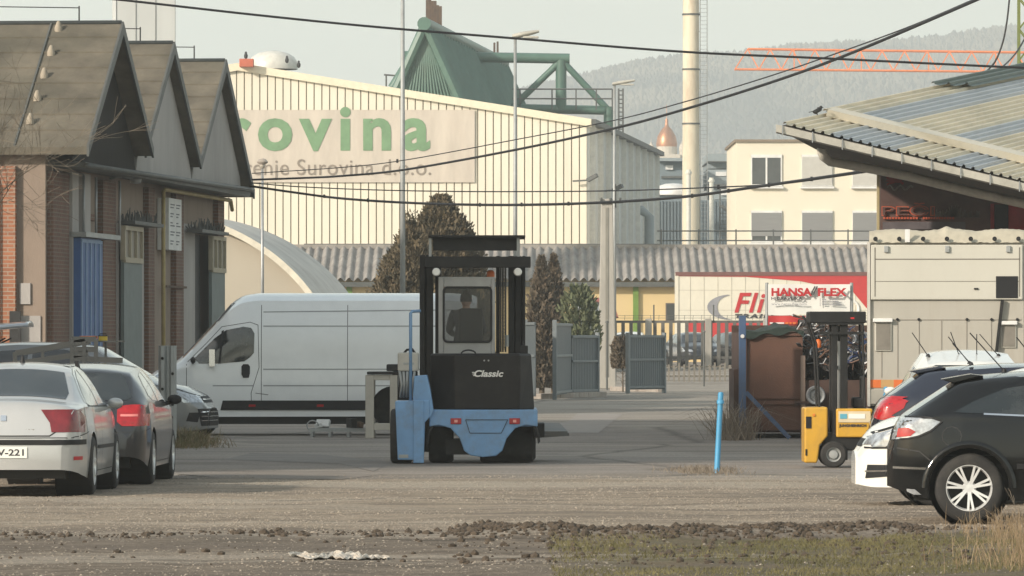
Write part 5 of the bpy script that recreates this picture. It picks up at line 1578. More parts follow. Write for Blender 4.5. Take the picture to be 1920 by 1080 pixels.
mb = MB(); mb.prism([(-2.1 + .46, 1.32), (-2.1 + .8, 1.375), (-2.1 + .9, 1.36), (-2.1 + .55, 1.29)], 'y', -.52, .52); mb.build('spoiler', blue, bl, bevel=.01)
aerial(bl, -.9, .1, 1.41, .32, -.8); aerial(bl, -.9, -.35, 1.40, .25, -.9)

# white estate car facing the camera
SW_ = hatch_spec(L=4.4, H=1.5, hw=.90)
SW_['mirmat'] = white
SW_['top'] = [(x, z + (.06 if .3 < x < 3.3 else 0)) for x, z in SW_['top']]
repl(SW_, 'rear_window', ('rear_window', 'car_glass', [('B', [(-.62, 1.10), (-.66, 1.13), (-.56, 1.32), (-.5, 1.345), (.5, 1.345), (.56, 1.32), (.66, 1.13), (.62, 1.10)])], dict(res=.05)))
zw_ = 77
wc = make_car('white_estate', 'white estate car seen end on with a row of thin aerials above its roof', SW_, white, (X(1826, zw_) , zw_ + 2.2, 0), PI / 2 + R(1))[0]; wc.name = 'estate_car'
for x, y, l, ln in ((-.9, .42, .36, -.0), (-.9, .0, .38, 0), (-.9, -.02, .3, .0)):
    pass
mb = MB()
for y, l, dy in ((.55, .32, .22), (.12, .33, .12), (-.12, .30, .0), (-.42, .30, .26)):
    mb2 = MB(); mb2.tube([(-1.0, y, 1.47), (-1.0, y + dy, 1.47 + l)], .007, 6); mb2.lathe([(.035, 0), (.02, .035), (0, .045)], (-1.0, y, 1.46), 'z', 8); mb2.build('aerial', M['plastic'], wc)

# ---- car with raised tailgate at the far left edge
ST = hatch_spec(L=4.5, H=1.5, hw=.89)
zt_ = 103.0
tt, bvT, _ = make_car('tailgate_car', 'pale car at the far left edge with its tailgate raised', ST, paint('paint_pale_silver', (.5, .52, .54), metal=.3), (X(-10, zt_) - 2.25, zt_, 0), PI)
tt.name = 'estate_car'
mb = MB()
def tgf(u, v):
    # local: rear is -x ; hinge at x=-1.75,z=1.45 ; gate swings up to stick out backwards
    s = 1.15 * u
    x = -1.75 - s
    z = 1.50 + .38 * min(1, u * 4) ** .7 + .10 * u + .05 * (1 - abs(v * 2 - 1) ** 2)
    return (x, (v - .5) * 1.45 * (1 - .12 * u), z)
mb.grid(tgf, 16, 10)
tg = mb.build('tailgate', paint('paint_tailgate', (.5, .52, .56), metal=.3), tt, smooth=True); s_ = tg.modifiers.new('t', 'SOLIDIFY'); s_.thickness = .06
mb = MB()
mb.tube([(-1.85, .6, 1.40), (-2.5, .6, 1.72)], .015, 6); mb.tube([(-1.85, -.6, 1.40), (-2.5, -.6, 1.72)], .015, 6)
mb.build('gas_strut', M['plastic'], tt)
# ------------------------------------------------------------------ people
def limb_body(name, verts, edges, radii, m, parent, root=0, sub=2):
    me = bpy.data.meshes.new(name); me.from_pydata(verts, edges, []); me.update()
    o = bpy.data.objects.new(name, me); COL.objects.link(o); o.parent = parent
    sk = o.modifiers.new('skin', 'SKIN'); sk.use_smooth_shade = True
    if not me.skin_vertices: me.skin_vertices.new() if hasattr(me.skin_vertices, 'new') else None
    for i, r in enumerate(radii):
        if isinstance(r, tuple): me.skin_vertices[0].data[i].radius = r
        else: me.skin_vertices[0].data[i].radius = (r, r)
    me.skin_vertices[0].data[root].use_root = True
    sb = o.modifiers.new('sub', 'SUBSURF'); sb.levels = sub; sb.render_levels = sub
    me.materials.append(m)
    return o

# ------------------------------------------------------------------ the big blue forklift
ZF = 77.6
sF = FPX / ZF
FL = thing('forklift_truck', 'big blue forklift with a black counterweight driving away through the yard', 'forklift', (X(902, ZF), ZF, 0), 0)
FO = Vector((X(902, ZF), ZF, 0))
def fx(px, dy=0): return (px - CX) / FPX * (ZF + dy) - FO.x
def fz(py, dy=0): return CH + (HY - py) / FPX * (ZF + dy)
blue_m = mat('forklift_blue', (.15, .30, .52), .45, var=.12, dirt=.55, dirt_col=(.15, .17, .18), dscale=3.5, coat=.2)
cw_m = mat('counterweight_black', (.010, .009, .009), .6, spec=.3, var=.15, dirt=.3, dirt_col=(.05, .045, .04), dscale=2)
# counterweight: faceted plan, slightly wider at the base
mb = MB()
pt = [(fx(806), .35), (fx(852), 0), (fx(975), 0), (fx(996), .35), (fx(996), 1.15), (fx(806), 1.15)]
pb = [(fx(809), .35), (fx(853), .0), (fx(974), .0), (fx(1002), .35), (fx(1002), 1.15), (fx(809), 1.15)]
zt0, zt1, zb0 = fz(663), fz(667), fz(768)
n = len(pt)
mb.add([(x, y, zb0) for x, y in pb] + [(x, y, zt1) for x, y in pt] + [(x * .985, y + .02, zt0) for x, y in pt],
       [tuple(range(n - 1, -1, -1)), tuple(range(2 * n, 3 * n))] + [(i, (i + 1) % n, n + (i + 1) % n, n + i) for i in range(n)] + [(n + i, n + (i + 1) % n, 2 * n + (i + 1) % n, 2 * n + i) for i in range(n)])
mb.box(fx(862), fx(886), .02, .3, fz(774), zb0 + .01); mb.box(fx(938), fx(962), .02, .3, fz(774), zb0 + .01)
cwt = mb.build('counterweight', cw_m, FL, bevel=.02)
mb = MB(); text(mb, 'Classic', (fx(889), -.012, fz(706)), (1, 0, 0), (0, 0, 1), .085, (944 - 889) / sF, bold=.03, shear=.25, th=.008)
for k in range(3): mb.box(fx(885 + k), fx(890), -.008, -.002, fz(699 + 3 * k), fz(697.5 + 3 * k))
mb.build('lettering', M['frame_white'], cwt)
mb = MB()
for px in (908, 916): mb.cyl((fx(px), -.01, fz(676)), (fx(px), .02, fz(676)), .012, n=10)
mb.build('bolt', M['galv'], cwt)
# chassis skirt with two wheel arches
def skirt():
    pts = [(805, 768), (805, 800), (822, 797), (845, 803), (862, 822), (870, 845), (882, 854), (905, 857), (930, 855), (942, 845), (950, 822), (966, 803), (985, 797), (1008, 800), (1008, 768)]
    return [(fx(a), fz(b)) for a, b in pts]
mb = MB(); mb.prism(skirt(), 'y', -.04, .10)
sk = mb.build('rear_skirt', blue_m, FL, bevel=.015)
mb = MB(); mb.box(fx(805), fx(1008), .1, 2.6, fz(800), fz(768)); mb.build('chassis', blue_m, FL, bevel=.02)
mb = MB()
P_ = [(873, 787), (881, 812), (940, 812), (952, 787)]
for a, b in zip(P_, P_[1:] + P_[:1]): mb.beam((fx(a[0]), -.043, fz(a[1])), (fx(b[0]), -.043, fz(b[1])), .008, .012, up=(0, 1, 0))
mb.build('hatch_outline', M['seam'], sk)
for a in (845, 955):
    l_ = MB(); l_.box(fx(a), fx(a + 20), -.06, -.03, fz(795), fz(784)); l_ = l_.build('tail_lamp', M['light_red'], FL, bevel=.006)
    g_ = MB(); g_.box(fx(a + 7), fx(a + 13), -.066, -.058, fz(792), fz(787)); g_.build('lamp_lens', mat('lamp_pink2', (.8, .35, .3), .2, coat=.6), l_)
# arches lining and wheels
def tyre(cx, cy, r, w, name='wheel', rimr=None):
    t = MB(); rr = rimr or r * .55
    t.lathe([(rr, -w / 2), (r - .04, -w / 2), (r - .01, -w / 2 + .02), (r, -w / 2 + .06), (r, w / 2 - .06), (r - .01, w / 2 - .02), (r - .04, w / 2), (rr, w / 2)], (cx, cy, r), 'x', 36)
    to = t.build(name, M['rubber'], FL, smooth=True, angle=R(40))
    g = MB(); g.lathe([(rr + .003, -w * .42), (rr * .6, -w * .3), (.06, -w * .32), (0, -w * .38)], (cx, cy, r), 'x', 20)
    g.lathe([(rr + .003, w * .42), (rr * .6, w * .3), (.06, w * .32), (0, w * .38)], (cx, cy, r), 'x', 20); g.build('rim', M['steel_dark'], to, smooth=True, angle=R(40))
    return to
tyre(fx(950), .75, .29, (1003 - 902) / sF); tyre(fx(826), .75, .29, .34)
tyre(fx(752), .15 + .2, .375, .30); tyre(fx(985), 2.2, .33, .3)
mb = MB()
for c_, w_ in ((836, 62), (978, 58)):
    ar = []
    for k in range(13):
        a = PI * k / 12; ar.append((fx(c_) + (w_ / 2 + 6) / sF * math.cos(a), .30 + .33 * math.sin(a)))
    q = ar + [(x * 1.0 + (fx(c_) - x) * .12, z - .03) for x, z in ar[::-1]]
    mb.prism(q, 'y', .0, 1.2)
mb.build_each('mudguard', M['steel_dark'], FL, bevel=.006)
mb = MB(); mb.box(fx(835), fx(905), .3, 1.2, .12, .33); mb.build('axle', M['steel_dark'], FL)
# left fender box
mb = MB()
fp = [(744, 866), (742, 752), (749, 750), (775, 750), (777, 704), (801, 704), (808, 742), (812, 768), (805, 800), (803, 784), (797, 795), (800, 866)]
mb.prism([(fx(a), fz(b)) for a, b in [(746, 862), (741, 752), (806, 750), (805, 783), (797, 792), (795, 862)]], 'y', -.12, .02)
mb.prism([(fx(a), fz(b)) for a, b in [(774, 751), (777, 705), (801, 703), (808, 735), (813, 770), (806, 786), (790, 751)]], 'y', -.10, .7)
mb.box(fx(741), fx(806), .02, 1.2, fz(770), fz(752))
fb = mb.build('side_fender', blue_m, FL, bevel=.012)
mb = MB(); mb.box(fx(775), fx(795), -.14, -.11, fz(868), fz(750)); mb.build('fender_strut', blue_m, FL, bevel=.01)
mb = MB(); mb.box(fx(748), fx(766), -.13, -.12, fz(858), fz(852)); mb.build('scraped_edge', M['galv'], fb)
# white control box, rail
wbm = mat('box_cream', (.46, .44, .39), .6, dirt=.4, dirt_col=(.25, .23, .2))
mb = MB(); mb.box(fx(745), fx(784), .2, .7, fz(696), fz(661)); wb = mb.build('control_box', wbm, FL, bevel=.02)
mb = MB(); mb.box(fx(747), fx(782), .25, .6, fz(750), fz(696)); mb.build('hose_bank', M['steel_dark'], FL, bevel=.02)
mb = MB()
for k in range(5): mb.tube([(fx(750 + 6 * k), .22, fz(745)), (fx(753 + 5 * k), .16, fz(722)), (fx(749 + 7 * k), .2, fz(697))], .02, 6)
mb.build('hose', M['galv'], FL, smooth=True)
mb = MB(); text(mb, 'A2500', (fx(756), .195, fz(684)), (1, 0, 0), (0, 0, 1), .05, .14, th=.004) if False else mb.box(fx(756), fx(776), .192, .2, fz(684), fz(680)); mb.build('label_strip', M['galv'], wb)
mb = MB(); mb.tube([(fx(756), .4, fz(663)), (fx(762), .4, fz(656)), (fx(772), .4, fz(655)), (fx(778), .4, fz(664))], .018, 6); mb.build('box_handle', M['plastic'], wb, smooth=True)
mb = MB(); mb.tube([(fx(770), -.05, fz(752)), (fx(770), -.05, fz(587)), (fx(773), -.05, fz(584)), (fx(787), .1, fz(583))], .022, 8); mb.build('grab_rail', blue_m, FL, smooth=True)
# overhead guard, cab
YM = 2.1
def fxm(px): return fx(px, YM)
def fzm(py): return fz(py, YM)
mb = MB()
mb.box(fx(803, .9), fx(985, .9), .85, 2.2, fz(446, .9), fz(441, .9))
mb.build('guard_top_plate', M['steel_dark'], FL, bevel=.008)
mb = MB(); mb.box(fx(812, 1.0), fx(975, 1.0), 1.0, 1.04, fz(470, 1), fz(446, 1)); mb.build('dark_screen', M['steel_dark'], FL)
for a, b in ((804, 809), (969, 975)):
    mb = MB(); mb.box(fx(a, .9), fx(b, .9), .9, .95, fz(482, .9), fz(446, .9)); mb.build('guard_stay', M['galv'], FL)
mb = MB(); mb.box(fx(795, .9), fx(995, .9), .85, 1.0, fz(502, .9), fz(481, .9)); mb.box(fx(800, 1), fx(990, 1), 1, 2.1, fz(486, .9), fz(481, .9)); mb.build('cross_beam', M['steel_dark'], FL, bevel=.01)
for a in (818, 971):
    mb = MB(); mb.lathe([(0, 0), (.045, .0), (.058, .02), (.055, .1), (0, .12)], (fx(a, .75), .72, fz(510, .75)), 'y', 20); w_ = mb.build('work_lamp', mat('lamp_face', (.75, .74, .7), .25, coat=.5), FL, smooth=True, angle=R(50))
mb = MB(); mb.lathe([(.055, 0), (.055, .09), (.03, .12), (0, .125)], (fx(920, 1.2), 1.2, fz(523, 1.2)), 'z', 16); mb.build('beacon', M['orange'], FL, smooth=True)
# mast channels (each side two nested rails) standing behind the cab
mb = MB()
for a, b in ((787, 797), (799, 812), (816, 827)):
    mb.box(fxm(a), fxm(b), YM - .1 + .05 * ((a - 787) / 14), YM + .2, .12, fzm(478 if a < 810 else 500))
mb.box(fxm(790), fxm(812), YM + .12, YM + .2, .12, fzm(490)); mb.build('mast_rail', M['steel_dark'], FL, bevel=.008)
mb = MB()
for a, b in ((930, 937), (953, 964), (966, 977), (979, 985)):
    mb.box(fxm(a), fxm(b), YM - .1, YM + .2, .12, fzm(480))
mb.box(fxm(953), fxm(985), YM + .12, YM + .2, .12, fzm(490)); mb.build('mast_rail', M['steel_dark'], FL, bevel=.008)
mb = MB()
for px in (939, 943, 948): 
    mb.tube([(fxm(px), YM - .12, fzm(660)), (fxm(px), YM - .12, fzm(502))], .013, 5)
for k in range(60): mb.box(fxm(941), fxm(947), YM - .135, YM - .12, fzm(655 - 2.6 * k), fzm(653.6 - 2.6 * k))
mb.build('mast_chain', mat('chain', (.08, .075, .07), .5, metal=.5), FL)
mb = MB(); mb.tube([(fxm(950), YM - .2, fzm(650)), (fxm(950), YM - .2, fzm(628))], .03, 8); mb.build('hose_reel', M['galv'], FL)
# cab: frame, glass, seat
cabm = mat('cab_grey', (.33, .33, .32), .5, dirt=.25, dirt_col=(.25, .24, .22))
y0c, y1c = .95, 1.95
c = lambda px: fx(px, y0c); cz = lambda py: fz(py, y0c)
mb = MB()
mb.box(c(822), c(832), y0c, y0c + .05, cz(664), cz(522)); mb.box(c(921), c(928), y0c, y0c + .05, cz(664), cz(522))
mb.box(c(832), c(921), y0c + .002, y0c + .05, cz(538), cz(522)); mb.box(c(832), c(921), y0c + .002, y0c + .05, cz(664), cz(641))
mb.box(c(822), c(928), y0c, y1c, cz(524), cz(519))
for px in (822, 922): mb.box(c(px), c(px + 6), y1c - .05, y1c, cz(664), cz(524))
mb.box(c(822), c(928), y1c - .05, y1c, cz(664), cz(640))
mb.build('cab_frame', cabm, FL, bevel=.012)
mb = MB()
def rrect(x0, x1, z0, z1, r, n=6):
    out = []
    for cx_, cz_, a0 in ((x1 - r, z1 - r, 0), (x0 + r, z1 - r, 90), (x0 + r, z0 + r, 180), (x1 - r, z0 + r, 270)):
        for k in range(n + 1):
            a = R(a0 + 90 * k / n); out.append((cx_ + r * math.cos(a), cz_ + r * math.sin(a)))
    return out
outer, inner = rrect(c(830), c(923), cz(643), cz(537), .07), rrect(c(834), c(919), cz(639), cz(541), .05)
nn_ = len(outer)
mb.add([(x, y0c - .012, z) for x, z in outer] + [(x, y0c - .012, z) for x, z in inner] + [(x, y0c + .01, z) for x, z in outer] + [(x, y0c + .01, z) for x, z in inner],
       [(i, (i + 1) % nn_, nn_ + (i + 1) % nn_, nn_ + i) for i in range(nn_)] + [(i, 2 * nn_ + i, 2 * nn_ + (i + 1) % nn_, (i + 1) % nn_) for i in range(nn_)])
mb.build('window_seal', M['plastic'], FL)
tint = bpy.data.materials.new('tinted_glass'); tint.use_nodes = True
nt = tint.node_tree; b_ = nt.nodes['Principled BSDF']; b_.inputs['Base Color'].default_value = (.05, .05, .045, 1); b_.inputs['Roughness'].default_value = .08
b_.inputs['Alpha'].default_value = .42
M['tinted'] = tint
mb = MB(); mb.add([(x, y0c + .004, z) for x, z in inner], [tuple(range(nn_))]); mb.build('cab_window', tint, FL, fix=False)
mb = MB(); mb.box(c(832), c(921), y1c - .03, y1c - .025, cz(640), cz(524)); mb.build('windscreen', tint, FL)
mb = MB(); mb.box(fx(860, 1.3), fx(905, 1.3), 1.18, 1.28, fz(664, 1.3), fz(578, 1.3)); mb.box(fx(858, 1.3), fx(907, 1.3), 1.28, 1.75, fz(664, 1.3) - .02, fz(650, 1.3)); mb.build('driver_seat', M['plastic'], FL, bevel=.03)
mb = MB(); mb.box(c(828), c(922), y0c + .06, y1c - .06, fz(768), cz(664)); mb.build('engine_cover', M['steel_dark'], FL)
mb = MB()
for k in range(9): a = PI * k / 8; 
mb.tube([(fx(864) + .10 * (1 - math.cos(PI * k / 8)), .5, fz(664) + .055 * math.sin(PI * k / 8)) for k in range(9)], .011, 6); mb.build('lifting_loop', M['plastic'], FL, smooth=True)
mb = MB(); mb.box(fx(975), fx(990), .4, .6, fz(664), fz(648)); mb.tube([(fx(981), .5, fz(650)), (fx(979), .5, fz(640))], .015, 6); mb.build('tank_cap', M['steel_dark'], FL, bevel=.01)
mb = MB()
for dz, l in ((0, 0), (1, 3)):
    mb.plate([(fx(1003), 1.4, fz(812 + 2 * dz) - .04 * dz), (fx(1066 + l), 1.45, fz(812 + 3 * dz)), (fx(1052 + l), 2.6, fz(798 + 3 * dz)), (fx(1003), 2.6, fz(797 + 3 * dz))], .04)
mb.build_each('fork_arm', mat('fork_steel', (.12, .12, .115), .6, dirt=.5, dirt_col=(.2, .15, .1)), FL)
mb = MB(); mb.box(fx(1000), fx(1022), 1.3, 2.2, fz(822), fz(796)); mb.build('fork_carriage', M['steel_dark'], FL, bevel=.01)

# driver seated with his back to us
DX, DY, DZ = fx(874, 1.45), 1.45, fz(655, 1.45)
DR = thing('person', 'forklift driver in dark clothes seated in the cab with his back to the camera', 'person', (FO.x + DX, FO.y + DY, DZ - 0), 0)
DZs = 0
v = [(0, 0, .08), (0, -.02, .28), (0, -.02, .46), (0, 0, .56), (-.17, .0, .50), (-.24, .10, .26), (-.16, .32, .20), (.17, .0, .50), (.24, .10, .26), (.16, .32, .20), (-.10, .10, .06), (-.12, .42, .06), (-.12, .44, -.34), (.10, .10, .06), (.12, .42, .06), (.12, .44, -.34), (-.12, .54, -.36), (.12, .54, -.36)]
e = [(0, 1), (1, 2), (2, 3), (2, 4), (4, 5), (5, 6), (2, 7), (7, 8), (8, 9), (0, 10), (10, 11), (11, 12), (0, 13), (13, 14), (14, 15), (12, 16), (15, 17)]
r = [(.15, .12), (.15, .11), (.14, .10), (.06, .06), .075, .055, .04, .075, .055, .04, .09, .07, .05, .09, .07, .05, .04, .04]
cloth = mat('dark_jacket', (.03, .032, .04), .9, var=.2, scale=6)
skin = mat('skin', (.42, .25, .18), .55)
limb_body('body', v, e, r, cloth, DR)
hd_ = MB()
def head(u, v_):
    a, b = 2 * PI * u, PI * (v_ - .5)
    s = math.cos(b)
    x = .075 * s * math.cos(a); y = .095 * s * math.sin(a) + .01
    z = .70 + .12 * math.sin(b)
    if y > .06 and abs(x) < .02 and -.4 < b < .2: y += .018
    return (x, y, z)
hd_.grid(head, 24, 16, closed_u=True); hd_.cyl((0, 0, .52), (0, .01, .64), .055, .05, 14)
for sx in (-1, 1): hd_.lathe([(0, 0), (.022, .004), (.026, .012), (0, .016)], (sx * .075 - (.008 if sx > 0 else 0.008), .0, .70), 'x', 10)
hdo = hd_.build('head', skin, DR, smooth=True)
hr = MB()
def hair(u, v_):
    a, b = 2 * PI * u, PI / 2 * v_
    return (.083 * math.cos(b) * math.cos(a), .10 * math.cos(b) * math.sin(a) - .006, .715 + .118 * math.sin(b) - (.055 if math.sin(a) < .2 else 0) * (1 - v_))
hr.grid(hair, 24, 8, closed_u=True); hr.build('hair', mat('hair', (.03, .022, .016), .8), DR, smooth=True)
fe = MB()
for sx in (-1, 1): fe.lathe([(0, 0), (.012, .002), (0, .006)], (sx * .03, .098, .715), 'y', 8)
fe.box(-.022, .022, .094, .1, .655, .66); fe.build('face', mat('face_dark', (.06, .03, .025), .5), DR)
for sx in (-1, 1):
    vv = [(sx * .16, .32, .20), (sx * .15, .37, .20), (sx * .15, .41, .20)]; ee = [(0, 1), (1, 2)]; rr_ = [(.032, .018), (.038, .018), (.034, .016)]
    base = len(vv) - 1
    for k in range(4):
        ox = sx * (.125 + .017 * k); i0 = len(vv)
        l_ = (.034, .040, .038, .030)[k]
        vv += [(ox, .42, .20), (ox, .42 + l_, .195), (ox, .43 + l_, .195 - l_ * .8)]
        ee += [(base, i0), (i0, i0 + 1), (i0 + 1, i0 + 2)]; rr_ += [.009, .008, .007]
    i0 = len(vv); vv += [(sx * .115, .37, .205), (sx * .10, .40, .20)]; ee += [(1, i0), (i0, i0 + 1)]; rr_ += [.011, .009]
    limb_body('hand', vv, ee, rr_, skin, DR, 1, 1)

# ------------------------------------------------------------------ things in front of the van
fr_m = mat('frame_cream', (.46, .43, .37), .65, dirt=.5, dirt_col=(.22, .2, .17), dscale=3)
ZT = 97.5; gT = lambda px: (px - CX) / FPX * ZT; zT = lambda py: CH + (HY - py) / FPX * ZT - .0
MF = thing('metal_frame', 'cream painted steel frame standing beside the blue forklift', 'steel frame', (gT(715), ZT, 0), 0)
o_ = gT(715)
mb = MB()
for y in (0, 1.0):
    mb.box(gT(685) - o_, gT(701) - o_, y, y + .12, 0, zT(703)); mb.box(gT(731) - o_, gT(745) - o_, y, y + .12, 0, zT(703))
    mb.box(gT(701) - o_, gT(731) - o_, y, y + .1, .14, .26); mb.box(gT(701) - o_, gT(731) - o_, y + .01, y + .1, zT(713), zT(703))
mb.box(gT(685) - o_, gT(701) - o_, .12, 1.0, .14, .24)
mb.build_each('frame', fr_m, MF, bevel=.01)
mb = MB(); mb.box(gT(688) - o_, gT(748) - o_, -.02, 1.12, zT(702), zT(697)); mb.build('top_plate', M['steel_dark'], MF, bevel=.006)
mb = MB(); mb.box(gT(724) - o_, gT(748) - o_, .2, .8, zT(696), zT(683)); mb.box(gT(735) - o_, gT(746) - o_, .3, .7, zT(740), zT(696)); mb.build('clamp_block', M['steel_dark'], MF, bevel=.02)
mb = MB()
mb.lathe([(.36, -.2), (.36, .2), (.33, .21), (0, .21)], (gT(735) - o_, .5, .53), 'y', 30); mb.build('roller', M['rubber'], MF, smooth=True, angle=R(40))

PL = thing('steel_pallet', 'low steel pallet with loose metal scraps lying under the side of the van', 'pallet', (gT(640), 98.5, 0), 0)
o_ = gT(640)
mb = MB()
for y in (0, .45, .9): mb.box(gT(575) - o_, gT(690) - o_, y, y + .08, .1, .15)
for px in (578, 612, 647, 684): mb.box(gT(px) - o_, gT(px + 5) - o_, 0, .98, 0, .1)
mb.build('deck', M['galv'], PL)
for i, (px, w_, h_, mt_) in enumerate(((592, 14, .08, 'white_board'), (655, 12, .16, 'steel_dark'), (665, 10, .1, 'rust_steel'), (600, 8, .14, 'frame_white'))):
    mb = MB(); m_ = Matrix.Translation((gT(px) - o_, .3 + .1 * i, .16 + h_ / 2)) @ Matrix.Rotation(.4 * i, 4, 'Z') @ Matrix.Rotation(.25 * (i - 1), 4, 'Y'); mb.obox(m_, w_ / 109, .25, h_); mb.build('scrap_piece', M[mt_], PL, bevel=.01)
mb = MB(); mb.tube([(gT(582) - o_ + .10 * math.cos(a * PI / 6), .1, .2 + .09 * math.sin(a * PI / 6)) for a in range(12)], .012, 6); mb.build('hose_coil', M['galv'], PL, smooth=True)

# steel post (guard rail section stood on end)
zP = 89; o_ = Vector((X(314, zP), zP, 0))
GP = thing('guard_post', 'weathered galvanised guard rail post standing on the weedy verge', 'post', tuple(o_), 0)
w_ = 34 / FPX * zP; hP = CH + (HY - 648) / FPX * zP
mb = MB()
prof = [(-w_ / 2, 0), (-w_ * .34, -.06), (-w_ * .16, -.06), (-w_ * .04, .02), (w_ * .1, .02), (w_ * .2, -.06), (w_ * .38, -.06), (w_ / 2, 0)]
prof = prof + [(x, y + .014) for x, y in prof[::-1]]
mb.prism(prof, 'z', 0, hP); mb.build('rail', M['galv'], GP)
mb = MB(); mb.box(-w_ * .3, -w_ * .16, .02, .12, 0, hP - .1); mb.build('backing_post', M['galv'], GP)
for k in range(6):
    for sx in (-.27, .29):
        if (k + (sx > 0)) % 2: 
            mb = MB(); mb.lathe([(.024, 0), (.024, .01), (0, .012)], (w_ * sx, -.075, .2 + k * .24), 'y', 8); mb.build('bolt', M['steel_dark'], GP)

# rack of grey steel behind the saloon, with a yellow box on it
zR = 72.5; gR = lambda px: (px - CX) / FPX * zR; hR = lambda py: CH + (HY - py) / FPX * zR
RK = thing('steel_rack', 'low grey steel trailer frame standing between the parked cars and the workshop', 'trailer', (gR(130), zR, 0), 0)
o_ = gR(130)
mb = MB()
def rb(a, b, y=0, w=.05, h=.07): mb.beam((gR(a[0]) - o_, y, hR(a[1])), (gR(b[0]) - o_, y, hR(b[1])), w, h)
rb((30, 662), (160, 640)); rb((30, 682), (165, 662)); rb((28, 660), (28, 700)); rb((135, 636), (180, 636)); rb((135, 636), (135, 700)); rb((180, 636), (180, 700)); rb((158, 640), (158, 690)); rb((135, 655), (180, 655)); rb((135, 672), (230, 676)); rb((195, 640), (195, 690), .3, .03, .03)
rb((80, 652), (80, 690), .0, .04, .04); rb((30, 662), (160, 640), .9); rb((180, 640), (232, 640), .2, .05, .02)
mb.box(gR(28) - o_, gR(180) - o_, 0, 1.2, .5, .58); mb.box(gR(45) - o_, gR(60) - o_, .0, 1.1, 0, .5); mb.box(gR(160) - o_, gR(172) - o_, .0, 1.1, 0, .5)
mb.build('frame', mat('rack_grey', (.13, .13, .125), .6, dirt=.4, dirt_col=(.2, .18, .15)), RK)
YB = thing('yellow_box', 'small yellow battery box on top of the steel trailer frame', 'box', (gR(190), zR + .3, hR(640)), 0)
mb = MB(); mb.box(-.055, .055, -.06, .06, .0, .065); mb.build('box', mat('box_yellow', (.5, .36, .03), .5), YB, bevel=.006)
mb = MB(); mb.box(-.06, .06, -.065, .065, .065, .075); mb.tube([(-.04, 0, .075), (-.04, 0, .095), (.04, 0, .095), (.04, 0, .075)], .006, 6); mb.build('lid', M['steel_dark'], YB)
OT = thing('orange_tray', 'small orange tray lying on the trailer frame beside the yellow box', 'tray', (gR(165), zR + .1, hR(635)), 0)
mb = MB()
mb.box(-.11, .11, -.08, .08, 0, .012)
for a_ in ((-.11, -.1, -.08, .08), (.1, .11, -.08, .08), (-.11, .11, -.08, -.07), (-.11, .11, .07, .08)): mb.box(*a_, .01, .035)
mb.build('tray', M['orange'], OT)

# blue bollard
zB = zg(887); BB = thing('bollard', 'slim light blue bollard leaning slightly in the middle of the yard', 'bollard', (X(1344, zB), zB, 0), 0)
bm_ = mat('bollard_blue', (.06, .30, .52), .5, dirt=.5, dirt_col=(.12, .2, .25), dscale=5)
mb = MB(); mb.lathe([(.05, 0), (.045, .02), (.036, .05), (.034, .9), (.036, 1.0), (.03, 1.025), (0, 1.03)], (0, 0, 0), 'z', 16)
for i, q in enumerate(mb.v): mb.v[i] = (q[0] + q[2] * .05, q[1], q[2])
mb.build('post', bm_, BB, smooth=True, angle=R(50))
mb = MB(); mb.lathe([(.046, -.02), (.046, .02), (.035, .03)], (.045, 0, .9), 'z', 16); mb.build('collar', bm_, BB, smooth=True)

# ------------------------------------------------------------------ fences and gates at the end of the yard
def gate_panel(name, label, pxa, za, pxb, zb_, top_a, top_b, bot, post='left'):
    A, B = Vector((X(pxa, za), za, 0)), Vector((X(pxb, zb_), zb_, 0))
    t = thing(name, label, 'gate', tuple(A), math.atan2((B - A).y, (B - A).x), 'grey steel gate panels at the end of the yard')
    l = (B - A).length; ht = CH + (HY - top_a) / FPX * za
    z0 = .12
    mb = MB(); nr_ = max(3, int(l / .13))
    for k in range(nr_):
        x0 = l * k / nr_; mb.box(x0 + .003, x0 + l / nr_ - .02, .0, .03, z0, ht - .02)
    mb.box(0, l, .012, .02, z0, ht - .02)
    mb.build('sheet', M['grey_gate'], t)
    for z in (ht - .1, (ht + z0) * .52, z0 + .04):
        mb = MB(); mb.box(0, l, -.045, -.002, z, z + .07); mb.build('rail', M['grey_gate_frame'], t, bevel=.005)
    for x in ((0, l) if post == 'both' else ((0,) if post == 'left' else (l,))):
        mb = MB(); mb.box(x - .05, x + .05, -.06, .06, 0, ht + .06); mb.build('post', M['grey_gate_frame'], t, bevel=.008)
    return t
gate_panel('sheet_gate', 'tall grey gate panel half hidden behind the forklift', 985, 160, 1003, 157, 603, 603, 740)
gate_panel('sheet_gate', 'tall narrow grey gate panel in front of the small green tree', 1040, 160, 1071, 166, 604, 606, 740, 'left')
gate_panel('sheet_gate', 'lower ribbed grey gate panel left of the concrete pole', 1072, 166, 1120, 168, 627, 627, 738, 'right')
gate_panel('sheet_gate', 'plain grey gate panel right of the concrete pole', 1177, 178, 1245, 180, 627, 627, 728, 'both')
# kerbs below
for i, (pxa, za, pxb, zb_, lb) in enumerate(((1005, 163, 1128, 170, 'left'), (1150, 188, 1240, 184, 'right'))):
    A, B = Vector((X(pxa, za), za, 0)), Vector((X(pxb, zb_), zb_, 0)); mb = MB()
    nseg = 7
    for k in range(nseg):
        a, b = A.lerp(B, k / nseg), A.lerp(B, (k + .97) / nseg); mb.beam(a + Vector((0, -1.2, .07)), b + Vector((0, -1.2, .07)), .3, .16)
    o = mb.build('kerb', M['kerb'], bevel=.02); tag(o, kind='structure')

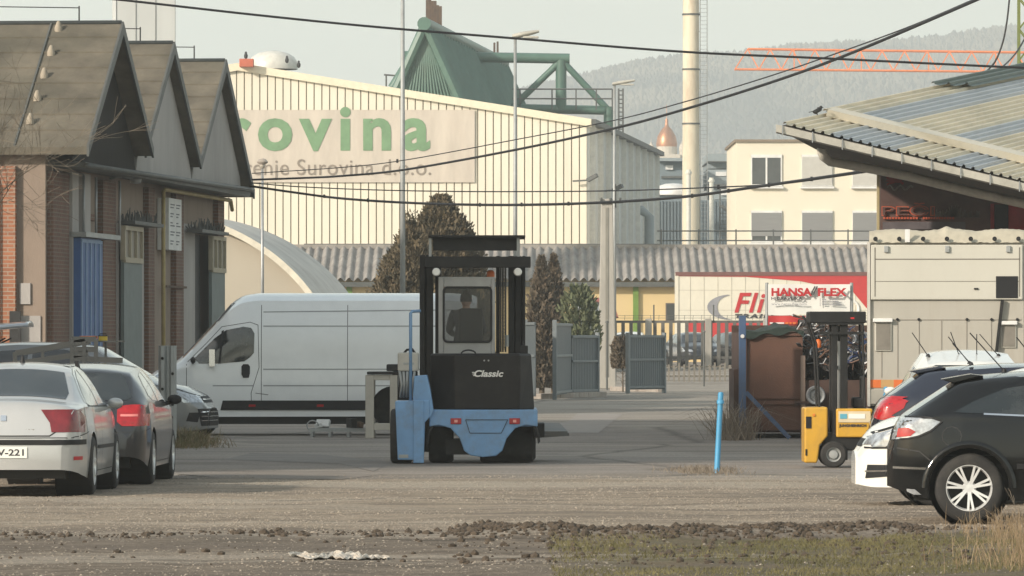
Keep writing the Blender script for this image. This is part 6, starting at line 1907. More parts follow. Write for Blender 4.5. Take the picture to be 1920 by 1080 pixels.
# palisade fence with concrete piers
zf = 232; FN = thing('palisade_fence', 'tall dark palisade fence with concrete piers closing the end of the yard', 'fence', (X(1155, zf), zf, .3), 0)
mb = MB(); x = X(1150, zf); x1_ = X(1700, zf); ft = CH + (HY - 600) / FPX * zf; k = 0
while x < x1_:
    mb.box(x, x + .145, zf - .02, zf + .02, .45, ft - .02 + random.uniform(-.02, .01)); x += .325; k += 1
mb.build('palings', M['paling'], FN, world=True)
mb = MB(); mb.box(X(1150, zf), x1_, zf + .02, zf + .07, ft - .12, ft - .02); mb.box(X(1150, zf), x1_, zf + .02, zf + .07, .9, 1.0); mb.build('rail', M['paling'], FN, world=True)
for px in (1216, 1328, 1437, 1550, 1655):
    mb = MB(); mb.box(X(px - 6, zf), X(px + 6, zf), zf - .14, zf + .1, .2, ft + .05); mb.build('pier', M['concrete'], FN, world=True, bevel=.02)
mb = MB(); mb.box(X(1150, zf), x1_, zf - .05, zf + .12, .1, .5); mb.build('plinth', M['concrete'], FN, world=True)
mb = MB()
for a in range(34):
    x = X(1155 + a * 16, zf); mb.tube([(x, zf, ft), (x + .02, zf, ft + .2)], .012, 4)
for z in (.08, .18): mb.tube([(X(1152, zf), zf, ft + z), (x1_, zf, ft + z)], .010, 4)
for px in (1226, 1338, 1447): mb.tube([(X(px, zf), zf, ft - .1), (X(px, zf), zf, ft + .62)], .03, 5)
mb.build('barbed_wire', M['trim_dark'], FN, world=True)
# low mesh fence in front
zm = 212; MFN = thing('mesh_fence', 'low slatted fence of pale stakes in front of the palisade fence', 'fence', (X(1300, zm), zm, .05), 0)
mb = MB(); x = X(1176, zm)
while x < X(1400, zm):
    mb.box(x, x + .07, zm, zm + .03, .12, CH + (HY - 683) / FPX * zm + random.uniform(-.07, .07)); x += .19
mb.build('stakes', mat('stake_grey', (.19, .17, .14), .8), MFN, world=True)
mb = MB()
for z in (.3, .65): mb.box(X(1176, zm), X(1400, zm), zm + .03, zm + .06, z, z + .05)
mb.build('rail', mat('stake_rail', (.15, .135, .11), .8), MFN, world=True)
for px in (1104, 1320):
    z_ = 190 if px < 1200 else 205
    t = thing('iron_stake', 'thin dark iron stake beside the concrete pole' if px < 1200 else 'thin dark iron stake in front of the palisade fence', 'stake', (X(px + (34 if px < 1200 else 0), z_), z_, 0), 0)
    mb = MB(); mb.tube([(0, 0, 0), (0, 0, 2.25 if px < 1200 else 1.95)], .035, 6); mb.build('rod', M['trim_dark'], t); mb = MB(); mb.lathe([(.06, 0), (.05, .05), (0, .07)], (0, 0, 2.25 if px < 1200 else 1.95), 'z', 8); mb.build('cap', M['trim_dark'], t)

# cars far behind the fence
def far_car(px, z, label, col, rz):
    t = thing('hatchback_car', label, 'car', (X(px, z), z, gz(0, z)), rz, 'cars parked behind the fence')
    S = hatch_spec(); S['patches'] = [q for q in S['patches'] if q[0] in ('rear_window', 'side_window', 'tail_light', 'windscreen', 'headlight')]
    body = loft_body(S); body.build('body', col, t, smooth=True, angle=R(38)); bv = bvh_of(body); L = S['L']
    for nm, mn, sp_, *kw in S['patches']:
        sp2 = [(a, [(u - L / 2, v_) for u, v_ in poly]) if a in 'LRT' else (a, poly) for a, poly in sp_]
        m_ = patch(bv, sp2, .01, .12); m_ = merge(m_, mirror(m_)) if nm in ('side_window', 'headlight', 'tail_light') else m_
        m_.build(nm, M[mn], t, smooth=True, fix=False)
    for xc, _ in S['wheels']:
        for sy in (1, -1):
            w_ = MB(); w_.lathe([(0, -.1), (.3, -.1), (.31, -.05), (.31, .05), (.3, .1), (0, .1)], (xc - L / 2, sy * .76, .315), 'y', 20); w_.build('wheel', M['rubber'], t, smooth=True, angle=R(40))
    return t
far_car(1300, 240, 'small dark car with pale lamps seen through the palisade fence left of the pier', grey, -R(80))
far_car(1385, 243, 'black car with bright headlights seen through the palisade fence beside the blue post', black, -R(75))
far_car(1180, 246, 'white car just visible through the palisade fence right of the concrete pole', white, -R(95))

# ------------------------------------------------------------------ red and white trailer behind the fence
zl = 256; TR = thing('semi_trailer', 'white and red curtain sided semi trailer parked behind the fence', 'trailer', (X(1268, zl), zl, gz(0, zl)), 0)
T_ = lambda px, py, dy=0: Vector((X(px, zl), zl + dy, CH + (HY - py) / FPX * zl))
ztp, zbt = T_(0, 512).z, 1.75
x0t, x1t = X(1268, zl), X(1268, zl) + 13.6
mb = MB(); mb.box(x0t, x1t, zl, zl + 2.5, zbt, ztp); mb.build('curtain', M['trailer_white'], TR, world=True)
mb = MB(); 
mb.add([(x0t, zl - .02, ztp - .03), (x0t, zl - .02, ztp - .14)] + [(X(px, zl), zl - .02, T_(0, py).z) for px, py in ((1400, 519), (1500, 527), (1600, 548), (1625, 578))] + [(x1t, zl - .02, zbt), (x1t, zl - .02, ztp - .03)], [tuple(range(8))])
mb.build('red_swoosh', M['red'], TR, world=True, fix=False)
mb = MB(); mb.box(x0t - .04, x1t, zl - .05, zl + .05, ztp - .12, ztp + .05); mb.build('top_rail', mat('rail_brown', (.16, .07, .06), .6), TR, world=True)
mb = MB(); mb.box(x0t - .05, x0t + .1, zl - .04, zl + .1, zbt, ztp - .12); mb.build('corner_post', M['trailer_white'], TR, world=True)
mb = MB()
mb.box(x0t, x1t, zl - .03, zl + .05, 1.25, zbt)
mb.box(X(1285, zl), X(1390, zl), zl - .02, zl + .02, zbt, T_(0, 600).z) if False else None
mb.build('side_bar', M['red'], TR, world=True)
mb = MB(); mb.add([T_(1286, 604, -.015), T_(1450, 604, -.015), T_(1450, 668, -.015), T_(1286, 668, -.015)], [(0, 3, 2, 1)]); mb.build('red_lower_panel', M['red'], TR, world=True, fix=False)
mb = MB()
for k in range(22): xx = x0t + .62 * k; mb.box(xx, xx + .02, zl - .012, zl, zbt, ztp - .12)
for z in (3.0, 3.9): mb.box(x0t, x1t, zl - .011, zl, z, z + .015)
mb.build('strap_seam', mat('strap', (.42, .39, .32), .7), TR, world=True)
mb = MB(); lw_ = 66 / FPX * zl
text(mb, 'Fliegl', (X(1377, zl), zl - .03, T_(0, 585).z), (1, 0, 0), (0, 0, 1), 36 / FPX * zl, 128 / FPX * zl, bold=.02, spacing=1.12, shear=.28, th=.01); mb.build('logo_lettering', M['sign_red'], TR, world=True)
mb = MB(); text(mb, 'TRAILER', (X(1378, zl), zl - .03, T_(0, 596).z), (1, 0, 0), (0, 0, 1), 7 / FPX * zl, 92 / FPX * zl, bold=.05, shear=.2, th=.01, spacing=1.3); mb.build('logo_subtitle', M['sign_black'], TR, world=True)
mb = MB()  # grey crescent
oc, ic = [], []
for k in range(17):
    a = R(100 + 165 * k / 16)
    oc.append((1372 + 46 * math.cos(a), 576 - 24 * math.sin(a) * 1.0)); 
    ic.append((1376 + 40 * math.cos(a) * (1 - .22 * math.sin(PI * k / 16)), 576 - 23 * math.sin(a) * (1 - .1 * math.sin(PI * k / 16))))
pts_ = oc + ic[::-1]
nn2 = len(oc)
mb.add([T_(px, py, -.025) for px, py in oc] + [T_(px, py, -.025) for px, py in ic], [(i, i + 1, nn2 + i + 1, nn2 + i) for i in range(nn2 - 1)])
mb.build('logo_crescent', M['sign_grey'], TR, world=True, fix=False)
mb = MB(); text(mb, '50', (X(1580, zl), zl - .03, T_(0, 592).z), (1, 0, 0), (0, 0, 1), 26 / FPX * zl, 40 / FPX * zl, bold=.05, shear=.1, th=.01) if False else mb.tube([T_(1596 + 14 * math.cos(a * PI / 8), 580 - 16 * math.sin(a * PI / 8), -.03) for a in range(-1, 10)], .07, 6)
mb.build('logo_ring', M['sign_white'], TR, world=True)
for k in range(3):
    mb = MB(); xx = x0t + 2.0 + 1.3 * k; mb.lathe([(0, -.15), (.28, -.16), (.5, -.17), (.52, -.1), (.52, .1), (.5, .17), (0, .17)], (xx, zl + .2, gz(0, zl) + .52), 'y', 24); w_ = mb.build('wheel', M['rubber'], TR, world=True, smooth=True, angle=R(40))
mb = MB(); mb.box(x0t + 9.8, x0t + 9.95, zl + .2, zl + .35, .6, 1.3); mb.box(x0t + 9.7, x0t + 10.05, zl + .1, zl + .4, .58, .64); mb.box(x0t + .1, x1t, zl + .6, zl + 1.9, 1.15, 1.3); mb.build('chassis', M['steel_dark'], TR, world=True)

# banner on the yard fence
zh = 150; HB = thing('company_banner', 'white and red company banner stretched on a wire fence in front of the trailer', 'banner', (X(1517, zh), zh, 0), 0)
H = lambda px, py, dy=0: Vector((X(px, zh), zh + dy, CH + (HY - py) / FPX * zh))
mb = MB()
def hb1(u, v_):
    px = 1440 + 154 * u; py = 590 - 57 * v_ + (1.5 * math.sin(u * 9)) * (1 - v_)
    p = H(px, py); p.y += .025 * math.sin(u * 14 + v_ * 3) ; return p
mb.grid(hb1, 50, 12); mb.build('cloth', M['sign_white'], HB, world=True, smooth=True)
mb = MB(); text(mb, 'HANSA', H(1446, 554.5, -.13), (1, 0, 0), (0, 0, 1), 14 / FPX * zh, 76 / FPX * zh, bold=.04, th=.01); text(mb, 'FLEX', H(1533, 554.5, -.13), (1, 0, 0), (0, 0, 1), 14 / FPX * zh, 54 / FPX * zh, bold=.04, th=.01); mb.build('banner_lettering', M['sign_red'], HB, world=True)
mb = MB(); text(mb, 'HIDRAVLIKA', H(1446, 562, -.09), (1, 0, 0), (0, 0, 1), 5 / FPX * zh, 58 / FPX * zh, bold=.03, th=.01, spacing=1.1)
for k, dx in enumerate((0, 4)): mb.tube([H(1521 + dx, 553, -.1), H(1523 + dx, 546, -.1), H(1528 + dx, 537, -.1)], .02, 6)
mb.build('banner_subtitle', M['sign_black'], HB, world=True)
mb = MB(); text(mb, 'www.hansa-flex.com', H(1446, 572, -.09), (1, 0, 0), (0, 0, 1), 4.6 / FPX * zh, 66 / FPX * zh, th=.01)
for r_ in range(4):
    for a, b in ((1541, 1549), (1555, 1578 - 3 * r_)): mb.box(H(a, 0).x, H(b, 0).x, zh - .1, zh - .09, H(0, 572 - 3.2 * r_).z, H(0, 570.6 - 3.2 * r_).z)
mb.box(H(1537, 0).x, H(1538, 0).x, zh - .1, zh - .09, H(0, 574).z, H(0, 559).z)
mb.build('banner_small_print', M['sign_grey'], HB, world=True)
mb = MB()
mb.grid(lambda u, v_: H(1440 + 80 * u, 616 - 24 * v_) + Vector((0, -.01 + .03 * math.sin(u * 9), 0)), 20, 4); mb.build('red_strip', M['red'], HB, world=True, smooth=True)
mb = MB(); text(mb, 'AVTOMOTO', H(1442, 607, -.08), (1, 0, 0), (0, 0, 1), 3.6 / FPX * zh, 28 / FPX * zh, bold=.03, th=.01) if False else mb.box(H(1443, 0).x, H(1470, 0).x, zh - .08, zh - .07, H(0, 607).z, H(0, 604.5).z); mb.build('strip_marks', M['sign_white'], HB, world=True)
mb = MB()
for a, b in ((1472, 1478), (1480, 1484), (1486, 1492), (1494, 1500)): mb.box(H(a, 0).x, H(b, 0).x, zh - .08, zh - .07, H(0, 607.5).z, H(0, 604).z)
mb.build('strip_numbers', M['orange'], HB, world=True)
for px in (1438, 1475, 1597):
    mb = MB(); mb.tube([(H(px, 0).x, zh + .08, 0), (H(px, 0).x, zh + .08, H(0, 575 if px == 1475 else 530).z)], .045 if px != 1475 else .07, 8); mb.build('post', M['galv'], HB, world=True)
mb = MB()
for z in (.3, .9, 1.5, 2.0): mb.tube([(H(1436, 0).x, zh + .08, z), (H(1640, 0).x, zh + .08, z)], .012, 5)
for k in range(60): x = H(1440, 0).x + k * .045; mb.tube([(x, zh + .08, .1), (x, zh + .08, 2.1)], .005, 4)
mb.build('wire_mesh', M['trim_dark'], HB, world=True)
# ------------------------------------------------------------------ rusty container, scrap, blue post
zc_ = 97.5
Cn = lambda px, py, dy=0: Vector((X(px, zc_), zc_ + dy, CH + (HY - py) / FPX * zc_))
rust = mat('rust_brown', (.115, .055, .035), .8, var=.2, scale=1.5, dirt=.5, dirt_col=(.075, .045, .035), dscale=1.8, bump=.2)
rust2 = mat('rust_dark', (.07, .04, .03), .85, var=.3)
CT = thing('scrap_container', 'rusty brown steel scrap container behind the blue post', 'container', (X(1450, zc_), zc_, 0), 0)
xl_, xr_ = X(1393, zc_), X(1660, zc_)
xm_ = X(1505, zc_)
mb = MB(); mb.box(xl_, xm_, zc_, zc_ + .06, .12, 1.82); mb.build('front_panel', rust, CT, world=True)
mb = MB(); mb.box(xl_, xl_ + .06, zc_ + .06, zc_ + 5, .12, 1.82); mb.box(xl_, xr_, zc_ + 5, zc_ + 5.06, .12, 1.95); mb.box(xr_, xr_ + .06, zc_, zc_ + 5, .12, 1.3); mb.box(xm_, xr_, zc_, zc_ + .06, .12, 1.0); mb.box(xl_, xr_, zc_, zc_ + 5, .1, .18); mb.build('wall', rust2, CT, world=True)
for px in (1393, 1503):
    mb = MB(); mb.box(X(px, zc_) - .02, X(px, zc_) + .06, zc_ - .06, zc_, 0, 1.84 if px < 1400 else 1.42); mb.build('corner_post', rust if px < 1400 else mat('post_pale', (.19, .14, .11), .8), CT, world=True)
for z in (.58, .68, .14, 1.76):
    mb = MB(); mb.box(xl_, xm_, zc_ - .035, zc_, z, z + .04); mb.build('rib', rust, CT, world=True)
mb = MB(); mb.box(X(1415, zc_), X(1426, zc_), zc_ - .05, zc_, .1, .36); mb.box(X(1490, zc_), X(1520, zc_), zc_ - .09, zc_ - .04, .60, .64); mb.build('latch', rust2, CT, world=True)
mb = MB(); mb.box(X(1376, zc_ + 1), X(1390, zc_ + 1), zc_ + 1, zc_ + 3.2, 0, 1.18); mb.build('side_bin', rust2, CT, world=True)
net = mat('net_green', (.022, .035, .028), .9, var=.4, scale=12)
mb = MB()
def cover(u, v_):
    p = Cn(1391 + 118 * u, 612 + 6 * math.sin(u * 7) + 10 * v_, 0); 
    return Vector((p.x, zc_ - .06 + (1 - v_) * 2.4, p.z + .05 * noise.noise(Vector((u * 9, v_ * 5, 1)))))
mb.grid(cover, 30, 10); mb.grid(lambda u, v_: Cn(1391 + 116 * u, 618 + 4 * math.sin(u * 7) + (10 + 5 * math.sin(u * 13)) * v_, -.08), 30, 3)
nt_ = mb.build('cover_net', net, CT, world=True, smooth=True)
# heap of scrap inside the container
vs, fs = [], []
hm_ = MB()
def heap(u, v_):
    x = X(1506, zc_) + (X(1650, zc_) - X(1506, zc_)) * u
    h = 1.0 + .95 * math.sin(PI * min(1, v_ * 1.3 + .1)) * (1 - .35 * u) + .2 * noise.noise(Vector((u * 5, v_ * 4, 0)))
    return (x, zc_ + .1 + 4.6 * v_, h)
hm_.grid(heap, 30, 20)
o = hm_.build('scrap_bed', mat('scrap_bed', (.05, .042, .038), .8, var=.5, scale=12, bump=.6)); tag(o, 'dark bed of metal scrap filling the right half of the container', 'scrap', kind='stuff')
mats_ = [mat('scrap_' + n_, c_, .45, metal=m__, var=.3) for n_, c_, m__ in (('silver', (.45, .45, .45), .8), ('brown', (.16, .09, .06), .2), ('blue', (.05, .08, .2), .2), ('dark', (.05, .05, .05), .4))]
for mi, m_ in enumerate(mats_):
    sm_ = MB()
    for _ in range((120, 90, 36, 120)[mi]):
        u, v_ = random.random(), random.random() ** 1.6 * .75
        if mi == 2: u = .55 + .45 * u
        q = Vector(heap(u, v_)); q.z += random.uniform(-.02, .14)
        d = Vector((random.gauss(0, 1), random.gauss(0, .5), random.gauss(0, .55))).normalized() * random.uniform(.08, .34)
        kind = random.random()
        if kind < .55: sm_.tube([q, q + d * .5 + Vector((0, 0, random.uniform(-.05, .05))), q + d], random.uniform(.008, .022), 5)
        elif kind < .85: sm_.beam(q, q + d, random.uniform(.02, .1), random.uniform(.01, .03))
        else:
            rr = random.uniform(.06, .15); a0 = random.random() * 3
            sm_.tube([q + Vector((rr * math.cos(a0 + t * .52), .1 * math.sin(t), rr * math.sin(a0 + t * .52))) for t in range(11)], .012, 5)
    o = sm_.build('scrap_metal', m_); tag(o, ['tangled shiny scrap rods and rims on the scrap heap', 'rusty brown bars lying on the scrap heap', 'blue painted pieces on the right of the scrap heap', 'dark pipes and plates lying on the scrap heap'][mi], 'scrap', kind='stuff')
# bare steel wheel leaning on the heap
SWh = thing('scrap_disc', 'bare grey steel wheel rim hanging beside the yellow forklift mast', 'wheel rim', tuple(Cn(1528, 741, -.25)), 0)
mb = MB(); mb.lathe([(0, .0), (.05, -.02), (.06, .02), (.09, .03), (.115, -.03), (.15, -.04), (.165, -.02), (.165, .06), (.14, .08), (0, .08)], (0, 0, 0), 'y', 28); mb.build('rim', M['zinc'], SWh, smooth=True, angle=R(40))
mb = MB(); mb.lathe([(.035, -.05), (.03, -.03), (.0, -.03)], (0, 0, 0), 'y', 14); mb.tube([(0, .02, 0), (0, .3, -.02)], .02, 6); mb.build('hub', M['galv'], SWh)
# blue gate post with brace
bp_ = mat('post_blue', (.055, .10, .19), .55, var=.15, dirt=.4, dirt_col=(.09, .09, .11), dscale=4)
zq = 96.6
BPn = thing('gate_post', 'dark blue steel gate post with a slanting brace in front of the rusty container', 'gate post', (X(1392, zq), zq, 0), 0)
hq = CH + (HY - 592) / FPX * zq
mb = MB(); mb.box(-.06, .06, -.05, .05, 0, hq); mb.build('post', bp_, BPn, bevel=.008)
mb = MB(); mb.beam((.06, 0, .80), (.80, 0, .02), .05, .07); mb.build('brace', bp_, BPn)
mb = MB(); mb.lathe([(.0, 0), (.03, 0), (.035, .015), (.035, .03)], (0, -.085, hq - .35), 'y', 14); mb.build('ring', M['frame_white'], BPn)

# ------------------------------------------------------------------ small yellow forklift
zy = 75.2
YO = X(1566, zy)
YF = thing('forklift_truck', 'small yellow forklift with a black mast and overhead guard beside the scrap heap', 'forklift', (YO, zy, 0), 0)
y_ = lambda px: X(px, zy) - YO
yz = lambda py: CH + (HY - py) / FPX * zy
ym = mat('forklift_yellow', (.56, .31, .03), .45, var=.06, dirt=.4, dirt_col=(.25, .16, .06), dscale=4, coat=.2)
mb = MB(); mb.prism([(y_(a), yz(b)) for a, b in ((1508, 868), (1508, 764), (1552, 763), (1552, 818), (1548, 822), (1537, 835), (1533, 866), (1530, 868))], 'y', -.02, .75)
yb1 = mb.build('counterweight', ym, YF, bevel=.025, seg=3)
mb = MB(); mb.box(y_(1511), y_(1521), -.03, -.015, yz(803), yz(781)); mb.box(y_(1510), y_(1513), -.03, -.015, yz(854), yz(842)); mb.build('vent_recess', M['plastic'], yb1)
mb = MB(); mb.lathe([(.0, 0), (.018, 0), (.02, .01)], (y_(1526), -.035, yz(778)), 'y', 12); mb.build('fuel_cap', mat('cap_amber', (.6, .2, .03), .4), yb1)
mb = MB(); mb.box(y_(1568), y_(1636), -.0, .75, yz(820), yz(766)); yb2 = mb.build('body_panel', ym, YF, bevel=.02)
mb = MB(); mb.box(y_(1572), y_(1632), -.012, -.001, yz(792), yz(771)); mb.build('label_plate', mat('label_cream', (.6, .5, .33), .5), yb2)
mb = MB(); mb.box(y_(1575), y_(1588), -.018, -.012, yz(785), yz(776)); mb.build('label_blue', mat('label_blue', (.1, .35, .45), .5), yb2)
mb = MB(); mb.box(y_(1591), y_(1622), -.018, -.012, yz(785), yz(776)); mb.build('label_white', M['sign_white'], yb2)
mb = MB(); text(mb, 'JUNGHEINRICH', (y_(1573), -.008, yz(800)), (1, 0, 0), (0, 0, 1), .032, (1624 - 1573) / FPX * zy, bold=.04, th=.004); mb.build('lettering', M['sign_black'], yb2)
mb = MB(); mb.box(y_(1545), y_(1640), .05, .72, yz(845), yz(812)); mb.box(y_(1640), y_(1665), .05, .7, .15, yz(775)); mb.build('chassis', M['steel_dark'], YF, bevel=.02)
for px, r_ in ((1563, .175), (1648, .15)):
    for yy in (.06, .70):
        t_ = MB(); w2 = .075
        t_.lathe([(r_ * .55, -w2), (r_ - .02, -w2), (r_, -w2 + .02), (r_, w2 - .02), (r_ - .02, w2), (r_ * .55, w2)], (y_(px), yy, r_), 'y', 32); to = t_.build('wheel', M['rubber'], YF, smooth=True, angle=R(40))
        g_ = MB(); g_.lathe([(r_ * .56, -w2 * .9), (r_ * .4, -w2 * .4), (r_ * .3, -w2 * .9), (.0, -w2 * .95)], (y_(px), yy, r_), 'y', 24); g_.build('rim', M['galv'], to, smooth=True, angle=R(40))
for yy in (.1, .65):
    mb = MB(); mb.box(y_(1560), y_(1571), yy - .04, yy + .04, .1, yz(604)); mb.box(y_(1576), y_(1590), yy - .03, yy + .03, .1, yz(600)); mb.build('mast_rail', M['steel_dark'], YF, bevel=.006)
mb = MB(); mb.tube([(y_(1574), .37, .2), (y_(1574), .37, yz(640))], .03, 8)
for z in (.6, 1.3, 1.88): mb.box(y_(1572), y_(1588), .1, .65, z, z + .05)
mb.build('lift_cylinder', M['galv'], YF)
mb = MB(); mb.box(y_(1517), y_(1624), .02, .74, yz(606), yz(584)); mb.build('guard_roof', M['steel_dark'], YF, bevel=.015)
mb = MB(); mb.box(y_(1595), y_(1602), .015, .02, yz(598), yz(595)); mb.build('badge', M['sign_red'], YF)
for px in (1519, 1618):
    for yy in (.04, .7):
        mb = MB(); mb.tube([(y_(px), yy, yz(606)), (y_(px + (12 if px < 1600 else 0)), yy, yz(645)), (y_(px + (18 if px < 1600 else 4)), yy, yz(768))], .016, 6); mb.build('guard_post', M['steel_dark'], YF)
mb = MB(); mb.box(y_(1532), y_(1620), .02, .05, yz(627), yz(622)); mb.box(y_(1532), y_(1620), .02, .05, yz(609), yz(606)); mb.build('guard_rail', M['steel_dark'], YF)
mb = MB(); mb.lathe([(.032, 0), (.04, .02), (.04, .08), (.025, .11), (0, .115)], (y_(1536), .2, yz(652)), 'z', 14); mb.build('beacon', M['orange'], YF, smooth=True)
mb = MB(); mb.box(y_(1600), y_(1622), .2, .55, yz(766), yz(745)); mb.box(y_(1616), y_(1624), .2, .55, yz(766), yz(705)); mb.build('seat', M['plastic'], YF, bevel=.03)

# ------------------------------------------------------------------ sales truck
zk = 88
kx = lambda px: X(px, zk)
kz = lambda py: CH + (HY - py) / FPX * zk
TK = thing('box_truck', 'dirty white box bodied sales truck parked behind the row of cars', 'truck', (kx(1775), zk, 0), 0)
wm = mat('truck_white', (.52, .50, .43), .5, var=.04, scale=1, dirt=.2, dirt_col=(.36, .33, .27), dscale=.8, stretch=(1, 1, .4))
wm2 = mat('truck_grey', (.40, .375, .32), .55, var=.06, scale=1.2, dirt=.45, dirt_col=(.25, .21, .165), dscale=1.2, stretch=(1.5, 1, .3))
mb = MB(); mb.box(kx(1626), kx(1922), zk, zk + 5.5, kz(762), kz(452)); mb.build('box_body', wm2, TK, world=True, bevel=.03)
mb = MB(); mb.box(kx(1633), kx(1917), zk - .05, zk, kz(562), kz(459)); hp = mb.build('upper_flap', wm, TK, world=True, bevel=.015)
mb = MB()
for a, b, c_, d in ((1640, 1912, 487, 485), (1640, 1912, 528, 527), (1640, 1642, 556, 464), (1910, 1912, 556, 464)): mb.box(kx(a), kx(b), zk - .054, zk - .05, kz(c_), kz(d))
mb.build_each('flap_seam', mat('truck_seam', (.16, .145, .12), .7), hp, world=True)
mb = MB(); mb.box(kx(1867), kx(1908), zk - .06, zk - .045, kz(559), kz(518)); mb.build('flap_window', M['plastic'], hp, world=True, bevel=.004)
for px in (1662, 1776, 1890):
    mb = MB(); mb.box(kx(px - 4), kx(px + 4), zk - .09, zk - .045, kz(473), kz(461)); mb.build('hinge', M['galv'], hp, world=True, bevel=.005)
mb = MB(); mb.box(kx(1826), kx(1834), zk - .07, zk - .045, kz(543), kz(540)); mb.build('flap_handle', M['plastic'], hp, world=True)
mb = MB()
def tarp(u, v_):
    px = 1630 + 290 * u
    return (kx(px), zk - .06 + .9 * v_, kz(455 - (22 + 4 * abs(math.sin(u * 9)) * 1.0 + 5 * math.exp(-((u - .5) / .03) ** 2)) * min(1, v_ * 4)) + .015 * noise.noise(Vector((u * 30, v_ * 6, 0))))
mb.grid(tarp, 90, 10); mb.build('roof_tarpaulin', mat('tarp', (.44, .40, .31), .8, var=.1, scale=5, dirt=.4, dirt_col=(.25, .2, .15)), TK, world=True, smooth=True)
for k in range(7):
    mb = MB(); px = 1642 + 44.5 * k; mb.lathe([(.03, 0), (.036, .02), (.036, .05)], (kx(px), zk - .12, kz(448)), 'y', 12); mb.lathe([(0, 0), (.03, 0)], (kx(px), zk - .12, kz(448)), 'y', 12); mb.build('clearance_lamp', M['plastic'], TK, world=True)
mb = MB(); mb.box(kx(1697), kx(1706), zk - .1, zk - .08, kz(454), kz(430)); mb.build('paper_note', M['frame_white'], TK, world=True)
mb = MB()
for px in (1653, 1683, 1723, 1765, 1812, 1858): mb.box(kx(px), kx(px + 1.3), zk - .006, zk, kz(708), kz(601))
mb.box(kx(1630), kx(1915), zk - .006, zk, kz(600.5), kz(599)); mb.build_each('panel_seam', mat('truck_seam2', (.2, .18, .15), .7), TK, world=True)
for px in (1683, 1723, 1813, 1859, 1907):
    mb = MB(); mb.lathe([(0, 0), (.02, .0), (.024, .02)], (kx(px), zk - .03, kz(599)), 'y', 10); mb.build('stud', M['plastic'], TK, world=True)
for a, b, c_, d in ((1641, 1672, 603, 658), (1876, 1905, 608, 652)):
    f_ = MB(); f_.box(kx(a), kx(b), zk - .03, zk, kz(d), kz(c_)); f_ = f_.build('window', wm, TK, world=True, bevel=.008)
    g_ = MB(); g_.box(kx(a + 2), kx(b - 2), zk - .036, zk - .028, kz(d - 2), kz(c_ + 2)); g_.build('pane', mat('pane_dusty', (.2, .18, .15), .4, var=.2), f_, world=True)
    s_ = MB(); s_.box(kx(a - 4), kx(b + 2), zk - .09, zk, kz(c_ + 1), kz(c_ - 6)); s_.build('awning', M['frame_white'], f_, world=True, bevel=.01)
mb = MB(); mb.beam((kx(1868), zk - .07, kz(660)), (kx(1879), zk - .07, kz(562)), .05, .05, up=(0, 1, 0)); mb.build('flap_strut', M['steel_dark'], TK, world=True)
for i, (a, b) in enumerate(((1632, 1652), (1652, 1676), (1676, 1700))):
    mb = MB(); mb.box(kx(a), kx(b), zk - .012, zk - .002, kz(727), kz(712)); mb.build('warning_stripe', (M['orange'] if i != 1 else mat('stripe_dull', (.5, .3, .12), .6)), TK, world=True)
mb = MB(); mb.box(kx(1627), kx(1921), zk - .04, zk + .1, kz(758), kz(730)); mb.build('apron', wm2, TK, world=True, bevel=.01)
mb = MB(); mb.box(kx(1632), kx(1915), zk + .1, zk + 7.6, kz(785), kz(762)); mb.box(kx(1628), kx(1660), zk - .02, zk + .1, kz(788), kz(764)); mb.build('chassis', M['steel_dark'], TK, world=True)
mb = MB(); mb.box(kx(1627), kx(1632), zk - .055, zk + .02, kz(762), kz(455)); mb.build('corner_trim', mat('corner_trim', (.5, .47, .42), .5), TK, world=True)
mb = MB(); mb.box(kx(1632), kx(1918), zk + 5.7, zk + 7.6, kz(785) - .1, 2.6); cab_ = mb.build('cab', mat('truck_blue', (.02, .03, .12), .3, coat=.5), TK, world=True, bevel=.12, seg=4)
mb = MB(); mb.box(kx(1632) - .01, kx(1918) + .01, zk + 6.2, zk + 7.2, 1.75, 2.35); mb.build('cab_window', M['car_glass'], TK, world=True)
mb = MB(); zmm = zk + 7.1; mx0, mx1 = X(1601, zmm), X(1622, zmm); mz = lambda py: CH + (HY - py) / FPX * zmm
mb.box(mx0, mx1, zmm, zmm + .1, mz(701), mz(670)); mm_ = mb.build('wing_mirror', M['plastic'], TK, world=True, bevel=.03, seg=3)
mb = MB(); mb.box(mx0 + .025, mx1 - .02, zmm - .008, zmm, mz(697), mz(675)); mb.build('mirror_glass', M['chrome'], mm_, world=True)
mb = MB(); mb.box(mx0 + .01, mx0 + .09, zmm - .02, zmm + .05, mz(711), mz(702)); mb.tube([(mx1 - .03, zmm + .05, mz(672)), (kx(1640), zmm + .1, mz(665))], .015, 6); mb.tube([(mx1 - .03, zmm + .05, mz(699)), (kx(1640), zmm + .1, mz(705))], .015, 6); mb.build('mirror_arm', M['chrome'], mm_, world=True)
for yy in (1.6, 6.6):
    for px in (1650, 1900):
        t_ = MB(); t_.lathe([(.22, -.14), (.42, -.14), (.45, -.1), (.45, .1), (.42, .14), (.22, .14), (0, .1)], (kx(px), zk + yy, .45), 'x', 28); t_.build('wheel', M['rubber'], TK, world=True, smooth=True, angle=R(40))
# second blue bollard in front of the truck
zB2 = 80.5
B2 = copy_tree(BB); B2.location = (X(1668, zB2), zB2, 0); B2['label'] = 'blue bollard in front of the white box truck behind the parked cars'
B2['group'] = BB['group'] = 'light blue bollards in the yard'
B2.rotation_euler = (0, 0, PI)
TK.rotation_euler = (0, 0, -R(4.2))

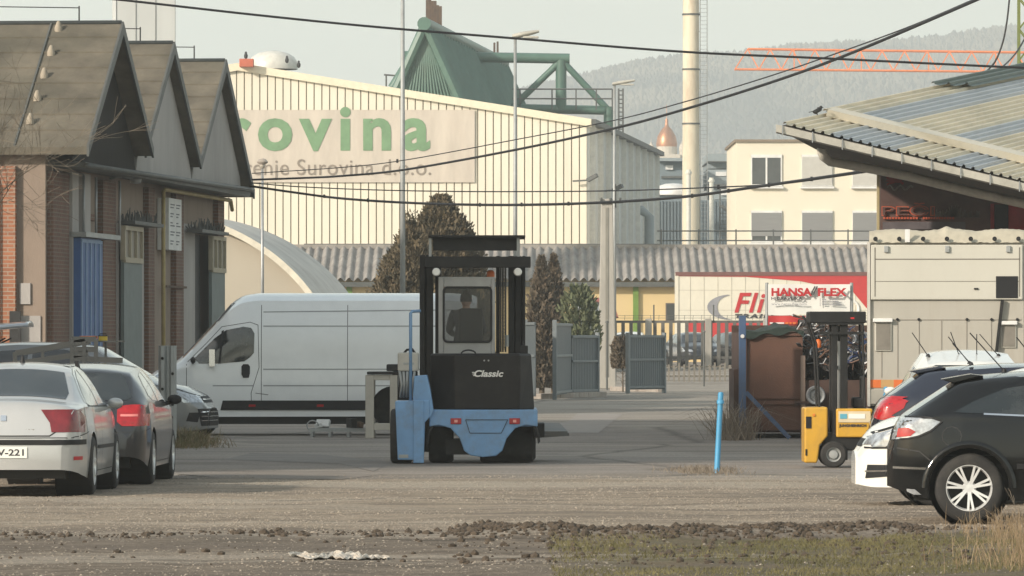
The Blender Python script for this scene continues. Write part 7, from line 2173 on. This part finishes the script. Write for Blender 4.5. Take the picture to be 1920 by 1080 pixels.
# ------------------------------------------------------------------ right hand building with sheet roof
RB = thing('roofed_workshop', 'workshop on the right with a big patched sheet metal roof and a gutter', 'workshop', (12, 110, 0), 0)
A = W(1475, 222, 100); B = W(1920, 328, 101.3); Cc = W(1921, 128, 113)
eu = (B - A); ev = (Cc - A)
def RP(s, t, off=0):
    n_ = eu.cross(ev).normalized()
    if n_.z < 0: n_ = -n_
    return A + eu * s + ev * t + n_ * off
SM, TM = 2.1, 1.35
nn3 = eu.cross(ev).normalized()
rib = .0395
def sheet_strip(s0, s1, t0, t1, m_, nm, lift=.0):
    mb = MB(); k = int(round((s1 - s0) / rib)); 
    for i in range(k):
        a = s0 + rib * i
        prof_ = [(0, 0), (.12, .045), (.30, .045), (.42, 0), (1, 0)]
        for (u0, h0), (u1, h1) in zip(prof_, prof_[1:]):
            q = [RP(a + rib * u0, t0, h0 + lift), RP(a + rib * u1, t0, h1 + lift), RP(a + rib * u1, t1, h1 + lift), RP(a + rib * u0, t1, h0 + lift)]
            mb.add(q, [(0, 1, 2, 3)])
    return mb.build(nm, m_, RB, world=True, fix=False)
# the sheets run up the slope in coloured strips
seq = [('c', 3), ('b', 2), ('b', 2), ('c', 3), ('c', 3), ('b', 3), ('c', 3), ('c', 4), ('b', 3), ('c', 4), ('b', 3), ('c', 5), ('b', 4), ('c', 12)]
s = 0.0
for kch, n_ in seq:
    s1 = s + n_ * rib
    sheet_strip(s, s1, .135, TM, M['roof_sheet'] if kch == 'c' else M['roof_sheet_blue'], 'roof_sheet')
    s = s1
SMX = s
s = 0.0
for kch, n_ in (('c', 5), ('b', 4), ('b', 3), ('c', 5), ('b', 4), ('c', 6), ('b', 5), ('c', 10), ('b', 6), ('c', 6)):
    s1 = min(SMX, s + n_ * rib); sheet_strip(s, s1, -.01, .15, M['roof_sheet'] if kch == 'c' else M['roof_sheet_blue'], 'eave_sheet', -.09); s = s1
mb = MB()
q0, q1 = RP(.03, .130, .0), RP(SMX, .130, .0)
mb.add([RP(.03, .125, -.06), RP(SMX, .125, -.06), RP(SMX, .125, .07), RP(.03, .125, .07), RP(.03, .152, .09), RP(SMX, .152, .09)], [(0, 1, 2, 3), (3, 2, 5, 4)])
mb.build('step_flashing', mat('flashing', (.60, .55, .44), .5, dirt=.3, dirt_col=(.4, .35, .27), dscale=3), RB, world=True)
sheet_strip(.0, .04, .57, TM, M['roof_sheet_green'], 'green_sheet', .10); sheet_strip(.04, .08, .60, TM, M['roof_sheet_green'], 'green_sheet', .10); sheet_strip(.08, .12, .64, TM, M['roof_sheet_green'], 'green_sheet', .10)
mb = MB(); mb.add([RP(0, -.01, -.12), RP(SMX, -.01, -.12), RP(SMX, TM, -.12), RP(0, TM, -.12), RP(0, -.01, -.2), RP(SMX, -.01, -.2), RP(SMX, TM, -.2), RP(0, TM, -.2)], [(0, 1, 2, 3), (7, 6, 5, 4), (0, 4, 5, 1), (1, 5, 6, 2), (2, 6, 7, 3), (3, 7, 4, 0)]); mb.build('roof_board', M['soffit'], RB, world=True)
# gutter with brackets
g0, g1 = RP(-.01, -.02, -.18), RP(SMX, -.02, -.18)
mb = MB(); d_ = (g1 - g0)
upz = Vector((0, 0, 1)); fr = Vector((0, -1, 0))
mb.add([g0 + upz * .07, g1 + upz * .07, g1 - upz * .08 , g0 - upz * .08, g0 + upz * .07 + fr * .14, g1 + upz * .07 + fr * .14, g1 - upz * .06 + fr * .12, g0 - upz * .06 + fr * .12], [(4, 5, 6, 7), (7, 6, 2, 3), (0, 1, 2, 3), (0, 3, 7, 4), (1, 5, 6, 2)])
mb.build('gutter', M['gutter'], RB, world=True)
for k in range(20):
    p = g0 + d_ * (.012 + k * .058 * 1.0) + fr * .145
    if k * .058 > 1: break
    mb = MB(); mb.beam(p + upz * .09, p - upz * .10, .02, .012, up=(0, 1, 0)); mb.build('gutter_bracket', M['zinc'], RB, world=True)
# wall, soffit, shop front
wz0 = 108.5
wx0 = X(1647, wz0)
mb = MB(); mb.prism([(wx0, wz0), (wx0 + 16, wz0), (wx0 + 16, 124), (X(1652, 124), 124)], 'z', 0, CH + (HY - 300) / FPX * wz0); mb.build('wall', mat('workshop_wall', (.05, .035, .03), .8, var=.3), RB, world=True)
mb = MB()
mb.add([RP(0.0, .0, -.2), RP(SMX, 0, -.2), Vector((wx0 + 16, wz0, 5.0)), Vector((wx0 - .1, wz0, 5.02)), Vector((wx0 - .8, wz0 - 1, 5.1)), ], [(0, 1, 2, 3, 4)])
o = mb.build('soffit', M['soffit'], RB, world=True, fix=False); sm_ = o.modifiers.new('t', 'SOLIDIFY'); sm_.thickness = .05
mb = MB()
a0_ = W(1540, 283, 103.5)
mb.tube([a0_ + Vector((0, 0, .12)), a0_, W(1544, 294, 103.6), W(1556, 303, 103.8), W(1640, 318, 104.5), W(1700, 330, 105), W(1830, 362, 105.5), W(1990, 398, 106)], .085, 10)
mb.build('downpipe', M['gutter'], RB, world=True, smooth=True)
for a, b in ((1621, 1700), (1733, 1812)):
    mb = MB(); mb.box(X(a, 106), X(b, 106), 106, 106.08, W(0, 307.5, 106).z, W(0, 305, 106).z); mb.build('tube_light', mat('tube_light', (.7, .68, .62), .4), RB, world=True)
for px in (1657, 1740, 1900):
    mb = MB(); mb.box(X(px, wz0) - .06, X(px, wz0) + .06, wz0 - .1, wz0, 0, 4.9); mb.build('post', M['soffit'], RB, world=True)
mb = MB(); mb.box(X(1645, 107), X(1649, 107), 107, 107.2, 2.2, 5.0); mb.build('corner_post', mat('post_yellow', (.4, .33, .18), .6), RB, world=True)

SF = thing('shop_banner', 'dark printed shop banner with orange lettering under the sheet roof', 'banner', (X(1780, 108), 108.3, 3), 0)
s_ = lambda px, py, d=108.2: W(px, py, d)
mb = MB(); a, b = s_(1651, 436), s_(1990, 316); mb.box(a.x, b.x, 108.2, 108.28, a.z, b.z); mb.build('print', M['shop_dark'], SF, world=True)
def outl(txt, o, h, wdt, mname, nm, **kw):
    mb = MB(); text(mb, txt, o, (1, 0, 0), (0, 0, 1), h, wdt, **kw); mb.build(nm, M[mname], SF, world=True)
M['shop_orange'] = mat('shop_orange', (.45, .085, .035), .6)
M['shop_red'] = mat('shop_red', (.30, .02, .02), .6, var=.4, scale=3)
M['shop_grey'] = mat('shop_grey', (.17, .145, .12), .7, var=.3)
outl('PEČI', s_(1653, 404, 108.15), 17 / FPX * 108, 100 / FPX * 108, 'shop_orange', 'banner_lettering', bold=.035, th=.01)
outl('PEČI', s_(1654.5, 403, 108.12), 15.4 / FPX * 108, 97 / FPX * 108, 'shop_dark', 'lettering_face', bold=-.004, th=.01)
mb = MB()
for a, b in ((1656, 1722), (1730, 1790)): 
    for k in range(12):
        u = a + (b - a) * k / 12; mb.box(s_(u, 0).x, s_(u + (b - a) / 12 * .7, 0).x, 108.14, 108.19, s_(0, 411).z, s_(0, 407).z)
o = mb.build('small_print', M['shop_orange'], SF, world=True)
mb = MB()
for i, (a, b) in enumerate((((1662, 334), (1700, 330)), ((1665, 340), (1690, 336)), ((1663, 346), (1680, 340)), ((1680, 335), (1694, 345)))): mb.beam(s_(*a, 108.16), s_(*b, 108.16), .04, .03, up=(0, 1, 0))
mb.add([s_(1660, 340, 108.15), s_(1672, 331, 108.15), s_(1698, 332, 108.15), s_(1686, 343, 108.15)], [(0, 1, 2, 3)])
mb.build('red_emblem', M['shop_red'], SF, world=True, fix=False)
mb = MB(); pts = [(1664 + 4 * k, 352 - 6 * math.sin(k * 1.3) * math.exp(-k * .05)) for k in range(13)]; mb.tube([s_(a, b, 108.14) for a, b in pts], .02, 5); mb.build('script_mark', M['shop_grey'], SF, world=True)
mb = MB()
for k in range(70):
    px = random.uniform(1752, 1835); h_ = random.uniform(3, 26) * (1 - abs(px - 1790) / 90)
    mb.beam(s_(px, 408, 108.17), s_(px + random.uniform(-4, 4), 408 - h_, 108.17), .02, .012, up=(0, 1, 0))
mb.build('printed_reeds', M['shop_grey'], SF, world=True)
mb = MB(); mb.box(s_(1857, 0).x, s_(1990, 0).x, 108.15, 108.19, s_(0, 436).z, s_(0, 382).z); mb.build('red_panel', M['shop_red'], SF, world=True)
mb = MB(); mb.box(s_(1864, 0).x, s_(1890, 0).x, 108.1, 108.16, s_(0, 432).z, s_(0, 383).z); mb.build('dark_doorway', M['black'], SF, world=True)
mb = MB(); 
for k in range(14): mb.box(s_(1843 + k * 6, 0).x, s_(1847 + k * 6, 0).x, 108.12, 108.16, s_(0, 350).z, s_(0, 347).z)
mb.build('bead_row', M['shop_grey'], SF, world=True)
mb = MB(); mb.box(s_(1655, 0).x, s_(1810, 0).x, 108.16, 108.19, s_(0, 430).z, s_(0, 416).z); mb.build('grey_band', mat('shop_band', (.10, .085, .09), .6, var=.3), SF, world=True)
BD = thing('bird', 'small dark bird sitting on the corner of the sheet metal roof', 'bird', tuple(RP(.004, .112, .0) + Vector((0, 0, -.02))), R(20))
mb = MB()
mb.grid(lambda u, v_: (.075 * math.cos(PI * (v_ - .5)) * math.cos(2 * PI * u) * 1.2, .04 * math.cos(PI * (v_ - .5)) * math.sin(2 * PI * u), .05 + .045 * math.sin(PI * (v_ - .5)) + .02 * math.cos(2 * PI * u)), 14, 10, closed_u=True)
mb.grid(lambda u, v_: (.07 + .03 * math.cos(PI * (v_ - .5)) * math.cos(2 * PI * u), .026 * math.cos(PI * (v_ - .5)) * math.sin(2 * PI * u), .11 + .03 * math.sin(PI * (v_ - .5))), 12, 8, closed_u=True)
mb.cyl((.09, 0, .11), (.125, 0, .105), .008, .002, 6); mb.beam((-.07, 0, .04), (-.16, 0, .02), .04, .012)
mb.build('body', M['black'], BD, smooth=True)
mb = MB(); mb.tube([(.0, .012, .02), (.0, .012, -.03)], .004, 4); mb.tube([(.0, -.012, .02), (.0, -.012, -.03)], .004, 4); mb.build('legs', M['black'], BD)

# ------------------------------------------------------------------ trees
def foliage(n, h, rfn, m, parent, size=.12, z0=.2, flat=.5, lean=(0, 0)):
    vs, fs = [], []
    for _ in range(n):
        z = z0 + (h - z0) * random.random() ** 1.15
        a = random.random() * 2 * PI
        lump = 1 + .38 * noise.noise(Vector((math.cos(a) * 1.7, math.sin(a) * 1.7, z * 1.1))) + .30 * noise.noise(Vector((math.cos(a) * 4, math.sin(a) * 5, z * 3.1)))
        r_ = rfn(z / h) * lump * (random.random() ** .35)
        if n > 20000 and random.random() < .16:
            sk_i = int(a * 2.3) + int(z * 2.2) * 17; rr_ = random.Random(sk_i); a = rr_.random() * 6.28; z = max(z0, int(z * 2.2) / 2.2 + random.random() * .42); r_ = rfn(min(.97, z / h)) * (1.02 + .18 * rr_.random()) + random.gauss(0, .05); a += random.gauss(0, .09)
        x, y = r_ * math.cos(a) + lean[0] * z, r_ * math.sin(a) + lean[1] * z
        s = size * random.uniform(.5, 1.4)
        d = Vector((math.cos(a) * .5 + random.gauss(0, .3), math.sin(a) * .5 + random.gauss(0, .3), .8)).normalized()
        o_ = d.orthogonal().normalized(); o_.rotate(Matrix.Rotation(random.random() * 6, 3, d))
        k = len(vs); p = Vector((x, y, z))
        vs += [p - o_ * s * .3, p + o_ * s * .3, p + d * s + o_ * s * .12, p + d * s - o_ * s * .12]
        fs.append((k, k + 1, k + 2, k + 3))
    mb = MB(); mb.v = [tuple(v_) for v_ in vs]; mb.f = fs
    return mb.build('crown', m, parent, fix=False)
def tree(name, label, cat, px, z, h, rfn, n, m, size=.12, z0=.2, trunk=.09, group=None):
    t = thing(name, label, cat, (X(px, z), z, 0), random.random() * 6, group)
    mb = MB(); mb.tube([(0, 0, 0), (.02, 0, h * .4), (0, .02, h * .92)], [trunk, trunk * .7, trunk * .15], 8)
    for k in range(24):
        zz = h * (.12 + .035 * k); a = k * 2.4; r_ = rfn(zz / h) * .8
        mb.tube([(0, 0, zz), (r_ * .5 * math.cos(a), r_ * .5 * math.sin(a), zz + r_ * .25), (r_ * math.cos(a), r_ * math.sin(a), zz + r_ * .6)], [trunk * .3, trunk * .2, .008], 5)
    mb.build('trunk', M['tree_bark'], t)
    foliage(n, h, rfn, m, t, size, z0)
    return t
cone = lambda r, k=.8, b=.12: (lambda q: r * min(1, q / b + .3) * max(0.02, (1 - q)) ** k)
tree('conifer_tree', 'tallest brown green conifer rising behind the blue forklift', 'tree', 826, 168, 5.9, lambda q: 1.25 * min(1, q * 4 + .4) * max(.10, 1 - q ** 5.5), 60000, M['conifer'], .10)
tree('conifer_tree', 'rounder conifer just left of the tallest one above the van roof', 'tree', 768, 165, 5.05, lambda q: 1.3 * min(1, q * 4 + .4) * max(.08, 1 - q ** 2.6), 46000, M['conifer'], .10)
tree('cypress_tree', 'narrow dull brown cypress right behind the forklift mast', 'tree', 1016, 176, 4.2, lambda q: .50 * min(1, q * 4 + .5) * max(.04, 1 - q ** 3.5), 11000, M['cypress'], .12)
tree('cypress_tree', 'narrow dull brown cypress next to the small green tree', 'tree', 1038, 178, 4.28, lambda q: .42 * min(1, q * 4 + .5) * max(.04, 1 - q ** 3.2), 11000, M['cypress'], .12)
tree('small_tree', 'small loose green tree behind the grey gate panels', 'tree', 1086, 176, 3.3, lambda q: .62 * max(.1, math.sin(PI * min(1, max(0, (q - .18) / .86))) ** .6), 2600, M['bush'], .15, .9, .05)
tree('small_bush', 'round brown bush between the concrete pole and the right gate panel', 'bush', 1168, 184, 1.75, lambda q: .34 * math.sqrt(max(.02, 1 - (q * 1.6 - .95) ** 2)), 4500, M['cypress'], .08, .75, .03)

# leafless tree leaning in from the left edge
def branch(mb, p, d, l, r, depth):
    n_ = 5; pts = [p]; dd = d.copy()
    for _ in range(n_):
        dd = (dd + Vector((random.gauss(0, .12), random.gauss(0, .12), random.gauss(0, .08) + .03))).normalized()
        pts.append(pts[-1] + dd * l / n_)
    mb.tube(pts, [max(.0022, r * (1 - .6 * i / n_)) for i in range(n_ + 1)], 5 if depth > 2 else 4, cap=False)
    if depth <= 0: return
    for k in range(random.choice((3, 4))):
        i = random.randint(2, n_); q = pts[i]
        nd = (dd + Vector((random.gauss(0, .55), random.gauss(0, .5), random.gauss(0, .42)))).normalized()
        branch(mb, q, nd, l * random.uniform(.55, .8), r * .5, depth - 1)
BT = thing('bare_tree', 'leafless tree whose thin twigs reach in at the left edge', 'tree', (-7.9, 72, 0), 0)
random.seed(21)
mb = MB(); mb.tube([(0, 0, 0), (.05, 0, 1.5), (.1, .05, 2.6)], [.13, .10, .07], 8); mb.build('trunk', M['tree_bark'], BT)
mb = MB()
for k in range(7): branch(mb, Vector((.1, .05, 1.7 + .15 * k)), Vector((.42 + random.uniform(-.3, .35), random.gauss(0, .25), .9 + random.uniform(-.2, .6))).normalized(), 1.55, .018, 4)
mb.build('branches', M['twig'], BT)
random.seed(5)
# thin upright twigs at the right front corner
TG = thing('twiggy_shrub', 'thin bare twigs sticking up in front of the black car wheel', 'shrub', (X(1893, 49.5), 49.5, 0), 0)
mb = MB()
for k in range(16): branch(mb, Vector((random.uniform(-.12, .2), random.uniform(-.3, .3), 0)), Vector((random.gauss(0, .25), random.gauss(0, .2), 1)).normalized(), random.uniform(.12, .3), .004, 1)
mb.build('branches', M['twig'], TG)

# ------------------------------------------------------------------ lamp posts and poles
def lamp_post(label, px, z, top_py, side=1, r=.055, head=.46, base=0.0):
    h = CH + (HY - top_py) / FPX * z
    t = thing('street_lamp', label, 'street lamp', (X(px, z), z, base), 0, 'lamp posts around the yard')
    h -= base
    mb = MB(); mb.tube([(0, 0, 0), (0, 0, h * .5), (0, 0, h)], [r * 1.35, r * 1.1, r * .8], 12); mb.build('pole', M['galv'], t, smooth=True)
    mb = MB()
    def hd2(u, v_):
        a = 2 * PI * u; w_ = .5 + .5 * math.sin(PI * min(1, v_ * .8 + .2))
        x = -.08 + head * 1.55 * v_
        return (side * x, .13 * w_ * math.cos(a), h + .05 + .14 * v_ + .075 * w_ * math.sin(a))
    mb.grid(hd2, 18, 10, closed_u=True)
    v_ = mb.v
    mb.f.append(tuple(range(18))); mb.f.append(tuple(range(len(v_) - 18, len(v_))))
    mb.build('lamp_head', mat('lamp_shell', (.45, .43, .37), .45, dirt=.4), t, smooth=True, angle=R(60))
    mb = MB(); mb.box(side * head * .45, side * head * 1.35, -.09, .09, h + .0, h + .06); mb.build('lamp_glass', mat('lamp_glass', (.5, .48, .42), .3), t, bevel=.02)
    return t
lamp_post('galvanised street lamp rising directly behind the forklift mast', 966, 150, 72, 1, .05, .46)
lamp_post('farther street lamp standing by the right end of the cream hall', 1152, 215, 160, 1, .06, .55)
TP = thing('tall_pole', 'tall plain grey pole running out of the picture before the green roof frame', 'pole', (X(755, 150), 150, 0), 0)
mb = MB(); mb.tube([(0, 0, 0), (0, 0, 6), (0, 0, 12.5)], [.085, .065, .045], 12); mb.build('shaft', M['galv'], TP, smooth=True)
mb = MB(); mb.box(-.18, .18, -.18, .18, 0, .05); mb.build('base_plate', M['galv'], TP)
zl2 = 170; LP = thing('street_lamp', 'small old street lamp standing in front of the faded banner', 'street lamp', (X(492, zl2), zl2, 0), 0, 'lamp posts around the yard')
hh = CH + (HY - 312) / FPX * zl2
mb = MB(); mb.tube([(0, 0, 0), (0, 0, hh)], [.06, .035], 10); mb.build('pole', M['zinc'], LP, smooth=True)
mb = MB(); mb.lathe([(.05, 0), (.07, .05), (.16, .10), (.17, .14), (.10, .22), (0, .24)], (0, 0, hh), 'z', 18); mb.build('lamp_head', mat('old_lamp', (.36, .31, .26), .5), LP, smooth=True, angle=R(50))
mb = MB(); mb.lathe([(0, -.08), (.06, -.05), (.08, .02), (.06, .08)], (0, 0, hh), 'z', 14); mb.build('lamp_glass', mat('old_glass', (.4, .36, .3), .3), LP, smooth=True)
# concrete line pole
zp = 195; CP = thing('concrete_pole', 'thick pale concrete line pole between the grey gate panels', 'pole', (X(1138, zp), zp, 0), 0)
hp_ = CH + (HY - 373) / FPX * zp
mb = MB(); mb.prism([(-.31, 0), (.31, 0), (.20, hp_), (-.20, hp_)], 'y', -.14, .14); cpo = mb.build('shaft', M['concrete'], CP, bevel=.03)
mb = MB(); mb.box(-.05, .05, -.16, -.138, .4, hp_ - .3); mb.build('groove', mat('groove_grey', (.22, .21, .18), .9), CP)
mb = MB(); mb.tube([(-.22, -.2, hp_ - .15), (.55, -.2, hp_ - .12)], .03, 6); mb.tube([(.3, 0, hp_ - .3), (.3, 0, hp_ + .5)], .02, 6)
mb.build('cross_arm', M['steel_dark'], CP)
for x in (-.2, .12, .45):
    mb = MB(); mb.lathe([(.02, 0), (.05, .02), (.03, .06), (.055, .09), (.03, .13), (0, .14)], (x, -.2, hp_ - .1), 'z', 10); mb.build('insulator', M['trim_dark'], CP, smooth=True)
# bird on the cross arm
# lattice mast beyond the sheet roof
zx = 145; LM = thing('lattice_mast', 'yellow green lattice mast with a grey box at the top right corner', 'mast', (X(1922, zx), zx, 0), 0)
gm_ = mat('mast_green', (.16, .19, .05), .6)
mb = MB(); w_ = .16
for sx in (-w_, w_):
    for sy in (-w_, w_): mb.box(sx - .025, sx + .025, sy - .025, sy + .025, 0, 13)
for k in range(32):
    z0_ = .4 * k; sg = (-1) ** k
    for sy in (-w_, w_): mb.beam((-w_ * sg, sy, z0_), (w_ * sg, sy, z0_ + .4), .02, .03)
    for sx in (-w_, w_): mb.beam((sx, -w_ * sg, z0_), (sx, w_ * sg, z0_ + .4), .02, .03)
mb.build('lattice', gm_, LM)
mb = MB(); p = W(1912, 140, zx); mb.obox(Matrix.Translation((-.2, -.3, p.z)) @ Matrix.Rotation(R(25), 4, 'Y'), .3, .3, .35); mb.build('junction_box', M['galv'], LM, bevel=.02)

# ------------------------------------------------------------------ cables
def spline(pts, n=24):
    out = []
    P = [pts[0] * 2 - pts[1]] + pts + [pts[-1] * 2 - pts[-2]]
    for i in range(1, len(P) - 2):
        for k in range(n):
            t = k / n; a, b, c_, d = P[i - 1], P[i], P[i + 1], P[i + 2]
            out.append(.5 * ((2 * b) + (c_ - a) * t + (2 * a - 5 * b + 4 * c_ - d) * t * t + (3 * b - a - 3 * c_ + d) * t ** 3))
    out.append(P[-2]); return out
def cable(label, pts, za, zb_, rpx, clips=()):
    x0, x1 = pts[0][0], pts[-1][0]
    def zz(px): return za + (zb_ - za) * (px - x0) / (x1 - x0)
    P = [W(px, py, zz(px)) for px, py in pts]
    t = thing('overhead_cable', label, 'cable', tuple(P[0]), 0, 'cables strung across the yard')
    mb = MB(); mb.tube(spline(P, 10), rpx / 2 * (za + zb_) / 2 / FPX, 6); mb.build('wire', M['wire'], t, world=True)
    for px in clips:
        py = interp(pts, px); q = W(px, py, zz(px)); mb = MB(); mb.obox(Matrix.Translation(q), .05, .05, .09); mb.build('clip', M['wire'], t, world=True)
    return t
cable('thick dark cable crossing the sky from the grey tower to the right edge', [(-300, -52), (0, -22), (210, -2), (480, 28), (700, 50), (966, 72), (1280, 97), (1560, 110), (1920, 127), (2300, 140)], 96, 96, 4.5)
cable('thick cable swinging up from the gables to the top right corner', [(473, 337), (560, 334), (640, 330), (760, 318), (966, 281), (1150, 241), (1280, 206), (1450, 153), (1600, 98), (1830, 0), (2000, -75)], 147, 80, 5)
cable('thin cable running just above the rising thick one', [(473, 325), (640, 314), (760, 300), (966, 262), (1150, 226), (1280, 192), (1430, 147), (1560, 103), (1700, 52), (1830, -3), (2000, -78)], 147, 80, 2.2, (745,))
cable('thick sagging cable low across the yard with small clips', [(470, 349), (560, 362), (640, 372), (760, 380), (900, 384), (1040, 383), (1180, 377), (1300, 367), (1420, 350), (1540, 333), (1655, 316)], 147, 108, 5.2, (608, 690, 900, 978, 1066, 1298, 1366, 1442, 1522))
cable('thin straight cable just above the low sagging one', [(470, 343), (560, 350), (700, 356), (860, 359), (1040, 359), (1180, 357), (1320, 352), (1460, 345), (1560, 332), (1655, 318)], 147, 108, 2.4, (1347,))
cable('short dark cable dropping to the roof at the top right, nearer the mast', [(1893, -5), (1888, 40), (1880, 80), (1866, 115), (1846, 138)], 118, 118, 3.4)
cable('short dark cable curving from the lattice mast to the roof sheets', [(1925, 66), (1908, 95), (1890, 116), (1872, 130), (1852, 139)], 125, 118, 3.4)
# ------------------------------------------------------------------ haze: the air itself
hz = MB(); hz.box(-4700, 4700, -120, 4700, -3, 250)
hm = bpy.data.materials.new('haze'); hm.use_nodes = True
hn = hm.node_tree
hn.nodes.remove(hn.nodes['Principled BSDF'])
pv = hn.nodes.new('ShaderNodeVolumePrincipled')
pv.inputs['Color'].default_value = (0.94, 0.99, 1.0, 1)
pv.inputs['Density'].default_value = HAZE
pv.inputs['Anisotropy'].default_value = 0.2
hn.links.new(pv.outputs[0], hn.nodes['Material Output'].inputs['Volume'])
ho = hz.build('haze', hm, fix=True)
tag(ho, kind='stuff', label='pale winter haze in the air over the yard and town', cat='haze')
